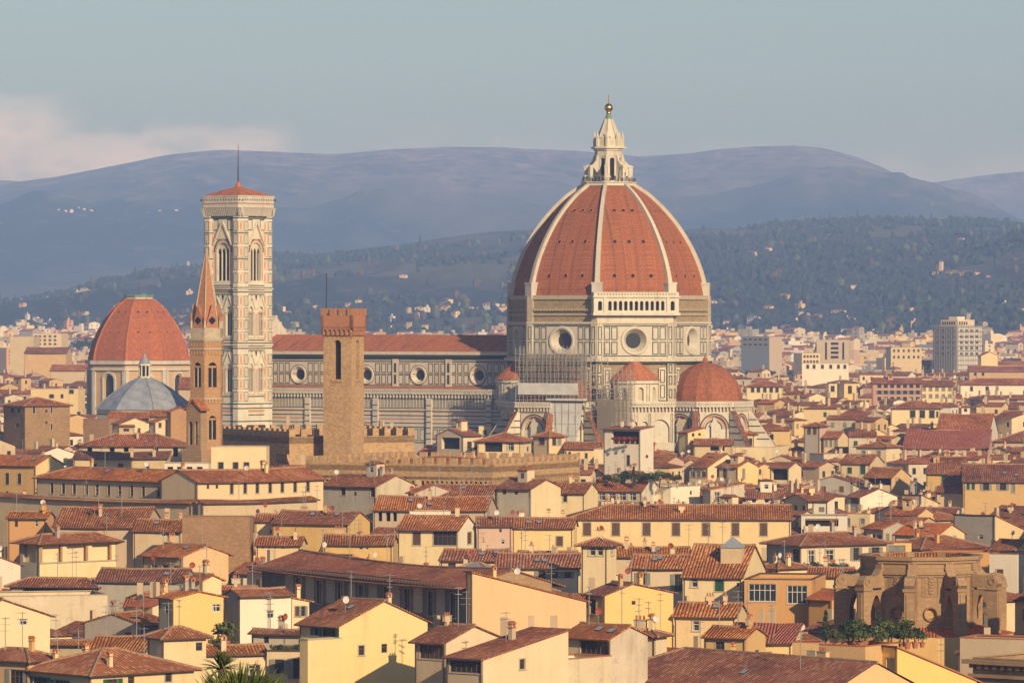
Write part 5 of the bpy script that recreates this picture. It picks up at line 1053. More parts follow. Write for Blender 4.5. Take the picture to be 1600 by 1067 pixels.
H(908, 950, 963, 851, 22, 18, 'hip', P+'cream', 'tile_red', 'slim cream roof tower with a white double window and curtains', wl=[(920, 930, 855, 868, 'w'), (932, 942, 855, 868, 'w')], wr=[(954, 959, 856, 868, 'w')], pitch=.38, keep=45, o=.8)
H(985, 1074, None, 887, 18, 10, 'gx', P+'cream', 'tile_big', 'cream house with tall grey shutters and a dark doorway, right of the slim roof tower', d=8.5, wl=[(998, 1010, 895, 914, 'o'), (1054, 1066, 897, 924, 'o')], keep=45, pitch=.38)
def cup(ro_):
    m = MB(); m.box(-1.5, 1.5, -1.4, 1.4, -1, 1.9, P+'beige'); m.hexa([(-1.7, -1.6, 1.9), (1.7, -1.6, 1.9), (1.7, 1.6, 1.9), (-1.7, 1.6, 1.9), (-.1, -.1, 3.4), (.1, -.1, 3.4), (.1, .1, 3.4), (-.1, .1, 3.4)], 'roof_metal'); return m
h_root, h_fh = H(1067, 1160, 1196, 901, 18, 13, 'gx', P+'cream', 'tile_big', 'cream house with a steep tile roof carrying a grey metal cupola and a skylight', wl=[(1079, 1090, 905, 918, 'w'), (1117, 1131, 906, 924, 'e'), (1151, 1155, 910, 916, 'd')], pitch=.43, keep=36, chim=1)
ro_ = next(o for o in h_root.children if o.name.startswith('roof')); c_ = cup(0).build('cupola', ro_); c_.location = (-2.4, 5.2, h_fh(-2.4, 5.2)-.3)
H(1053, 1150, None, 963, 16, 12, 'gx', P+'yellow', 'tile_big', 'yellow house with a low tile roof and one small white window below the golden gable', d=8.5, wl=[(1082, 1092, 970, 986, 'w')], keep=38, chim=2)
H(1163, 1268, 1290, 906, 18, 10, 'flat', P+'orange', 'gutter', 'orange house with two big white gridded windows', wl=[(1170, 1212, 913, 940, 'w'), (1230, 1261, 914, 943, 'w')], keep=50, d=7)
H(1100, 1166, 1196, 996, 16, 26, 'gx', P+'ochre', 'tile_red', 'small ochre house with a mossy tile roof left of the roof garden', keep=20, wl=[(1118, 1132, 1003, 1020, 'd')])
H(1135, 1238, 1252, 1004, 15, 12, 'sl', P+'yellow', 'tile_bright', 'low yellow house with a white edged red roof in front of the roof garden', d=6, keep=16, wl=[(1165, 1176, 1010, 1022, 'y')], pitch=.25)
H(1238, 1282, 1296, 1004, 16.5, 20, 'flat', P+'ochre', 'terracotta', 'plain ochre wall with a grey shutter below the terrace of palms', wl=[(1260, 1273, 1016, 1027, 'y')], keep=20, d=7)
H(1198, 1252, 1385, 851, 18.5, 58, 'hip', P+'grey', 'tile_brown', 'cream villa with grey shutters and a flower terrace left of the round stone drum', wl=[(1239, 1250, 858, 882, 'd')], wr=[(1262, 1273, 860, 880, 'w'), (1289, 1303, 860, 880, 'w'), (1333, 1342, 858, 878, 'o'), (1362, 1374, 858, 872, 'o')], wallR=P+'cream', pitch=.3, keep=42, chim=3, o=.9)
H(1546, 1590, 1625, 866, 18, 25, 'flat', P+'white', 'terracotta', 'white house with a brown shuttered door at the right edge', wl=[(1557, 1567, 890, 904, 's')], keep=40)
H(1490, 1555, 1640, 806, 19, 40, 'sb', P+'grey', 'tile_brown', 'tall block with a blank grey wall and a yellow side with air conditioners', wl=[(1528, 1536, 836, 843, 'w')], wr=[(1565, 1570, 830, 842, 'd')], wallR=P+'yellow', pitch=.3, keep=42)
H(1455, 1546, None, 863, 17.3, 5, 'flat', P+'orange', 'terracotta', 'low orange terrace behind the round stone drum', d=8)
H(1386, 1424, None, 848, 17.8, 5, 'flat', P+'gold', 'terracotta', 'small golden block with a grey blind right of the cream villa', d=6, wl=[(1388, 1414, 852, 868, 'y')])
H(1182, 1216, 1262, 888, 17.5, 48, 'hip', P+'cream', 'tile_brown', 'little cream house with a hipped roof below the cream villa, one dark window', wl=[(1201, 1206, 893, 902, 'd')], keep=20)
H(1262, 1300, 1348, 937, 15.5, 45, 'gx', P+'orange', 'tile_bright', 'low orange shed with a red roof between the gridded windows and the stone drum', keep=12)
H(1520, 1640, None, 1034, 15, 40, 'flat', 'sandstone', 'sandstone', 'dark brown stone church front with a heavy cornice in the lower right corner', d=20, name='church', cat='church', extra=lambda wm, fL, fR, w, d, Hh: [wm.fbox(fL, -0.8, w+1, Hh-.6, Hh-.1, 0, 1.2, 'sandstone'), wm.fbox(fL, -0.4, w+.6, Hh-2.2, Hh-1.8, 0, .5, 'sandstone'), wm.fbox(fL, -.2, w, Hh-9, Hh-8.6, 0, .5, 'sandstone')]+[wm.fbox(fL, q*1.1, q*1.1+.5, Hh-1.1, Hh-.6, 0, .8, 'sandstone') for q in range(int(w/1.1))])
H(1500, 1640, None, 1000, 16.5, 25, 'flat', P+'beige', 'terracotta', 'long beige parapet wall above the dark church front', d=6, keep=10)
H(958, 1076, None, 869, 18.8, 3, 'gx', P+'beige', 'tile_brown', 'low brown roof with chimneys squeezed under the long yellow palace', d=7, keep=4, chim=3)
H(150, 286, None, 908, 17.3, 8, 'gx', P+'grey', 'tile_dark', 'dark shadowed roof in front of the columned loggia house', d=9, keep=6)
H(1262, 1330, None, 900, 17, 10, 'gx', P+'cream', 'tile_brown', 'plain brown roof between the little hipped house and the round stone drum', d=6, keep=6)
# ---- middle rows
H(888, 1236, None, 811, 20, 2, 'hg', P+'yellow', 'tile_brown', 'very long yellow palace front with a row of brown closed shutters', d=14, wl=row([917, 962, 1010, 1056, 1103, 1149, 1193], 817, 837, 12, 's'), pitch=.3, keep=48, name='palace', cat='palace', chim=5, dish=1)
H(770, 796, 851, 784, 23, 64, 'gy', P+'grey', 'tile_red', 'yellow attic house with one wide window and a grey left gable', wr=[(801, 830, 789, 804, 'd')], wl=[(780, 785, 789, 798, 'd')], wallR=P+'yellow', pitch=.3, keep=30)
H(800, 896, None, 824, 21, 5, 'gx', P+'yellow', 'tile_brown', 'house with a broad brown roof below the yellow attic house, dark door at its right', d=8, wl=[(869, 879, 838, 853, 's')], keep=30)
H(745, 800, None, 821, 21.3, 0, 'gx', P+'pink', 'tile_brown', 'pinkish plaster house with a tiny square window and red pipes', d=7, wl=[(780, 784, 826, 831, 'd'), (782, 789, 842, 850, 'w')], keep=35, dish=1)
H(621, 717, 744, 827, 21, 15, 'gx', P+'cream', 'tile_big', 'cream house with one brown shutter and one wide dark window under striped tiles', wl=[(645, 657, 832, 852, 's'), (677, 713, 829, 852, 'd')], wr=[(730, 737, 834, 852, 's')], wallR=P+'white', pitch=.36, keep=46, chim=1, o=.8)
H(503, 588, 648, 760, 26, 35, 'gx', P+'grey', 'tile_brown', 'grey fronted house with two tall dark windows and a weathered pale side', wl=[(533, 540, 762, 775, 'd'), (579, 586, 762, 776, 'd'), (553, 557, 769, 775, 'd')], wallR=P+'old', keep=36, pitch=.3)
H(640, 648, 706, 770, 25, 40, 'gx', P+'old', 'tile_red', 'pale weathered gable wall with a small white door right of the grey fronted house', wr=[(650, 654, 772, 782, 'w')], pitch=.25, keep=20)
H(425, 545, 578, 818, 22, 20, 'gx', P+'ochre', 'tile_dark', 'broad dark brown roof with an ochre gable above the white cube', pitch=.36, keep=6, dish=1, chim=1)
H(398, 486, None, 814, 22, 6, 'gx', P+'cream', 'tile_brown', 'low cream house with pergola and metal flue, left of the white cube', d=6, wl=[(422, 430, 827, 834, 'd'), (462, 468, 818, 828, 'w')], keep=22, pitch=.3)
H(486, 526, None, 802, 23.2, 4, 'flat', P+'white', 'trim_stone', 'bright blank white cube among brown roofs', d=6, keep=34)
H(583, 760, None, 797, 22.5, 8, 'gx', P+'beige', 'tile_red', 'long rust red roof above a row of dark loggia windows and terrace table', d=12, wl=[(591, 597, 801, 815, 'v'), (603, 610, 801, 815, 'v'), (614, 620, 801, 815, 'v')], keep=10, pitch=.34, ant=3)
H(640, 704, None, 799, 22.9, 0, 'flat', P+'white', 'trim_stone', 'white parapet with a dish behind the cream house with the wide dark window', d=4, keep=10, dish=1)
H(676, 766, None, 778, 24, 8, 'gx', P+'grey', 'tile_brown', 'brown roof below the arcaded battlement, partly shadowed at its right end', d=12, pitch=.34, keep=6)
H(775, 830, 876, 764, 25.5, 30, 'gx', P+'grey', 'tile_brown', 'house with a grey front and cream gable under the end of the battlement wall', wl=[(785, 791, 766, 773, 'd'), (804, 809, 768, 773, 'd')], wallR=P+'cream', keep=22, pitch=.28)
H(862, 914, 934, 770, 24, 15, 'gx', P+'cream', 'tile_dark', 'cream house with a dark doorway right of the tall thin flue', keep=16, wl=[(880, 886, 774, 784, 'd')])
H(715, 760, 772, 890, 18.5, 20, 'hip', P+'cream', 'roof_slate', 'small building with a grey slate pyramid roof', pitch=.5, keep=8)
H(928, 1003, 1030, 767, 19, 15, 'gx', P+'grey', 'tile_red', 'red roofed house with a strip of greenhouse windows left of the bright white blocks', wl=[(934, 946, 770, 782, 'w'), (950, 962, 770, 782, 'w'), (966, 978, 770, 782, 'w'), (982, 994, 770, 782, 'w')], wallR=P+'white', keep=20)
H(1000, 1048, 1094, 761, 19.5, 38, 'flat', P+'white', 'trim_stone', 'bright white stepped block with a tall plaster chimney', keep=26, wr=[(1078, 1081, 768, 774, 'd')], chim=1)
H(943, 1001, 1021, 671, 30.5, 28, 'sl', P+'white', 'tile_red', 'white tower house with a dark roof loggia full of red flowers', wl=[(956, 998, 674, 694, 'v'), (979, 984, 711, 728, 'd')], wr=[(1009, 1013, 711, 716, 'd')], pitch=.08, keep=68, o=1.0)
H(833, 858, 883, 682, 26, 45, 'hip', P+'yellow', 'tile_red', 'square yellow tower house with a red pyramid roof in front of the scaffolding', wl=[(842, 851, 684, 695, 'd')], wr=[(863, 869, 684, 696, 'd'), (871, 877, 684, 696, 'y')], keep=34, pitch=.4)
H(882, 936, None, 701, 23, 4, 'gx', P+'yellow', 'tile_brown', 'low yellow house with arched doors right of the square yellow tower house', d=9, wl=[(881, 885, 706, 716, 'd'), (888, 892, 706, 716, 'd'), (902, 906, 708, 716, 'd'), (914, 918, 708, 716, 'd')], keep=18)
H(928, 962, None, 702, 23.5, 4, 'flat', P+'cream', 'trim_stone', 'cream terrace block with one dark window left of the white tower house', d=7, wl=[(952, 957, 707, 713, 'd')], keep=14)
H(682, 724, 752, 681, 25, 45, 'gy', P+'cream', 'tile_red', 'cream villa with two arched windows and an open loggia at its left', wl=[(690, 718, 684, 702, 'v')], wr=[(730, 737, 690, 704, 'd'), (741, 747, 690, 704, 'd')], keep=25, pitch=.34)
H(746, 814, 830, 689, 24, 12, 'hip', P+'cream', 'tile_red', 'cream house with a wide red roof and plants in its open loggia', wl=[(757, 785, 691, 706, 'v'), (792, 803, 692, 704, 'w')], wr=[(823, 826, 699, 706, 'd')], keep=24, o=1.0)
H(653, 702, 728, 709, 20, 22, 'gx', P+'white', 'tile_bright', 'low white house with a bright red roof behind the arcaded battlement', keep=6, wl=[(660, 670, 711, 717, 'd'), (678, 688, 711, 717, 'd')])
H(646, 722, 738, 662, 27, 10, 'gx', P+'yellow', 'tile_red', 'long plain yellow house below the marble nave wall', keep=18, pitch=.28)
H(748, 768, 772, 666, 27, 10, 'flat', P+'cream', 'trim_stone', 'tiny cream roof turret with one dark window in front of the nave', d=4, wl=[(755, 760, 672, 679, 'd')], keep=16)
H(1060, 1075, 1101, 676, 26, 52, 'sl', P+'yellow', 'tile_red', 'narrow tall yellow house with small windows before the eastern apse', wr=[(1081, 1085, 676, 682, 'd'), (1091, 1095, 675, 681, 'd'), (1082, 1086, 688, 693, 'd')], pitch=.2, keep=34)
H(1060, 1073, 1078, 655, 29, 30, 'flat', P+'yellow', 'trim_stone', 'slim yellow stair turret with a grey shutter behind the narrow yellow house', d=4, keep=10)
H(1137, 1179, 1201, 678, 25, 16, 'hip', P+'cream', 'tile_red', 'cream house with low red hipped roof and black openings below the apse', wl=[(1147, 1158, 685, 697, 'd'), (1170, 1175, 685, 696, 'd')], keep=22)
H(1138, 1206, 1232, 699, 22, 14, 'flat', P+'cream', 'trim_stone', 'plain cream terrace wall under the low hipped house by the apse', keep=10, d=6)
H(1084, 1144, None, 695, 23, 4, 'gx', P+'beige', 'tile_brown', 'long low beige house with a shaded porch before the apse', d=8, wl=[(1110, 1132, 698, 704, 'v')], keep=12)
H(1076, 1106, 1165, 730, 19, 42, 'gx', P+'cream', 'tile_brown', 'cream gable house with a silver flue and satellite dish', pitch=.42, keep=26, dish=1, chim=1)
H(1120, 1153, 1184, 730, 20, 38, 'gx', P+'beige', 'tile_brown', 'house with beige left wall, brown shutters and a sunlit yellow gable', wl=[(1129, 1137, 733, 748, 's'), (1121, 1124, 735, 746, 's')], wr=[(1160, 1164, 733, 748, 'y')], wallR=P+'yellow', keep=26)
H(1174, 1183, 1206, 730, 19.5, 55, 'gx', P+'yellow', 'tile_red', 'small orange yellow gable with a single slit window', wr=[(1186, 1189, 733, 741, 'd')], wallR=P+'gold', keep=24)
H(1203, 1233, 1252, 731, 19.8, 28, 'gx', P+'cream', 'tile_dark', 'house with a dark open roof loggia hung with plants', wl=[(1206, 1230, 733, 750, 'v')], keep=22)
H(1098, 1110, 1163, 765, 19, 58, 'sl', P+'grey', 'tile_red', 'grey plaster house with one white window and a roof rising to the right', wr=[(1116, 1125, 769, 785, 'w')], wallR=P+'old', pitch=.14, keep=22)
H(1166, 1222, None, 778, 18, 5, 'gx', P+'white', 'tile_brown', 'low white house with three small windows under a brown roof above the long yellow palace', d=10, wl=row([1178, 1187, 1198], 780, 785, 6), keep=6)
H(1256, 1281, 1293, 666, 27, 25, 'hip', P+'grey', 'tile_brown', 'tower house with two arched windows and an orange right side', wl=[(1261, 1267, 668, 679, 's'), (1270, 1276, 668, 679, 's')], wallR=P+'pink', keep=34)
H(1286, 1310, 1325, 684, 24, 20, 'gx', P+'yellow', 'tile_red', 'low yellow house with three shuttered windows right of the arch windowed tower house', wl=row([1291, 1298, 1305], 688, 698, 4, 'y'), keep=14)
H(1392, 1470, None, 638, 28, 4, 'hip', P+'cream', 'tile_red', 'long yellow house with three tall arched windows', d=12, wl=[(1422, 1430, 641, 653, 'd'), (1437, 1445, 641, 653, 'd'), (1452, 1460, 641, 653, 'd'), (1463, 1466, 643, 652, 'd')], keep=16)
H(1313, 1360, 1380, 724, 20.5, 20, 'gx', P+'yellow', 'tile_brown', 'yellow house with two dark green shuttered windows and a white dish', wl=[(1324, 1331, 730, 740, 'e'), (1344, 1352, 727, 741, 'e')], keep=18, dish=1)
H(1350, 1394, 1422, 746, 18.5, 25, 'gx', P+'yellow', 'tile_brown', 'yellow gable with a plant filled pergola under its left roof', wl=[(1356, 1392, 747, 758, 'v')], wr=[(1399, 1402, 745, 754, 'w')], wallR=P+'gold', keep=22)
H(1447, 1504, 1521, 740, 20, 12, 'gx', P+'ochre', 'tile_brown', 'ochre house with a closed green shutter and an open window beside it', wl=[(1471, 1479, 743, 757, 'e'), (1494, 1501, 745, 760, 'o')], keep=22)
H(1505, 1640, None, 752, 21, 4, 'gx', P+'ochre', 'tile_brown', 'wide ochre house with grey and green shutters at the right edge', d=20, wl=[(1510, 1515, 753, 765, 'e'), (1518, 1523, 753, 765, 'e'), (1536, 1545, 753, 766, 'o'), (1562, 1572, 753, 766, 'o'), (1580, 1586, 755, 770, 'y'), (1580, 1587, 787, 794, 'd')], keep=44, chim=1)
H(1410, 1545, None, 701, 20, 8, 'sl', P+'pink', 'tile_bright', 'large salmon red sloping roof with a dark railing along its top', d=19, pitch=.25, keep=4, g=.1)
H(1462, 1545, 1559, 678, 22, 10, 'gx', P+'white', 'tile_red', 'brown roofed hall with a white gable behind the salmon red roof', keep=3, d=12)
H(1552, 1640, None, 690, 22.5, 10, 'hip', P+'beige', 'tile_brown', 'brown hipped roof with a stout cream chimney at the right edge', d=16, keep=8, chim=1)
H(1269, 1294, 1304, 783, 21, 22, 'sl', P+'white', 'tile_dark', 'white attic box with a grey double shutter on a railed roof terrace', wl=[(1279, 1288, 792, 800, 'y')], keep=24, pitch=.15)
H(1252, 1324, None, 806, 19, 4, 'flat', P+'white', 'trim_stone', 'flat roofed white terrace with thin posts under the white attic box', d=7, wl=[(1258, 1310, 810, 822, 'v')], keep=16)
H(1350, 1380, 1426, 826, 18, 55, 'gx', P+'grey', 'tile_red', 'gable in shadow with a cream top left of the bright rust roof', keep=12)
H(1398, 1466, 1507, 836, 18, 32, 'gx', P+'cream', 'tile_bright', 'bright rust roofed house with a cream gable and two air conditioners', keep=14, wr=[(1490, 1495, 838, 846, 'w')], dish=1)
H(1382, 1440, 1540, 857, 16.5, 56, 'hip', P+'orange', 'tile_brown', 'wide brown hipped roof with pale ridge tiles behind the round stone drum', keep=6)
H(1322, 1344, 1402, 777, 18, 55, 'gx', P+'white', 'tile_brown', 'white gable house with a window beside its dark left wall', wl=[(1330, 1342, 779, 787, 'd')], keep=14)
H(1408, 1440, 1466, 774, 18, 42, 'sb', P+'cream', 'tile_red', 'cream house with a balcony and slanting top in the middle of the right rooftops', keep=18, pitch=.3, wl=[(1420, 1430, 777, 786, 'd')])
H(1462, 1512, 1574, 769, 18.5, 20, 'gx', P+'yellow', 'tile_red', 'yellow house with a long thin eave and a bright blank cream side', wallR=P+'cream', keep=20, pitch=.28)
H(6, 39, 109, 634, 33.5, 58, 'hip', 'stone_brown', 'tile_red', 'massive brown stone house with a hipped red roof at the left', wl=[(17, 23, 637, 646, 'd'), (27, 33, 637, 646, 'd'), (24, 30, 662, 668, 'd')], wr=[(51, 55, 636, 646, 'd'), (71, 74, 640, 645, 'd'), (79, 82, 636, 646, 'd'), (71, 74, 658, 663, 'd'), (79, 82, 662, 672, 'd')], keep=44, pitch=.3)
H(121, 285, None, 697, 28, 4, 'hip', P+'beige', 'tile_red', 'long house with five square dark attic openings under a red roof', d=14, wl=row([140, 175, 197, 243, 274], 699, 713, 8, 'v'), keep=17)
H(115, 262, None, 716, 26, 3, 'sl', P+'beige', 'tile_dark', 'low lean-to of beige wall under the house with five square openings', d=5, keep=18, pitch=.25)
H(-40, 56, 100, 727, 24, 35, 'gx', P+'ochre', 'tile_red', 'big ochre house with two tall dark windows at the left edge', wl=[(8, 14, 740, 758, 'd'), (27, 33, 740, 757, 'd'), (9, 13, 768, 772, 'd')], wallR=P+'yellow', keep=48, pitch=.4)
H(57, 302, None, 754, 27.5, 45, 'hip', P+'beige', 'tile_red', 'long beige wing with a row of twelve narrow windows under one red roof', d=9, wl=[(x-2.5, x+2.5, 762, 779, 'd') for x in (81, 99, 116, 135, 152, 170, 187, 206, 224, 248, 283)], keep=28, pitch=.36, ant=1)
H(285, 309, 505, 753, 27.8, 48, 'gy', P+'yellow', 'tile_red', 'long sunlit yellow wing with evenly spaced windows, meeting the beige wing at an angle', wr=[(323, 327, 758, 764, 'd'), (337, 341, 758, 764, 'd')]+[(x-2.5, x+2.5, 757, 773, 'd') for x in (362, 383, 402, 422, 441, 461, 481)], keep=28, pitch=.36, w=10)
H(-10, 300, None, 786, 24.9, 44, 'sl', P+'beige', 'tile_dark', 'dark lower roof strip running below the long beige wing', d=1.6, keep=12, pitch=.25, chim=0, ant=1)
H(300, 318, 495, 786, 25.0, 48, 'sr', P+'beige', 'tile_dark', 'dark lower roof strip running below the sunlit yellow wing', keep=8, pitch=.25, w=1.6, chim=0)
H(12, 73, 84, 809, 22.8, 8, 'gx', P+'orange', 'tile_brown', 'bright orange house with two small windows at the left', d=12, wl=[(23, 28, 814, 823, 'd'), (54, 60, 813, 823, 'w')], keep=40, dish=1)
H(30, 62, 236, 847, 20, 46, 'hip', P+'grey', 'tile_brown', 'large cream house with an open columned loggia under a wide hipped roof', wl=[(36, 56, 850, 879, 'l')], wr=[(66, 98, 850, 879, 'l'), (104, 138, 850, 879, 'l'), (144, 174, 850, 879, 'l'), (180, 208, 850, 879, 'l'), (214, 232, 852, 876, 'd')], wallR=P+'cream', keep=58, o=1.1, pitch=.36, chim=2, extra=lambda wm, fL, fR, w, d, Hh: [wm.fbox(fR, u, u+.35, Hh-3.2, Hh-.1, -.1, .12, 'brick_orange') for u in (.1, 4.2, 9.3, 14.2, 18.6)]+[wm.fbox(fR, 0, d, Hh-3.4, Hh-3.2, 0, .15, 'trim_stone')])
H(223, 286, 357, 869, 19, 44, 'gx', P+'ochre', 'tile_red', 'house with tall blue grey shutters in its shaded front and a plain orange gable', wl=[(237, 246, 884, 908, 'o'), (254, 264, 884, 908, 'o'), (271, 282, 884, 908, 'o')], wallR=P+'gold', keep=42, pitch=.3, o=1.0)
H(285, 390, None, 808, 24.3, 4, 'flat', 'brick_brown', 'brick_brown', 'tall blank wall of bare brown brick', d=5, keep=52, name='brick_wall', cat='wall')
H(84, 224, None, 823, 22, 8, 'gx', P+'beige', 'tile_dark', 'wide dark brown roof with skylight above the columned loggia house', d=15, keep=4, pitch=.36, chim=1, ant=2)
H(208, 284, None, 829, 21.5, 6, 'gx', P+'beige', 'tile_dark', 'low dark roofed beige house left of the bare brick wall', d=9, keep=10, wl=[(252, 280, 831, 838, 'w')])
H(-40, -8, 32, 868, 18, 55, 'sb', P+'white', 'tile_dark', 'cream house with a dark sloping roof left of the columned loggia house', pitch=.35, keep=36)
H(400, 470, None, 851, 20, 5, 'gx', P+'yellow', 'tile_brown', 'yellow wall with a row of air conditioners under a dark roof', d=6, wl=row([410, 420, 430, 442], 852, 857, 5, 'w'), keep=12, dish=1)
H(505, 614, None, 850, 20.5, 4, 'gx', P+'ochre', 'tile_dark', 'cluttered ochre terrace house above the painted palace', d=7, wl=[(560, 567, 853, 859, 'w'), (571, 576, 853, 859, 'w')], keep=14, ant=2, chim=1)
H(130, 170, 188, 655, 31, 26, 'flat', 'brick_brown', 'brick_brown', 'dark brick block with a sunlit right side left of the pale pyramid roof', keep=26, name='brick_wall', cat='wall')
H(48, 122, None, 608, 33, 8, 'flat', P+'yellow', 'trim_stone', 'yellow house with a raised stair turret in front of the big red church dome', d=10, wl=[(77, 84, 616, 622, 'd'), (95, 99, 616, 622, 'd'), (108, 115, 608.8, 615, 'd')], keep=12)
H(176, 188, 233, 662, 31, 55, 'gx', P+'cream', 'tile_red', 'cream gable house below the pale pyramid roof', keep=18)
H(233, 243, 268, 660, 31.5, 52, 'gx', P+'cream', 'tile_red', 'narrow cream gable with a dark window right of the cream gable house', wr=[(248, 252, 660, 668, 'd')], keep=18)
H(262, 267, 295, 643, 34, 52, 'gx', 'brick_orange', 'tile_red', 'blank orange brown brick gable left of the slender church tower', keep=30, name='brick_wall', cat='wall')
H(257, 326, None, 724, 27.2, 3, 'flat', P+'white', 'trim_stone', 'white terrace with a row of dark arches below the slender church tower', d=5, wl=row([266, 281, 296, 312], 729, 741, 9, 'v'), keep=18)
H(330, 416, None, 698, 31, 3, 'flat', P+'cream', 'trim_stone', 'low cream block with cluttered terrace before the crenellated palace', d=6, wl=row([345, 368, 385], 722, 733, 8, 'd'), keep=40)
H(945, 1062, None, 757, 19.5, 4, 'flat', P+'beige', 'trim_stone', 'flat terrace carrying a thick roof garden of small trees', d=7, keep=4)
H(168, 232, None, 653, 30.5, 8, 'gx', P+'cream', 'tile_red', 'low cream house tucked under the left edge of the pale pyramid roof', d=8, keep=8)
H(234, 288, None, 650, 31.2, 8, 'gx', P+'beige', 'tile_brown', 'low beige house tucked under the right edge of the pale pyramid roof', d=8, keep=6)
# ---- beyond the cathedral
FAR = 'houses beyond the cathedral'
H(1166, 1223, None, 604, 30, 4, 'hip', P+'cream', 'tile_red', 'pale yellow house with five windows in one row behind the apse', d=11, wl=row([1176, 1185, 1195, 1205, 1214], 606, 613, 5), keep=12)
H(1308, 1319, 1338, 600, 32, 55, 'flat', P+'grey', 'trim_stone', 'square yellow block tower with a single tall window', wr=[(1325, 1331, 603, 615, 'd')], wallR=P+'gold', keep=14)
H(1290, 1295, 1308, 600, 32, 55, 'flat', P+'cream', 'trim_stone', 'smaller yellow block tower left of the square one', wr=[(1298, 1304, 603, 612, 'd')], wallR=P+'yellow', keep=10)
H(1436, 1489, None, 603, 30, 3, 'gx', P+'cream', 'tile_dark', 'cream house with two rows of five green shuttered windows', d=12, wl=row([1444, 1454, 1464, 1474, 1484], 605, 611, 5, 'y')+row([1444, 1454, 1464, 1474, 1484], 616, 622, 5, 'y'), keep=18)
H(1363, 1441, None, 599, 31, 3, 'gx', P+'salmon', 'tile_red', 'long salmon house with loggias beside the cream house of ten windows', d=12, wl=row([1374, 1384, 1394, 1404, 1414, 1424, 1434], 601, 606, 6)+row([1374, 1384, 1394, 1404, 1414, 1424, 1434], 610, 616, 6, 'o')+row([1374, 1384, 1394, 1404, 1414, 1424, 1434], 620, 626, 6), keep=16)
H(1253, 1326, None, 568, 35, 4, 'flat', P+'white', 'trim_stone', 'long low white modern building with a row of dark windows', d=14, wl=row([1262, 1272, 1285, 1298, 1310, 1320], 570, 576, 4), keep=8)
H(1276, 1327, None, 531, 42, 5, 'flat', P+'beige', 'metal_grey', 'apartment block with a dark top and white balconies between two beige shafts', d=20, wl=[(1289, 1292, 535, 562, 'v'), (1316, 1319, 535, 562, 'v')]+[(1298, 1310, y, y+4, 'v') for y in (535, 542, 549, 556)], keep=32, name='apartment_block', cat='apartment block')
H(1384, 1392, 1440, 543, 40, 55, 'flat', P+'grey', 'metal_grey', 'pale concrete apartment block with square windows left of the scaffolded tower block', wr=row([1397, 1404, 1412, 1420, 1428, 1435], 546, 550, 3)+row([1397, 1404, 1412, 1420, 1428, 1435], 556, 560, 3), wallR=P+'beige', keep=18, name='apartment_block', cat='apartment block')
H(1158, 1202, 1222, 526, 45, 40, 'flat', 'roof_slate', 'metal_grey', 'dark blue grey office slab with a beige right end', wallR=P+'beige', keep=12, name='apartment_block', cat='apartment block', wl=row([1164, 1172, 1180, 1188, 1196], 529, 532, 6)+row([1164, 1172, 1180, 1188, 1196], 537, 540, 6))
H(1240, 1253, 1281, 552, 37, 50, 'flat', P+'grey', 'tile_red', 'cream school building with two rows of orange windows', wallR=P+'cream', wr=row([1257, 1262, 1267, 1272, 1277], 555, 559, 3.4, 's')+row([1257, 1262, 1267, 1272, 1277], 563, 567, 3.4, 's'), keep=16, name='apartment_block', cat='apartment block')
def tower_scaf(wm, fL, fR, w, d, Hh):
    for fr, L in ((fL, w), (fR, d)):
        for q in range(11): u = L*q/10; wm.fbox(fr, u-.12, u+.12, 0, Hh+1, .9, 1.1, 'metal_grey')
        for q in range(12): wm.fbox(fr, 0, L, Hh-2.6*q-.2, Hh-2.6*q, .85, 1.15, 'metal_grey')
H(1458, 1496, 1534, 510, 51.5, 44, 'flat', P+'grey', 'trim_stone', 'tall modern tower block wrapped in scaffolding, with a cream penthouse on top', wallR=P+'white', wr=[(x-2, x+2, y, y+4, 'd') for x in (1502, 1510, 1518, 1526) for y in (515, 524, 533, 542, 551)], wl=[(x-2, x+2, y, y+4, 'd') for x in (1464, 1473, 1482, 1490) for y in (515, 524, 533, 542, 551)], keep=52, name='apartment_tower', cat='tower block', extra=lambda wm, fL, fR, w, d, Hh: [tower_scaf(wm, fL, fR, w, d, Hh), wm.box(-w*.72, -w*.02, .8, d*.72, Hh-.5, Hh+3.6, P+'cream'), wm.box(-w*.45, -w*.1, 2, d*.4, Hh+3.6, Hh+5.4, P+'white')]+[patch(wm, frame((-w*.72, .8, 0), (1, 0, 0), (0, -1, 0)), 1+q*1.6, 2+q*1.6, Hh+.8, Hh+2.6, 'dark_inside', .05) for q in range(6)]+[patch(wm, frame((-w*.02, .8, 0), (0, 1, 0), (1, 0, 0)), 1+q*2, 2.2+q*2, Hh+.8, Hh+2.6, 'dark_inside', .05) for q in range(4)])
H(1528, 1533, 1559, 556, 36, 52, 'gx', P+'cream', 'tile_red', 'cream gable right below the scaffolded tower block', wallR=P+'yellow', keep=10)
H(1418, 1640, None, 571, 30, 3, 'gx', P+'cream', 'tile_red', 'very long low cream building with a red roof under the scaffolded tower block', d=16, wl=row([1440, 1450, 1460, 1470, 1480, 1490, 1500], 573, 577, 4), keep=6)
H(1514, 1640, None, 580, 29, 3, 'gx', P+'ochre', 'tile_red', 'ochre walled building with two dark windows right of the long low cream one', d=16, wl=[(1522, 1526, 582, 587, 'd'), (1534, 1538, 582, 587, 'd')], keep=8)
H(1500, 1640, None, 601, 28, 4, 'hip', P+'white', 'tile_red', 'long white house with a red hipped roof near the right edge beyond the cathedral', d=14, wl=[(1516, 1520, 604, 611, 'd'), (1540, 1545, 604, 611, 'd'), (1556, 1560, 604, 610, 'y')], keep=10)
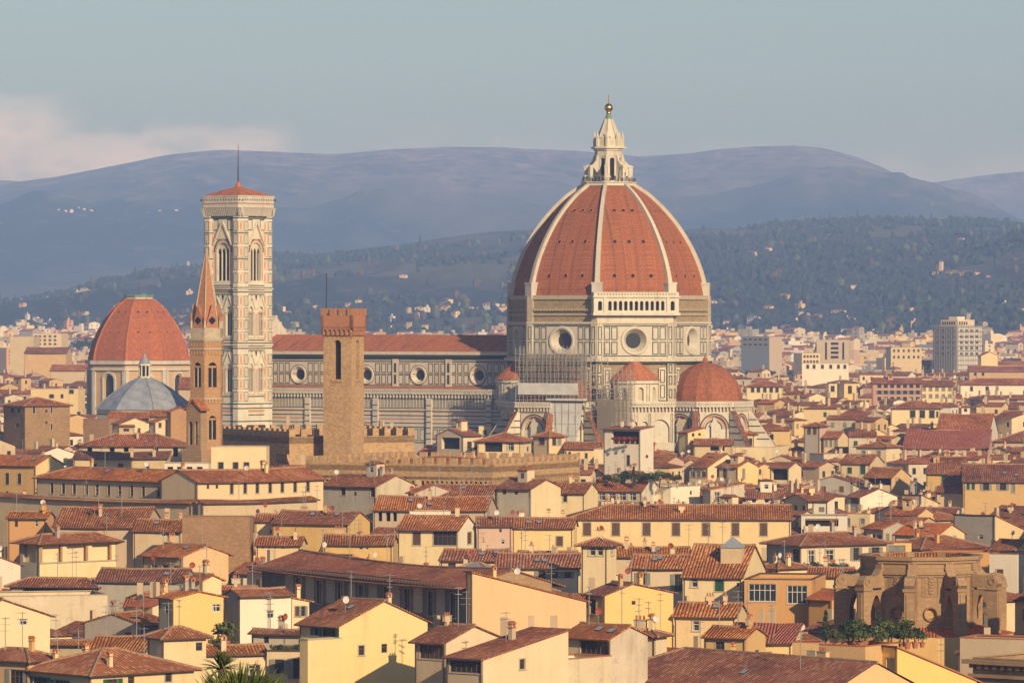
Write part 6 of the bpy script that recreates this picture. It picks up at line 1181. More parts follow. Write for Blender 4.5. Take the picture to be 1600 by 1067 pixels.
H(52, 96, None, 521, 46, 6, 'flat', P+'yellow', 'tile_red', 'tall pale yellow apartment block with balconies far left of the red church dome', d=24, wl=[(x-2, x+2, y, y+3, 'd') for x in (56, 62, 70, 78, 86) for y in (524, 530, 536)], keep=14, name='apartment_block', cat='apartment block')
H(15, 52, None, 526, 45, 6, 'flat', P+'beige', 'trim_stone', 'blank cream apartment wing left of the tall pale yellow block', d=20, keep=8, name='apartment_block', cat='apartment block')
H(-10, 10, 38, 544, 37, 55, 'flat', P+'beige', 'tile_red', 'salmon apartment block with stacked balconies at the left edge', wallR=P+'salmon', wr=[(14, 27, y, y+3, 'v') for y in (548, 554, 560, 566)], keep=34, name='apartment_block', cat='apartment block')
H(38, 104, None, 552, 38, 4, 'gx', P+'ochre', 'tile_dark', 'long low brown roofed hall beside the salmon apartment block', d=18, keep=3)
H(78, 134, None, 579, 31, 4, 'gx', P+'beige', 'tile_red', 'red roofed hall just left of the red church dome', d=16, keep=6)
H(168, 210, None, 613, 31, 5, 'gx', P+'beige', 'tile_red', 'low beige house between the red church dome and the pale pyramid roof', d=10, keep=8)
H(278, 300, None, 607, 33, 5, 'sl', P+'beige', 'tile_red', 'small red lean-to roof left of the slender church tower', d=10, keep=12)
# ------------------------------------------------------------------ more landmarks
def corner_box(x0, xc, x1, y, z, a):
    Y = (CZ-z)*F/(y-HY); C = px2w(xc, y, Y); C.z = 0; s, c = math.sin(rad(a)), math.cos(rad(a))
    w = solve(x0, C, Vector((-c, s, 0))); d = solve(x1, C, Vector((s, c, 0)))
    ux, uy = Vector((c, -s)), Vector((s, c)); c2 = Vector((C.x, C.y)); FOOT.append([c2-ux*w, c2, c2+uy*d, c2-ux*w+uy*d]); return C, w, d
# crenellated palace
C, w, d = corner_box(330, 452, 648, 683, 31.6, 64)
pt = thing('crenellated_palace', 'crenellated brown stone palace at the foot of the square stone tower', 'palace', C, -rad(64))
m = MB(); fL = frame((-w, 0, 0), (1, 0, 0), (0, -1, 0)); fR = frame((0, 0, 0), (0, 1, 0), (1, 0, 0)); fB = frame((0, d, 0), (-1, 0, 0), (0, 1, 0)); fl = frame((-w, d, 0), (0, -1, 0), (-1, 0, 0))
for fr, L in ((fL, w), (fR, d), (fB, w), (fl, d)): patch(m, fr, 0, L, 0, 31.6, 'stone_rubble', 0)
m.build('wall', pt); m = MB(); corbels(m, fL, w-5.5, w, 26.0, 29.0, 0.5, 'stone_rubble', 1.05)
for fr, L in ((fL, w), (fR, d), (fB, w), (fl, d)): crenel(m, fr, 0, L, 31.7, 'stone_rubble', 1.35, 1.15, 1.5)
m.build('battlement', pt); m = MB(); rm, _ = roof_mesh('hip', w-3, d-3, 29.9, 0.12, 0.2, 0, 'tile_red', ridge=False); ro = rm.build('roof', pt); ro.location = (-1.5, 1.5, 0); m = MB(); m.box(-w+0.8, -0.8, 0.8, d-0.8, 29.3, 29.5, 'tile_red'); m.build('walkway', pt)
KEEP.append((330, 650, 670, 712, 1003))
C, w, d = corner_box(478, 770, 906, 719, 29.2, 26)
pt = thing('crenellated_palace', 'lower crenellated palace with an arcade of little corbel arches, before the bigger one', 'palace', C, -rad(26))
m = MB(); fL = frame((-w, 0, 0), (1, 0, 0), (0, -1, 0)); fR = frame((0, 0, 0), (0, 1, 0), (1, 0, 0)); fB = frame((0, d, 0), (-1, 0, 0), (0, 1, 0)); fl = frame((-w, d, 0), (0, -1, 0), (-1, 0, 0))
for fr, L in ((fL, w), (fR, d), (fB, w), (fl, d)): patch(m, fr, 0, L, 0, 25.5, 'stone_rubble', -0.6); patch(m, fr, 0, L, 25.5, 28.0, 'stone_rubble', 0)
m.build('wall', pt); m = MB()
corbels(m, frame((-w, 0.6, 0), (1, 0, 0), (0, -1, 0)), 0, w, 23.2, 26.0, 0.6, 'stone_rubble', 1.0); corbels(m, frame((-0.6, 0, 0), (0, 1, 0), (1, 0, 0)), 0, d, 24.0, 26.0, 0.6, 'stone_rubble', 0.85)
for fr, L in ((fL, w), (fR, d), (fB, w), (fl, d)): crenel(m, fr, 0, L, 28.4, 'stone_rubble', 1.5, 1.0, 1.1)
m.build('battlement', pt); rm, _ = roof_mesh('hip', w-2.4, d-2.4, 27.4, 0.1, 0.2, 0, 'tile_red', ridge=False); ro = rm.build('roof', pt); ro.location = (-1.2, 1.2, 0)
KEEP.append((480, 700, 708, 742, 930)); KEEP.append((655, 905, 708, 752, 930))
# the big red church dome far left
p = px2w(217, 560, 1650); p.z = 0
cd = thing('domed_chapel', 'huge plain red octagonal church dome with round topped windows at the left', 'church', p, rad(12))
RR = 17.2; m = MB(); wn_ = []
for i in range(8):
    fr = octfr(i, RR); w = RR*math.sin(rad(22.5)); arched(m, fr, -w, w, 0, 41.5, [(0, 2.0, 25.5, 35.2)], 'plaster_ochre', 0.9, 0, 1.0, 'glass_dark')
    for s in (-1, 1):
        a, b = sorted((s*2.1, s*2.75)); m.fbox(fr, a, b, 24.6, 36, -0.1, 0.4, 'marble_clean'); a, b = sorted((s*(w-1.1), s*w)); m.fbox(fr, a, b, 20, 38.5, -0.2, 0.45, 'marble_clean')
    for q in range(10):
        t0, t1 = math.pi*q/10, math.pi*(q+1)/10; P_ = lambda t, r, o: fr(r*math.cos(t), 35.5+r*math.sin(t), o)
        m.hexa([P_(t0, 2.15, 0.5), P_(t1, 2.15, 0.5), P_(t1, 2.15, -0.1), P_(t0, 2.15, -0.1), P_(t0, 2.8, 0.5), P_(t1, 2.8, 0.5), P_(t1, 2.8, -0.1), P_(t0, 2.8, -0.1)], 'marble_clean')
    m.fbox(fr, -3.6, 3.6, 23.6, 24.6, -0.1, 0.7, 'marble_clean'); m.fbox(fr, -w-0.2, w+0.2, 38.6, 39.4, -0.3, 0.7, 'marble_clean'); m.fbox(fr, -w-0.4, w+0.4, 40.6, 41.8, -0.5, 1.1, 'marble_clean'); m.fbox(fr, -w, w, 19.0, 20.5, -0.2, 0.8, 'trim_stone')
m.prism(octpoly(RR+2.5), 0, 19, 'plaster_ochre', 'tile_red')
m.build('drum', cd)
m = MB(); pr = [(17.0, 41.9), (16.4, 45), (15.2, 48.5), (13.5, 52), (11.2, 55.6), (8.6, 58.8), (6.0, 61.0), (4.6, 61.9)]; m.lathe(pr, 8, 'tile_dome_small', rad(22.5), rad(382.5)); dmo = m.build('dome', cd)
for i in range(8):
    a = rad(45*i+22.5); rb = MB()
    for (r0, z0), (r1, z1) in zip(pr, pr[1:]): rb.tube((r0*math.cos(a), r0*math.sin(a), z0), (r1*math.cos(a), r1*math.sin(a), z1), 0.32, 'tile_roof_plain', 5)
    rb.build('rib', dmo)
for i in range(8):
    for zc_, us in ((51.2, (-1.9, 1.9)), (57.6, (-1.5, 1.5))):
        ap = interp([(z, r) for r, z in pr], zc_)*math.cos(rad(22.5)); a = rad(45*i); n = Vector((math.cos(a), math.sin(a), 0)); tg = Vector((-n.y, n.x, 0))
        for u in us: o = link('porthole', hm, dmo); o.location = n*ap+tg*u+Vector((0, 0, zc_)); o.rotation_euler = (n*0.7+Vector((0, 0, 0.5))).to_track_quat('Z', 'Y').to_euler(); o.scale = (0.8,)*3
m = MB(); m.prism(octpoly(4.6), 61.4, 62.6, 'marble_clean'); m.prism(octpoly(5.0), 62.6, 63.2, 'copper_green'); m.tube((0, 0, 63.2), (0, 0, 67.5), 0.1, 'metal_dark'); m.build('lantern_stub', cd); KEEP.append((134, 300, 455, 612, 1640))
# baptistery
p = px2w(226, 600, 1390); p.z = 0
bt = thing('baptistery', 'pale blue grey octagonal pyramid roof with a small white lantern', 'baptistery', p, rad(-8))
m = MB(); m.prism(octpoly(13.3), 0, 30.4, 'marble_white'); [stripes(m, octfr(i, 13.3), -5, 5, [20, 23, 26, 29]) for i in range(8)]; m.build('wall', bt)
m = MB(); m.lathe([(13.9, 30.4), (11.2, 33.1), (7.6, 35.9), (4.2, 38.0), (1.6, 39.2)], 8, 'roof_lead', rad(22.5), rad(382.5))
for i in range(8): a = rad(45*i+22.5); [m.tube((r0*math.cos(a), r0*math.sin(a), z0), (r1*math.cos(a), r1*math.sin(a), z1), 0.16, 'roof_slate', 5) for (r0, z0), (r1, z1) in zip([(13.9, 30.4), (11.2, 33.1), (7.6, 35.9), (4.2, 38.0)], [(11.2, 33.1), (7.6, 35.9), (4.2, 38.0), (1.6, 39.2)])]
m.build('roof', bt); m = MB(); m.prism(octpoly(1.9), 38.8, 39.5, 'marble_clean')
for i in range(8): a = rad(45*i+22.5); m.tube((1.5*math.cos(a), 1.5*math.sin(a), 39.5), (1.5*math.cos(a), 1.5*math.sin(a), 42.4), 0.22, 'marble_clean', 6)
m.prism(octpoly(1.1), 39.5, 42.4, 'dark_inside'); m.prism(octpoly(1.9), 42.4, 42.9, 'marble_clean'); m.lathe([(1.8, 42.9), (0.5, 44.8), (0.3, 45.4), (0.02, 45.9)], 8, 'roof_lead'); m.tube((0, 0, 45.6), (0, 0, 47), 0.06, 'gold'); m.build('lantern', bt); KEEP.append((168, 284, 585, 650, 1385))
# bell gable in front of the slender tower
p = px2w(307, 660, 1003); p.z = 0
bg_ = thing('bell_gable', 'old brown stone bell gable with two open arches, leaning before the slender church tower', 'bell gable', p, -rad(38))
m = MB(); fr = frame((0, -0.9, 0), (1, 0, 0), (0, -1, 0)); z0 = 26.0
for o in (0, -1.8): arched(m, fr if o == 0 else frame((0, 0.9, 0), (1, 0, 0), (0, -1, 0)), -1.9, 1.9, 0, 36.5, [(-0.8, 0.5, 30.2, 34.3), (0.8, 0.5, 30.2, 34.3)], 'sandstone', 0.9, 0)
for s in (-1, 1): m.face([(s*1.9, -0.9, 0), (s*1.9, 0.9, 0), (s*1.9, 0.9, 36.5), (s*1.9, -0.9, 36.5)], 'sandstone')
for o in (-0.9, 0.9): m.face([(-1.9, o, 36.5), (1.9, o, 36.5), (1.9, o, 37.2), (0, o, 38.9), (-1.9, o, 37.2)], 'sandstone')
m.box(-2.6, 2.6, -1.5, 1.5, 0, 29.2, 'sandstone'); m.build('wall', bg_)
m = MB()
for s in (-1, 1): m.hexa([(s*2.3, -1.3, 36.95), (s*2.3, 1.3, 36.95), (0, 1.3, 39.0), (0, -1.3, 39.0), (s*2.3, -1.3, 37.2), (s*2.3, 1.3, 37.2), (0, 1.3, 39.3), (0, -1.3, 39.3)], 'tile_red')
m.build('roof', bg_)
m = MB(); m.smooth = True
for u in (-0.8, 0.8): m.lathe([(0.36, 31.6), (0.3, 31.9), (0.22, 32.3), (0.12, 32.5)], 10, 'copper_green', c=(u, 0)); m.tube((u, 0, 32.5), (u, 0, 34), 0.04, 'metal_dark')
m.build('bell', bg_); KEEP.append((286, 335, 630, 705, 1000))
# unfinished stone drum with scroll buttresses
Yd = 640.0; p = px2w(1438, 900, Yd+8); p.z = 0; k = F/Yd
dr = thing('stone_drum', 'unfinished round brown stone church drum ringed with scroll topped buttresses', 'church drum', p, rad(6))
RD = 7.4; zb, zt = 15.6, 24.5; m = MB(); N = 10
def dfr(i): a = 2*math.pi*i/N-math.pi/2; n = Vector((math.cos(a), math.sin(a), 0)); return frame(n*(RD*math.cos(math.pi/N)), (-n.y, n.x, 0), n)
wD = RD*math.sin(math.pi/N)
for i in range(N):
    fr = dfr(i); ring_hole(m, fr, -wD, wD, zb-1, zb+3.6, 0, zb+2.0, 0.85, 'sandstone'); patch(m, fr, -wD, wD, zb+3.6, zt, 'sandstone', 0); rim(m, fr, -1.1, 1.1, zb+4.2, zb+7.2, 0.16, 'sandstone', 0.1); patch(m, fr, -0.75, 0.75, zb+4.5, zb+6.9, 'sandstone', 0.06)
    for q in range(6): m.fbox(fr, -0.2-0.1*(q % 2), 0.2+0.1*(q % 2), zb+4.6+q*0.38, zb+4.85+q*0.38, 0, 0.22, 'sandstone')
    for z0, z1, o in ((zt-2.2, zt-1.9, 0.25), (zt-1.9, zt-1.5, 0.5), (zt-0.5, zt-0.1, 0.45), (zt-0.1, zt+0.35, 0.75)): m.fbox(fr, -wD-o*0.33, wD+o*0.33, z0, z1, -0.4, o, 'sandstone')
    m.fbox(fr, -wD, wD, zt-1.5, zt-0.5, -0.4, 0.2, 'sandstone')
m.prism([(RD*0.98*math.cos(2*math.pi*(i+.5)/N), RD*0.98*math.sin(2*math.pi*(i+.5)/N)) for i in range(N)], 0, zb-0.8, 'sandstone'); m.lathe([(RD-0.6, zt+0.3), (RD-0.6, zt-1.0), (0.1, zt-0.2)], N, 'tile_dark', math.pi/N, 2*math.pi+math.pi/N)
body = m.build('drum', dr)
for i in range(N): bullseye(dfr(i), 0, zb+2.0, 0.9, 0.62, 0.05, -0.4, ('sandstone', 'sandstone', 'stone_rubble'), 18).build('round_window', dr)
for i in range(N):
    a = 2*math.pi*(i+0.5)/N-math.pi/2; n = Vector((math.cos(a), math.sin(a), 0)); fr = frame((0, 0, 0), n, (-n.y, n.x, 0)); b = MB(); hw_ = 0.62
    arc = [(RD+0.7+1.05*(1-math.cos(t)), zb+1.2+0.9+2.2*math.sin(t)) for t in [math.pi*q/8 for q in range(9)]]
    # pier, flying arch, scroll
    b.fbox(fr, RD+2.4, RD+3.7, 0, zb+5.0, -hw_, hw_, 'sandstone'); b.fbox(fr, RD+2.25, RD+3.85, zb+5.0, zb+5.4, -hw_-.2, hw_+.2, 'sandstone'); b.fbox(fr, RD+3.7, RD+3.82, zb, zb+4.7, -0.35, 0.35, 'sandstone'); b.fbox(fr, RD-0.3, RD+0.35, 0, zt-0.2, -0.55, 0.55, 'sandstone')
    ar = [(RD+0.3+2.1*q/10, zb+2.4+2.0*math.sin(math.pi*q/10)) for q in range(11)]
    for (x0, z0), (x1, z1) in zip(ar, ar[1:]): b.hexa([fr(x0, z0, hw_), fr(x1, z1, hw_), fr(x1, z1, -hw_), fr(x0, z0, -hw_), fr(x0, zb+5.0, hw_), fr(x1, zb+5.0, hw_), fr(x1, zb+5.0, -hw_), fr(x0, zb+5.0, -hw_)], 'sandstone')
    sc = [(RD+0.2, zb+7.9), (RD+0.6, zb+7.4), (RD+1.0, zb+6.9), (RD+1.7, zb+6.75), (RD+2.5, zb+6.9), (RD+3.2, zb+6.8), (RD+3.65, zb+6.3), (RD+3.75, zb+5.8), (RD+3.5, zb+5.4)]
    for (x0, z0), (x1, z1) in zip(sc, sc[1:]): b.hexa([fr(x0, zb+5.3, hw_), fr(x1, zb+5.3, hw_), fr(x1, zb+5.3, -hw_), fr(x0, zb+5.3, -hw_), fr(x0, z0, hw_), fr(x1, z1, hw_), fr(x1, z1, -hw_), fr(x0, z0, -hw_)], 'sandstone')
    for s in (-1, 1):
        for q in range(10): t0, t1 = 6.2832*q/10, 6.2832*(q+1)/10; P_ = lambda t, r, o: fr(RD+3.0+r*math.cos(t), zb+6.1+r*math.sin(t), o); b.face([P_(t0, 0.5, s*(hw_+.12)), P_(t1, 0.5, s*(hw_+.12)), P_(t1, 0.3, s*(hw_+.12)), P_(t0, 0.3, s*(hw_+.12))], 'sandstone'); b.face([P_(t0, 0.5, s*hw_), P_(t1, 0.5, s*hw_), P_(t1, 0.5, s*(hw_+.12)), P_(t0, 0.5, s*(hw_+.12))], 'sandstone')
    b.build('scroll_buttress', dr)
c2 = Vector((p.x, p.y)); FOOT.append([c2+Vector((-12, -12)), c2+Vector((12, -12)), c2+Vector((12, 12)), c2+Vector((-12, 12))]); KEEP.append((1318, 1556, 860, 985, Yd-4))
m = MB(); m.lathe([(RD+4.6, 14.9), (RD+2, 15.4), (RD, 15.9)], 20, 'tile_bright'); m.lathe([(RD+4.6, 0), (RD+4.6, 14.9)], 20, 'plaster_ochre'); m.build('skirt_roof', dr)
KEEP += [(423, 795, 520, 652, 1335), (320, 428, 300, 668, 1355), (790, 1170, 300, 690, 1300), (296, 350, 390, 640, 1005), (503, 575, 480, 670, 1000)]
for x0, x1, Y0, Y1 in ((423, 795, 1335, 1400), (790, 1170, 1300, 1400)): FOOT.append([Vector(((x0-800)/F*Y0, Y0)), Vector(((x1-800)/F*Y0, Y0)), Vector(((x1-800)/F*Y1, Y1)), Vector(((x0-800)/F*Y1, Y1))])
for c, r_ in ((CB, 12), (bP, 6), (tP, 7), (px2w(217, 560, 1650), 22), (px2w(226, 600, 1390), 17), (px2w(311, 660, 1003), 5)): FOOT.append([Vector((c.x-r_, c.y-r_)), Vector((c.x+r_, c.y-r_)), Vector((c.x+r_, c.y+r_)), Vector((c.x-r_, c.y+r_))])

# ------------------------------------------------------------------ plants
def leaf_cloud(mb, n, ctr, rx, rz, size, mat, r, shell=0.55):
    for _ in range(n):
        while True:
            q = Vector((r.uniform(-1, 1), r.uniform(-1, 1), r.uniform(-1, 1)))
            if q.length <= 1 and (q.length > shell or r.random() < 0.25): break
        c = ctr+Vector((q.x*rx, q.y*rx, q.z*rz)); nn = (q+Vector((r.uniform(-.9, .9), r.uniform(-.9, .9), r.uniform(-.5, 1)))).normalized()
        a = nn.orthogonal().normalized(); b = nn.cross(a); t = r.random()*6.28; u = a*math.cos(t)+b*math.sin(t); v = nn.cross(u); s = size*r.uniform(0.6, 1.4)
        mb.face([c-u*s-v*s*0.5, c+u*s*0.3-v*s*0.7, c+u*s+v*s*0.3, c-u*s*0.2+v*s*0.7], mat)
def tree_proto(kind, seed, mat):
    r = random.Random(seed); cr = MB(); tk = MB()
    if kind == 'round':
        tk.tube((0, 0, 0), (0.1, 0, 2.6), 0.24, 'bark', 7, 0.17)
        for q in range(6):
            a = q*1.05+r.random(); tip = Vector((1.7*math.cos(a), 1.7*math.sin(a), r.uniform(4.2, 5.6))); tk.tube((0.1, 0, 2.3), tip, 0.12, 'bark', 5, 0.03); leaf_cloud(cr, 90, tip, r.uniform(0.9, 1.5), r.uniform(0.8, 1.2), 0.26, mat, r)
        leaf_cloud(cr, 150, Vector((0, 0, 5.6)), 1.6, 1.3, 0.26, mat, r)
    elif kind == 'tall':
        tk.tube((0, 0, 0), (0, 0, 7), 0.2, 'bark', 6, 0.05)
        for q in range(9): leaf_cloud(cr, 60, Vector((r.uniform(-.3, .3), r.uniform(-.3, .3), 1.6+q*0.75)), 1.35*(1-q*0.09), 0.75, 0.22, mat, r)
    elif kind == 'pine':
        tk.tube((0, 0, 0), (0.2, 0, 6.5), 0.3, 'bark', 7, 0.2)
        for q in range(8): a = q*0.8+r.random(); tip = Vector((2.6*math.cos(a), 2.6*math.sin(a), 8+r.uniform(-.3, .4))); tk.tube((0.2, 0, 6.2), tip, 0.1, 'bark', 5, 0.03); leaf_cloud(cr, 90, tip, 1.4, 0.6, 0.28, mat, r)
    else:   # shrub
        for q in range(5): a = q*1.25; tk.tube((0, 0, 0), (0.3*math.cos(a), 0.3*math.sin(a), 0.8), 0.03, 'bark', 4, 0.01); leaf_cloud(cr, 42, Vector((0.35*math.cos(a), 0.35*math.sin(a), 0.75+r.uniform(-.1, .3))), 0.42, 0.38, 0.11, mat, r)
    return cr.mesh('crown'), tk.mesh('trunk')
TR = [tree_proto('round', 1, 'leaf_green'), tree_proto('round', 2, 'leaf_autumn'), tree_proto('tall', 3, 'leaf_dark'), tree_proto('pine', 4, 'leaf_dark'), tree_proto('round', 5, 'leaf_dark')]
SHR = [tree_proto('shrub', 11, 'leaf_green'), tree_proto('shrub', 12, 'leaf_dark'), tree_proto('shrub', 13, 'leaf_green'), tree_proto('shrub', 14, 'leaf_red')]
potm = MB(); potm.lathe([(0.18, 0), (0.26, 0.42), (0.30, 0.42), (0.30, 0.5), (0.24, 0.5), (0.22, 0.4)], 12, 'terracotta'); potm.face([(0.23*math.cos(q*.785), 0.23*math.sin(q*.785), 0.41) for q in range(8)], 'bark'); POT = potm.mesh('pot')
def plant(name, proto, loc, s, label, cat, group=None, pot=False, stretch=1.0):
    t_ = thing(name, label, cat, loc, rnd.random()*6.28, group); base = 0.45*s if pot else 0
    if pot: o = link('pot', POT, t_); o.scale = (s*1.1,)*3
    c = link('crown', proto[0], t_, (0, 0, base)); c.scale = (s, s, s*stretch); k_ = link('trunk', proto[1], t_, (0, 0, base)); k_.scale = (s, s, s*stretch)
    return t_
# roof garden beside the drum (parapets at z about 18.2)
POS = ['at the left end', 'second from the left end', 'third from the left end', 'left of the near chimney', 'behind the near chimney', 'right of the near chimney', 'in the dark middle of the garden', 'above the big clay pot', 'in the big clay pot', 'right of the big clay pot', 'near the right end', 'at the right end']
def on_roof(px, z, Y): q = px2w(px, 0, Y); q.z = z; return q
for q, px in enumerate((1308, 1320, 1333, 1345, 1352, 1366, 1378, 1392, 1406, 1418, 1430, 1441)): plant('potted_shrub', SHR[q % 3], on_roof(px, 17.6, 573+(q % 3)*1.3), rnd.uniform(1.1, 1.6), ('bushy green potted shrub ' if q % 3 != 1 else 'dark green potted shrub ')+POS[q]+' of the roof garden', 'potted plant', 'potted shrubs in the roof garden', True)
for q, px in enumerate((1290, 1326, 1342, 1372, 1388, 1412)): plant('potted_tree', TR[(2, 4, 0, 2, 0, 0)[q]], on_roof(px, 17.6, 577), rnd.uniform(0.4, 0.52), ('slim dark tree', 'dense dark small tree', 'loose olive green tree', 'thin dark conifer', 'spreading green tree', 'wide feathery green tree')[q]+' rising '+('behind the left parapet', 'above the left pots', 'behind the near chimney', 'before the stone scrolls', 'in the middle of the garden', 'at the right of the garden')[q]+' of the roof garden', 'tree', 'small trees in the roof garden', True)
for q, px in enumerate((1262, 1274, 1285, 1297, 1309, 1320)): plant('potted_shrub', SHR[q % 3], on_roof(px, 14.3+0.2*(q % 2), 801-q*0.4), 1.25, 'green terrace shrub '+('first', 'second', 'third', 'fourth', 'fifth', 'sixth')[q]+' from the left before the cream villa', 'potted plant', 'shrubs on the villa terrace', True)
for q in range(9): plant('roof_tree', TR[(4, 0, 4, 2, 0, 4, 0, 1, 4)[q]], on_roof(949+q*13.6, 19.4, 1066-(q % 2)*3.5), rnd.uniform(0.42, 0.6), ('dense dark', 'light green', 'round dark', 'pointed dark', 'broad green', 'low dark', 'loose green', 'brownish', 'tall dark')[q]+' roof garden tree '+('below the white tower house', 'beside the first dark tree', 'under the arched slit window', 'right of the slit window', 'in the middle of the terrace', 'left of the two dishes', 'above the two dishes', 'right of the dishes', 'at the right end of the terrace')[q], 'tree', 'trees of the terrace garden')
for q, px in enumerate((959, 967, 975, 984, 992)): plant('flower_shrub', SHR[3], px2w(px, 693, 1124.6)-Vector((0, 0, 0)), 0.9, 'red flowering plant '+('first', 'second', 'third', 'fourth', 'fifth')[q]+' from the left in the loggia of the white tower house', 'potted plant', 'red flowers in the tower loggia', True)
for q, px in enumerate((428, 437, 446, 455, 464, 472)): plant('potted_shrub', SHR[q % 3], on_roof(px, 16.4, 580), 0.75, 'little potted plant '+('first', 'second', 'third', 'fourth', 'fifth', 'sixth')[q]+' from the left on the terrace right of the palms', 'potted plant', 'plants on the yellow terrace', True)
for q, px in enumerate((332, 341, 352, 366)): plant('potted_shrub', SHR[q % 3], on_roof(px, 15.6, 600), 0.9 if px != 352 else 2.2, ('small potted plant left on', 'potted plant second on', 'tall ivy like bush on', 'potted plant right on')[q]+' the terrace beside the pyramid roofed tower house', 'potted plant', 'plants by the pyramid roofed house', True)
# trees among the far houses
CL = [(1158, 590, 'g'), (1188, 600, 'p'), (1203, 604, 'd'), (1220, 602, 'd'), (1236, 604, 'd'), (1252, 596, 'a'), (1266, 597, 'a'), (1281, 592, 'g'), (1293, 592, 'g'), (1306, 597, 'g'), (1326, 586, 'd'), (1422, 584, 'd'), (1436, 582, 'd'), (1458, 562, 'a'), (1470, 562, 'a'), (1498, 588, 'g'), (1506, 590, 'd'), (1588, 604, 'd'), (5, 586, 'd'), (18, 590, 'd'), (32, 592, 'd'), (46, 588, 'g'), (58, 590, 'a'), (70, 586, 'a'), (52, 572, 'p'), (66, 570, 'p'), (82, 571, 'p'), (96, 572, 'p'), (124, 540, 'd'), (140, 536, 'd'), (1332, 565, 'a')]
ADJ = {'g': 'rounded green', 'd': 'dark green', 'a': 'brownish autumn', 'p': 'flat topped pine'}
def near_mark(px, py):
    REF = [(1105, 600, 'the red apse dome'), (1195, 608, 'the pale yellow house with one row of windows'), (1323, 610, 'the square yellow block tower'), (1496, 540, 'the scaffolded tower block'), (1463, 612, 'the cream house of ten windows'), (1290, 572, 'the long white modern building'), (217, 510, 'the big red church dome'), (20, 558, 'the salmon apartment block'), (75, 530, 'the tall pale yellow apartment block'), (84, 612, 'the yellow house with a stair turret'), (1560, 605, 'the white hipped house at the right'), (1415, 555, 'the pale concrete block')]
    return min(REF, key=lambda q: (q[0]-px)**2+(2.2*(q[1]-py))**2)
used_t = {}
def rel(px, py, m): dx = px-m[0]; return ('just right of' if 6 < dx <= 45 else 'to the right of' if dx > 45 else 'just left of' if -45 <= dx < -6 else 'to the left of' if dx < -45 else 'below' if py > m[1] else 'above')
for px, py, kd in CL:
    Y = (CZ-9)*F/(py-HY+26) if py > 575 else (CZ-8)*F/(py-HY+12); Y = min(Y, 4200); zt_ = CZ-(py-12-HY)/F*Y
    m_ = near_mark(px, py); base_l = f'{ADJ[kd]} tree {rel(px, py, m_)} {m_[2]}'; used_t[base_l] = used_t.get(base_l, 0)+1; n_ = used_t[base_l]
    lab = base_l if n_ == 1 else ('second ', 'third ', 'fourth ', 'fifth ')[n_-2]+base_l
    pr = TR[{'g': 0, 'd': 4, 'a': 1, 'p': 3}[kd]]; s_ = max(1.2, 26*Y/F/4.2); q = px2w(px, 0, Y); q.z = max(0, zt_-7*s_) if zt_-7*s_ < 14 else zt_-7*s_; s_ = (zt_-q.z)/7 if q.z == 0 else s_
    s_ = min(s_, 3.2); plant('tree', pr, q, s_, lab, 'tree', 'trees among the far houses')
# palms on the near slope
def blade(mb, p, dirv, up, L, w, mat, droop=0.25, n=4):
    dirv = dirv.normalized(); side = dirv.cross(up).normalized(); prev = None
    for i in range(n+1):
        t_ = i/n; c = p+dirv*(L*t_)+Vector((0, 0, -droop*L*t_*t_)); ww = w*(0.35+1.3*t_*(1-t_)*2)*(1-t_**3)+0.002; cur = (c-side*ww, c+up*ww*0.5, c+side*ww)
        if prev: mb.face([prev[0], prev[1], cur[1], cur[0]], mat); mb.face([prev[1], prev[2], cur[2], cur[1]], mat)
        prev = cur
def fan_palm(px, py, Y, rad_, n, label, seed, blades=20, h=None):
    r = random.Random(seed); c = px2w(px, py, Y); g0 = near_ground(Y); t_ = thing('palm', label, 'palm', (c.x, c.y, g0), 0); hh = c.z-g0
    tk = MB()
    for q in range(10): tk.tube((0, 0, hh*q/10), (0, 0, hh*(q+1)/10+0.02), 0.17-0.004*q, 'bark', 9, 0.14-0.004*q)
    tk.build('trunk', t_)
    for q in range(n):
        a = q*2.399+r.uniform(-.2, .2); e = rad(r.uniform(8, 78) if q > 4 else 80); d_ = Vector((math.cos(a)*math.cos(e), math.sin(a)*math.cos(e), math.sin(e))); fm = MB(); st = rad_*r.uniform(0.30, 0.42); hub = Vector((0, 0, hh))+d_*st; fm.tube((0, 0, hh-0.1), hub, 0.02, 'leaf_palm', 4, 0.014)
        sd = d_.cross(Vector((0, 0, 1))).normalized(); upv = sd.cross(d_).normalized()
        for b_ in range(blades):
            th_ = rad(-82+164*b_/(blades-1)); v = d_*math.cos(th_)+sd*math.sin(th_)+upv*r.uniform(-.06, .06); blade(fm, hub, v, upv, rad_*r.uniform(.56, .68)*(0.8+0.2*math.cos(th_)), rad_*0.024, 'leaf_palm', r.uniform(.02, .18))
        fm.build('frond', t_)
fan_palm(376, 1158, 118, 2.0, 40, 'big fan palm with stiff green blades at the bottom edge of the photo', 5)
def spiky_palm(px, py, Y, rad_, n, label, seed):
    r = random.Random(seed); c = px2w(px, py, Y); g0 = near_ground(Y); t_ = thing('palm', label, 'palm', (c.x, c.y, g0), 0); hh = c.z-g0
    tk = MB(); tk.tube((0, 0, 0), (0, 0, hh), 0.2, 'bark', 9, 0.13); tk.build('trunk', t_)
    for q in range(n):
        a = q*2.399; e = rad(r.uniform(-12, 80)); d_ = Vector((math.cos(a)*math.cos(e), math.sin(a)*math.cos(e), math.sin(e))); sd = d_.cross(Vector((0, 0, 1))).normalized(); upv = sd.cross(d_).normalized(); fm = MB(); L = rad_*r.uniform(.85, 1.15)
        for s_ in (-1, 0, 1): blade(fm, Vector((0, 0, hh)), d_+sd*s_*0.07, upv, L*(1-0.08*abs(s_)), rad_*0.032, 'leaf_palm', r.uniform(.12, .4))
        fm.build('frond', t_)
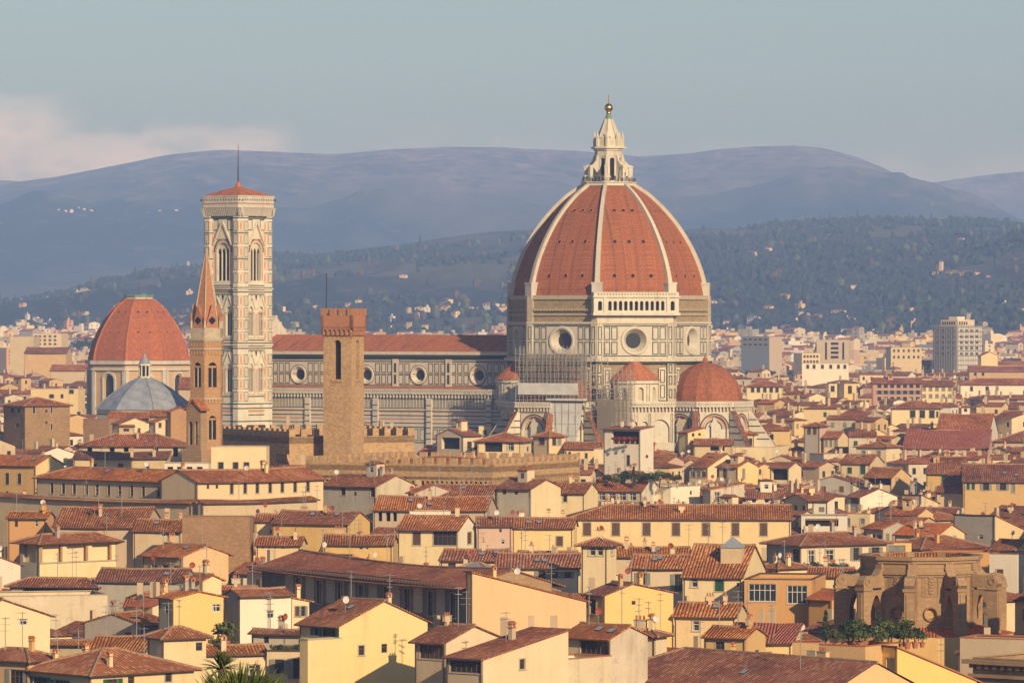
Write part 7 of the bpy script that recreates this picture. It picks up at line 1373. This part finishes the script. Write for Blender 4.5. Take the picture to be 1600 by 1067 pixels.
spiky_palm(346, 1045, 190, 1.05, 46, 'smaller grey green palm with narrow spiky leaves behind the fan palm', 8)

# ------------------------------------------------------------------ filling houses between the measured ones
def inpoly(p, poly, m=1.5):
    s = None
    for a, b in zip(poly, poly[1:]+poly[:1]):
        e = b-a; cr_ = (e.x*(p.y-a.y)-e.y*(p.x-a.x))/max(e.length, 1e-6)
        if s is None: s = 1 if ((poly[1]-poly[0]).x*(poly[2]-poly[1]).y-(poly[1]-poly[0]).y*(poly[2]-poly[1]).x) > 0 else -1
        if cr_*s < -m: return False
    return True
BB = []
def refresh():
    BB.clear()
    for f in FOOT: xs = [p.x for p in f]; ys = [p.y for p in f]; BB.append((min(xs)-3, max(xs)+3, min(ys)-3, max(ys)+3, f))
def clash(poly):
    pts = list(poly)+[(poly[i]+poly[(i+1) % 4])/2 for i in range(4)]+[(poly[0]+poly[2])/2]; xs = [p.x for p in poly]; ys = [p.y for p in poly]; bx = (min(xs), max(xs), min(ys), max(ys))
    for b in BB:
        if b[1] < bx[0] or b[0] > bx[1] or b[3] < bx[2] or b[2] > bx[3]: continue
        f = b[4]
        if any(inpoly(p, f, -0.7) for p in pts): return True
        c = sum(f, Vector((0, 0)))/len(f)
        if any(inpoly(p, poly, -0.7) for p in f+[c]): return True
    return False
refresh()
WALLS = [('plaster_cream', 'cream', 6), ('plaster_yellow', 'yellow', 2.6), ('plaster_white', 'white', 4), ('plaster_beige', 'beige', 4), ('plaster_ochre', 'ochre', 3), ('plaster_old', 'weathered', 3), ('plaster_gold', 'golden', 0.9), ('plaster_grey', 'grey', 2), ('plaster_pink', 'pinkish', 1.5), ('plaster_salmon', 'salmon', 0.5)]
ROOFS = [('tile_brown', 'brown', 5), ('tile_red', 'red', 4), ('tile_dark', 'dark', 2), ('tile_bright', 'bright red', 0.6)]
def pick(L, r): t_ = r.random()*sum(q[2] for q in L); return next(q for q, c in ((q, sum(x[2] for x in L[:i+1])) for i, q in enumerate(L)) if t_ <= c)
def place(r, Y, px, big=1.0):
    """a free spot: returns corner, angle, sizes, eaves height, or None"""
    a = r.choice((30, 33, 57, 60, 12, 20, 45))+r.uniform(-3, 3); w = r.uniform(4.5, 11)*big; d = r.uniform(4.5, 10)*big; C = px2w(px, 0, Y); C.z = 0
    s, c = math.sin(rad(a)), math.cos(rad(a)); ux, uy, c2 = Vector((c, -s)), Vector((s, c)), Vector((C.x, C.y)); poly = [c2-ux*w, c2, c2+uy*d, c2-ux*w+uy*d]
    if clash(poly): return None
    z = r.gauss(17.5 if Y < 850 else 20 if Y < 1050 else 22, 2.6); xs = [800+F*p.x/p.y for p in poly]; xa, xb = min(xs)-2, max(xs)+2; yn = min(p.y for p in poly)
    if xb < -30 or xa > 1630: return None
    rise = 0.33*min(w, d)/2+0.5
    zmax = 99
    for x0, x1, y0, y1, Yk in KEEP:
        if x1 <= xa or x0 >= xb or Yk <= yn: continue
        zmax = min(zmax, CZ-(y1-HY)/F*Y-rise)
    z = min(z, zmax)
    if z < 7: return None
    FOOT.append(poly); refresh_one(poly); return C, a, w, d, z
def refresh_one(f): xs = [p.x for p in f]; ys = [p.y for p in f]; BB.append((min(xs)-3, max(xs)+3, min(ys)-3, max(ys)+3, f))
MARK = [(62, 870, 'the columned loggia house'), (337, 832, 'the bare brick wall'), (575, 925, 'the painted palace'), (825, 940, 'the golden firewall'), (935, 865, 'the slim roof tower'), (1060, 825, 'the long yellow palace'), (1290, 865, 'the cream villa'), (1438, 925, 'the round stone drum'), (980, 705, 'the white tower house'), (858, 697, 'the square yellow tower house'), (690, 735, 'the arcaded battlement'), (550, 690, 'the crenellated palace'), (200, 765, 'the long beige wing'), (400, 760, 'the sunlit yellow wing'), (45, 830, 'the orange house'), (60, 655, 'the brown stone house'), (200, 706, 'the five square openings'), (1000, 748, 'the terrace garden'), (1160, 685, 'the low hipped house by the apse'), (1275, 685, 'the arch windowed tower house'), (1432, 645, 'the three arched windows'), (1345, 732, 'the green shuttered house'), (1478, 690, 'the salmon red roof'), (1555, 775, 'the wide ochre house'), (1550, 828, 'the blank grey block'), (560, 1020, 'the teal shuttered gable'), (680, 850, 'the wide dark window house'), (1120, 640, 'the red apse dome'), (545, 775, 'the grey fronted house'), (290, 1010, 'the pyramid roofed tower house'), (1060, 770, 'the bright white blocks'), (1150, 740, 'the sunlit yellow gable'), (1280, 800, 'the white attic box'), (505, 818, 'the white cube'), (1340, 1020, 'the roof garden'), (825, 800, 'the yellow attic house'), (60, 1040, 'the pale yellow house by the palms'), (1195, 608, 'the five windowed house'), (930, 1010, 'the glazed loggia'), (1215, 925, 'the gridded windows')]
SEEN = {}
ORD = ['', 'second ', 'third ', 'fourth ', 'fifth ', 'sixth ', 'seventh ', 'eighth ', 'ninth ', 'tenth ']
def infill_label(px, py, wn_, rn, kind, size, feat):
    m_ = min(MARK, key=lambda q: (q[0]-px)**2+(1.6*(q[1]-py))**2); dx, dy = px-m_[0], py-m_[1]
    if abs(dx) > 1.2*abs(dy): rl = 'right of' if dx > 0 else 'left of'
    else: rl = 'before' if dy > 0 else 'behind'
    far = ' close' if abs(dx)+abs(dy) < 35 else ''
    kd = {'gx': 'gabled', 'gy': 'gabled', 'hip': 'hipped', 'flat': 'flat terraced', 'sl': 'lean-to'}[kind]
    l = f'{size}{wn_} house, {rn+" " if kind != "flat" else ""}{kd} roof{feat},{far} {rl} {m_[2]}'.replace(',  ', ', ').replace(', close', ' close')
    n_ = SEEN.get(l, 0); SEEN[l] = n_+1
    return l if n_ == 0 else ORD[min(n_, 9)]+l
def windows(r, L, H_, st, dense=1.0):
    out_ = []; n_ = max(0, int(L/r.uniform(2.6, 4.2)*dense)); rows = 2 if H_ > 9 else 1; ww, hh = r.uniform(0.8, 1.1), r.uniform(1.2, 1.7)
    for q in range(n_):
        u = (q+0.5)*L/n_
        for k_ in range(rows):
            if r.random() < 0.2: continue
            zt2 = H_-0.9-k_*3.3; out_.append((u-ww/2, u+ww/2, zt2-hh, zt2, st))
    return out_
r = random.Random(21); nI = 0; tries = 0
while nI < 172 and tries < 26000:
    tries += 1; Y = 545+(1290-545)*math.sqrt(r.random()); px = r.uniform(-20, 1640)
    if Y > 1000 and 280 < px < 800 and r.random() < 0.5: continue
    q = place(r, Y, px, 0.9)
    if not q: continue
    C, a, w, d, z = q; kind = r.choices(('gx', 'gy', 'hip', 'flat', 'sl'), (5, 3, 2.2, 0.8, 1))[0]; wm_, wn2, _ = pick(WALLS, r); rm_, rn, _ = pick(ROOFS, r); st = r.choice('ddsoyeow'); py = HY+F*(CZ-z)/Y
    ch = r.choice((0, 1, 1, 2)); dsh = int(r.random() < 0.30); an = int(r.random() < 0.38)
    feat = (' and dish' if dsh else '')+(' and aerial' if an and not dsh else ''); size = 'small ' if w*d < 55 else 'large ' if w*d > 105 else ''
    cx_ = 800+F*(C.x)/Y
    build_house(C, a, w, d, z, kind, wm_, rm_ if kind != 'flat' else 'terracotta', infill_label(cx_, py, wn2, rn, kind, size, feat), 'houses crowded across the old town', wl=windows(r, w, z, st), wr=windows(r, d, z, st, 0.5), pitch=r.uniform(0.27, 0.36), chim=ch, dish=dsh, ant=an, seed=nI+900, detail=Y < 1000)
    nI += 1
# the rest of the town out to the plain: too many roofs to count
def mass(name, n, Y0, Y1, sx, hgt, seed, det):
    r = random.Random(seed); mb = MB(); got = 0; tr_ = 0
    while got < n and tr_ < n*14:
        tr_ += 1; Y = Y0+(Y1-Y0)*(r.random()**0.75); px = r.uniform(-380, 1980); big = r.uniform(*sx)
        a = r.choice((20, 32, 58, 45, 5))+r.uniform(-4, 4); w, d = r.uniform(8, 16)*big, r.uniform(8, 13)*big
        if not det and max(h(px2w(px, 0, Y).x, Y) for h, b_, rr__ in HILLS[2:]) > plain(Y)+4: w, d = w*.6, d*.6
        C = px2w(px, 0, Y); s, c = math.sin(rad(a)), math.cos(rad(a)); ux, uy, c2 = Vector((c, -s)), Vector((s, c)), Vector((C.x, C.y)); poly = [c2-ux*w, c2, c2+uy*d, c2-ux*w+uy*d]
        if clash(poly): continue
        hb = max([h(C.x, Y) for h, b_, rr__ in HILLS[2:]]+[plain(Y)]); dh = hb-plain(Y)
        if dh > 4 and r.random() > (0.5*math.exp(-dh/14) if dh < 40 else 0.018): continue
        z = (r.uniform(4, 7) if dh > 4 else max(6, r.gauss(*hgt)))+(hb if not det else 0); xs = [800+F*p.x/p.y for p in poly]; xa, xb = min(xs), max(xs); zmax = 99
        for x0, x1, y0, y1, Yk in KEEP:
            if x1 > xa and x0 < xb and Yk > Y: zmax = min(zmax, CZ-(y1-HY)/F*Y-3)
        z = min(z, zmax)
        if z < (hb+3.5 if not det else 5): continue
        refresh_one(poly) if det else None
        wl2 = pick(WALLS, r)[0]; rf2 = pick(ROOFS, r)[0] if det or r.random() < 0.6 else r.choice(('metal_grey', 'trim_stone', 'tile_roof_plain')); pit = r.uniform(.24, .34)
        p3 = lambda x, y, zz: Vector((c2.x+ux.x*x+uy.x*y, c2.y+ux.y*x+uy.y*y, zz))
        mb.hexa([p3(-w, 0, 0), p3(0, 0, 0), p3(0, d, 0), p3(-w, d, 0), p3(-w, 0, z), p3(0, 0, z), p3(0, d, z), p3(-w, d, z)], wl2, rf2 if not det else None)
        tp = r.random(); o = 0.6
        if det or tp < 0.6:
            if tp < 0.6: yr, zr = d/2, z+pit*d/2+.15; mb.face([p3(-w-.2, -o, z-o*pit+.15), p3(.2, -o, z-o*pit+.15), p3(.2, yr, zr), p3(-w-.2, yr, zr)], rf2); mb.face([p3(.2, d+o, z-o*pit+.15), p3(-w-.2, d+o, z-o*pit+.15), p3(-w-.2, yr, zr), p3(.2, yr, zr)], rf2); mb.face([p3(0, 0, z), p3(0, d, z), p3(0, yr, zr-.15)], wl2); mb.face([p3(-w, 0, z), p3(-w, yr, zr-.15), p3(-w, d, z)], wl2)
            else: rr_ = min(w, d)/2; zr = z+pit*rr_+.15; A, B, Cc, D = p3(-w-o, -o, z), p3(o, -o, z), p3(o, d+o, z), p3(-w-o, d+o, z); P1, P2 = (p3(-w+rr_, d/2, zr), p3(-rr_, d/2, zr)) if w > d else (p3(-w/2, rr_, zr), p3(-w/2, d-rr_, zr)); [mb.face(f_, rf2) for f_ in (([A, B, P2, P1], [B, Cc, P2], [Cc, D, P1, P2], [D, A, P1]) if w > d else ([A, B, P1], [B, Cc, P2, P1], [Cc, D, P2], [D, A, P1, P2]))]
        else: mb.hexa([p3(-w*.6, d*.3, z), p3(-w*.3, d*.3, z), p3(-w*.3, d*.6, z), p3(-w*.6, d*.6, z), p3(-w*.6, d*.3, z+2.5), p3(-w*.3, d*.3, z+2.5), p3(-w*.3, d*.6, z+2.5), p3(-w*.6, d*.6, z+2.5)], wl2)
        if det or r.random() < .5:
            fl_ = lambda u, zz, of: p3(-w+u, -of, zz); fr_ = lambda u, zz, of: p3(of, u, zz); st = r.uniform(2.6, 3.6)*(1 if det else 1.7); sh = r.choice(('glass_dark', 'shutter_brown', 'shutter_grey', 'glass_dark', 'shutter_green'))
            for ff, L in ((fl_, w), (fr_, d)):
                for q in range(int(L/st)):
                    for k_ in range(2 if z < 14 else 3):
                        u = (q+.5)*L/int(L/st); zz = z-1-k_*3.3; s2 = .5 if det else .8
                        if r.random() < .85: mb.face([ff(u-s2, zz-1.5, .03), ff(u+s2, zz-1.5, .03), ff(u+s2, zz, .03), ff(u-s2, zz, .03)], sh)
        if det and r.random() < .8: cx, cy = -w*r.uniform(.2, .8), d*r.uniform(.3, .6); mb.hexa([p3(cx+i_, cy+j_, zz) for zz in (z, z+3.2) for i_, j_ in ((-.4, -.3), (.4, -.3), (.4, .3), (-.4, .3))], 'plaster_beige')
        got += 1
    return mb.build(name, kind='stuff')
mass('town_houses', 4300, 600, 2700, (0.5, 1.0), (22, 3.5), 31, True)
mass('suburb_houses', 6600, 2500, 8600, (0.7, 1.25), (13, 4.0), 32, False)

# green between the suburbs, too many to count
def green():
    mb = MB(); r = random.Random(9)
    for _ in range(3400):
        Y = r.uniform(2100, 7600); px = r.uniform(-380, 1980)
        if noise.noise(Vector((px*0.012, Y*0.002, 5))) < 0.02: continue
        c = px2w(px, 0, Y); s = r.uniform(3, 6); hh = r.uniform(7, 14); g0 = max([h(c.x, Y) for h, b_, rr__ in HILLS[2:]]+[plain(Y)]); b = len(mb.v); k_ = mb.mi(r.choice(('leaf_green', 'leaf_dark', 'leaf_dark', 'leaf_autumn'))); a0 = r.random()*6; mb.v.append((c.x, c.y, g0+hh))
        for zz, q in ((0.8, .7), (.5, 1), (.15, .7)):
            for i in range(6): a = a0+6.2832*i/6; w = s*q*r.uniform(.75, 1.25); mb.v.append((c.x+w*math.cos(a), c.y+w*math.sin(a), g0+hh*zz*r.uniform(.92, 1.08)))
        for i in range(6):
            j = (i+1) % 6; mb.f.append((b, b+1+i, b+1+j)); mb.m.append(k_)
            for l in (0, 1): mb.f.append((b+1+l*6+i, b+1+(l+1)*6+i, b+1+(l+1)*6+j, b+1+l*6+j)); mb.m.append(k_)
    mb.build('suburb_woodland', kind='stuff')
green()
# villas on the hills
VIL = [(290, 419, 'villa with a small tower on the crest left of the slender spire', 14, 1), (303, 421, 'low house beside the crest villa with the small tower', 10, 0), (1150, 400, 'first of three pale houses on the wooded slope right of the great dome', 16, 0), (1166, 398, 'second of three pale houses on the wooded slope right of the great dome', 18, 0), (1191, 392, 'third and highest of three pale houses on the wooded slope right of the great dome', 20, 0), (1466, 431, 'pale church with a thin bell tower on the right hill', 20, 1), (1482, 430, 'long cream house beside the hill church', 22, 0), (1507, 431, 'square golden villa right of the hill church', 24, 0), (1456, 437, 'small white farmhouse below the hill church', 10, 0), (1535, 432, 'low walls right of the golden hill villa', 14, 0), (630, 432, 'lone cream house on the slope between the stone tower and great dome', 12, 0), (655, 483, 'pale house right of the stone tower below the terraces', 14, 0), (692, 471, 'cream villa on the lower slope left of the great dome', 16, 0), (680, 484, 'broad low villa under the cream villa left of the great dome', 22, 0), (735, 480, 'first tall white block in the row left of the great dome', 10, 0), (748, 480, 'second tall white block in the row left of the great dome', 10, 0), (762, 481, 'long white block in the row left of the great dome', 22, 0), (784, 479, 'white block nearest the great dome in the hillside row', 14, 0), (1115, 471, 'cream farmhouse just right of the great dome', 14, 0), (1128, 470, 'smaller farmhouse beside the one just right of the great dome', 9, 0), (1222, 465, 'orange villa on the lower slope right of the great dome', 20, 0), (1198, 481, 'golden house on the lower slope under the orange villa', 14, 0), (1248, 471, 'little white house right of the orange villa', 9, 0), (1133, 487, 'tiny farmhouse near the foot of the hill by the dome', 10, 0), (1274, 495, 'broad cream villa at the foot of the hill', 20, 0), (1306, 490, 'long pale villa above the broad cream villa at the foot', 20, 0), (1320, 498, 'golden chapel with a little bell tower at the hill foot', 10, 1), (1374, 484, 'small white house left of the tower block on the slope', 8, 0), (1552, 477, 'small pale house high right above the tower block', 9, 0), (1585, 486, 'long pinkish villa at the right edge of the slope', 18, 0), (1412, 488, 'brownish house above the pale concrete block', 14, 0), (1186, 437, 'tiny white hut in the middle of the wooded slope', 6, 0), (1035, 476, 'house hidden behind the dome on the slope', 10, 0), (560, 470, 'small cream house right of the stone tower battlement', 10, 0), (1500, 372, 'pale quarry house near the right skyline of the wooded hill', 10, 0)]
for px, py, lab, wpx, tw in VIL:
    q = on_hill(px, py+3)
    if q is None or px == 1035: continue
    kk = F/q.y; w = wpx/kk*(1.25 if 1450 < px < 1515 and 420 < py < 440 else 1); r = random.Random(px); d = w*0.6; h_ = w*r.uniform(.32, .5); wall_ = 'plaster_gold' if 'golden' in lab or 'orange' in lab else 'plaster_white' if 'white' in lab else 'plaster_cream'
    a = r.choice((8, 35, 55)); t_ = thing('hillside_villa', lab, 'villa', (q.x+w/2, q.y, q.z-1), -rad(a), 'villas scattered over the hills'); fL = frame((-w, 0, 0), (1, 0, 0), (0, -1, 0)); m = MB(); m.box(-w, 0, 0, d, -4, h_, wall_)
    for u in range(int(w/4)): patch(m, fL, u*4+1.4, u*4+2.7, h_-2.8, h_-1.0, 'glass_dark', .05)
    if tw: m.box(-w*.62, -w*.42, d*.3, d*.3+w*.2, h_, h_+w*.62, wall_)
    m.build('wall', t_); rm, _ = roof_mesh('hip', w, d, h_, .3, .6, .2, 'tile_red', ridge=False); rm.build('roof', t_)
# tiny pale houses far up the mountain
for n_, (px, py) in enumerate(((92, 328), (103, 330), (112, 329), (122, 327), (131, 328), (143, 330), (250, 331), (276, 330), (232, 333), (384, 352), (2, 350), (1457, 322))):
    q = on_hill(px, py)
    if q is None: continue
    w = 4.5*q.y/F*r.uniform(.7, 1.3); t_ = thing('mountain_house', ORD[n_].strip().capitalize()+' tiny white house from the left in the hamlet high on the far mountain' if 0 < n_ < 6 else ('First tiny white house at the left of the hamlet high on the far mountain', 'Lone white speck house left of the bell tower on the mountain', 'Lone white speck house nearest the bell tower on the mountain', 'Faint house left of the two mountain specks', 'Faint house right of the bell tower on the mountain', 'Pale house at the left edge of the mountain', 'Pale house on the mountain below the right saddle')[0 if n_ == 0 else n_-5], 'house', (q.x, q.y, q.z-1), 0.4, 'white houses on the far mountain'); m = MB(); m.box(-w/2, w/2, 0, w*.5, -5, w*.42, 'plaster_white'); m.build('wall', t_); rm, _ = roof_mesh('hip', w, w*.5, w*.42, .3, .5, .2, 'tile_red', ridge=False); o = rm.build('roof', t_); o.location = (w/2, 0, 0)

# ------------------------------------------------------------------ the evening haze: one even body of air round everything
hz = MB(); hz.box(-4400, 4400, -700, 18600, -8, 650, 'asphalt'); ho = hz.build('haze', kind='stuff'); hm_ = bpy.data.materials.new('haze'); hm_.use_nodes = True; hn = hm_.node_tree.nodes; hn.remove(hn['Principled BSDF'])
vol = hn.new('ShaderNodeVolumePrincipled'); vol.inputs['Color'].default_value = (0.295, 0.475, 1.0, 1); vol.inputs['Density'].default_value = HAZE; vol.inputs['Absorption Color'].default_value = (0.2, 0.2, 0.2, 1); vol.inputs['Anisotropy'].default_value = -0.12
hm_.node_tree.links.new(vol.outputs[0], hn['Material Output'].inputs['Volume']); ho.data.materials.clear(); ho.data.materials.append(hm_)
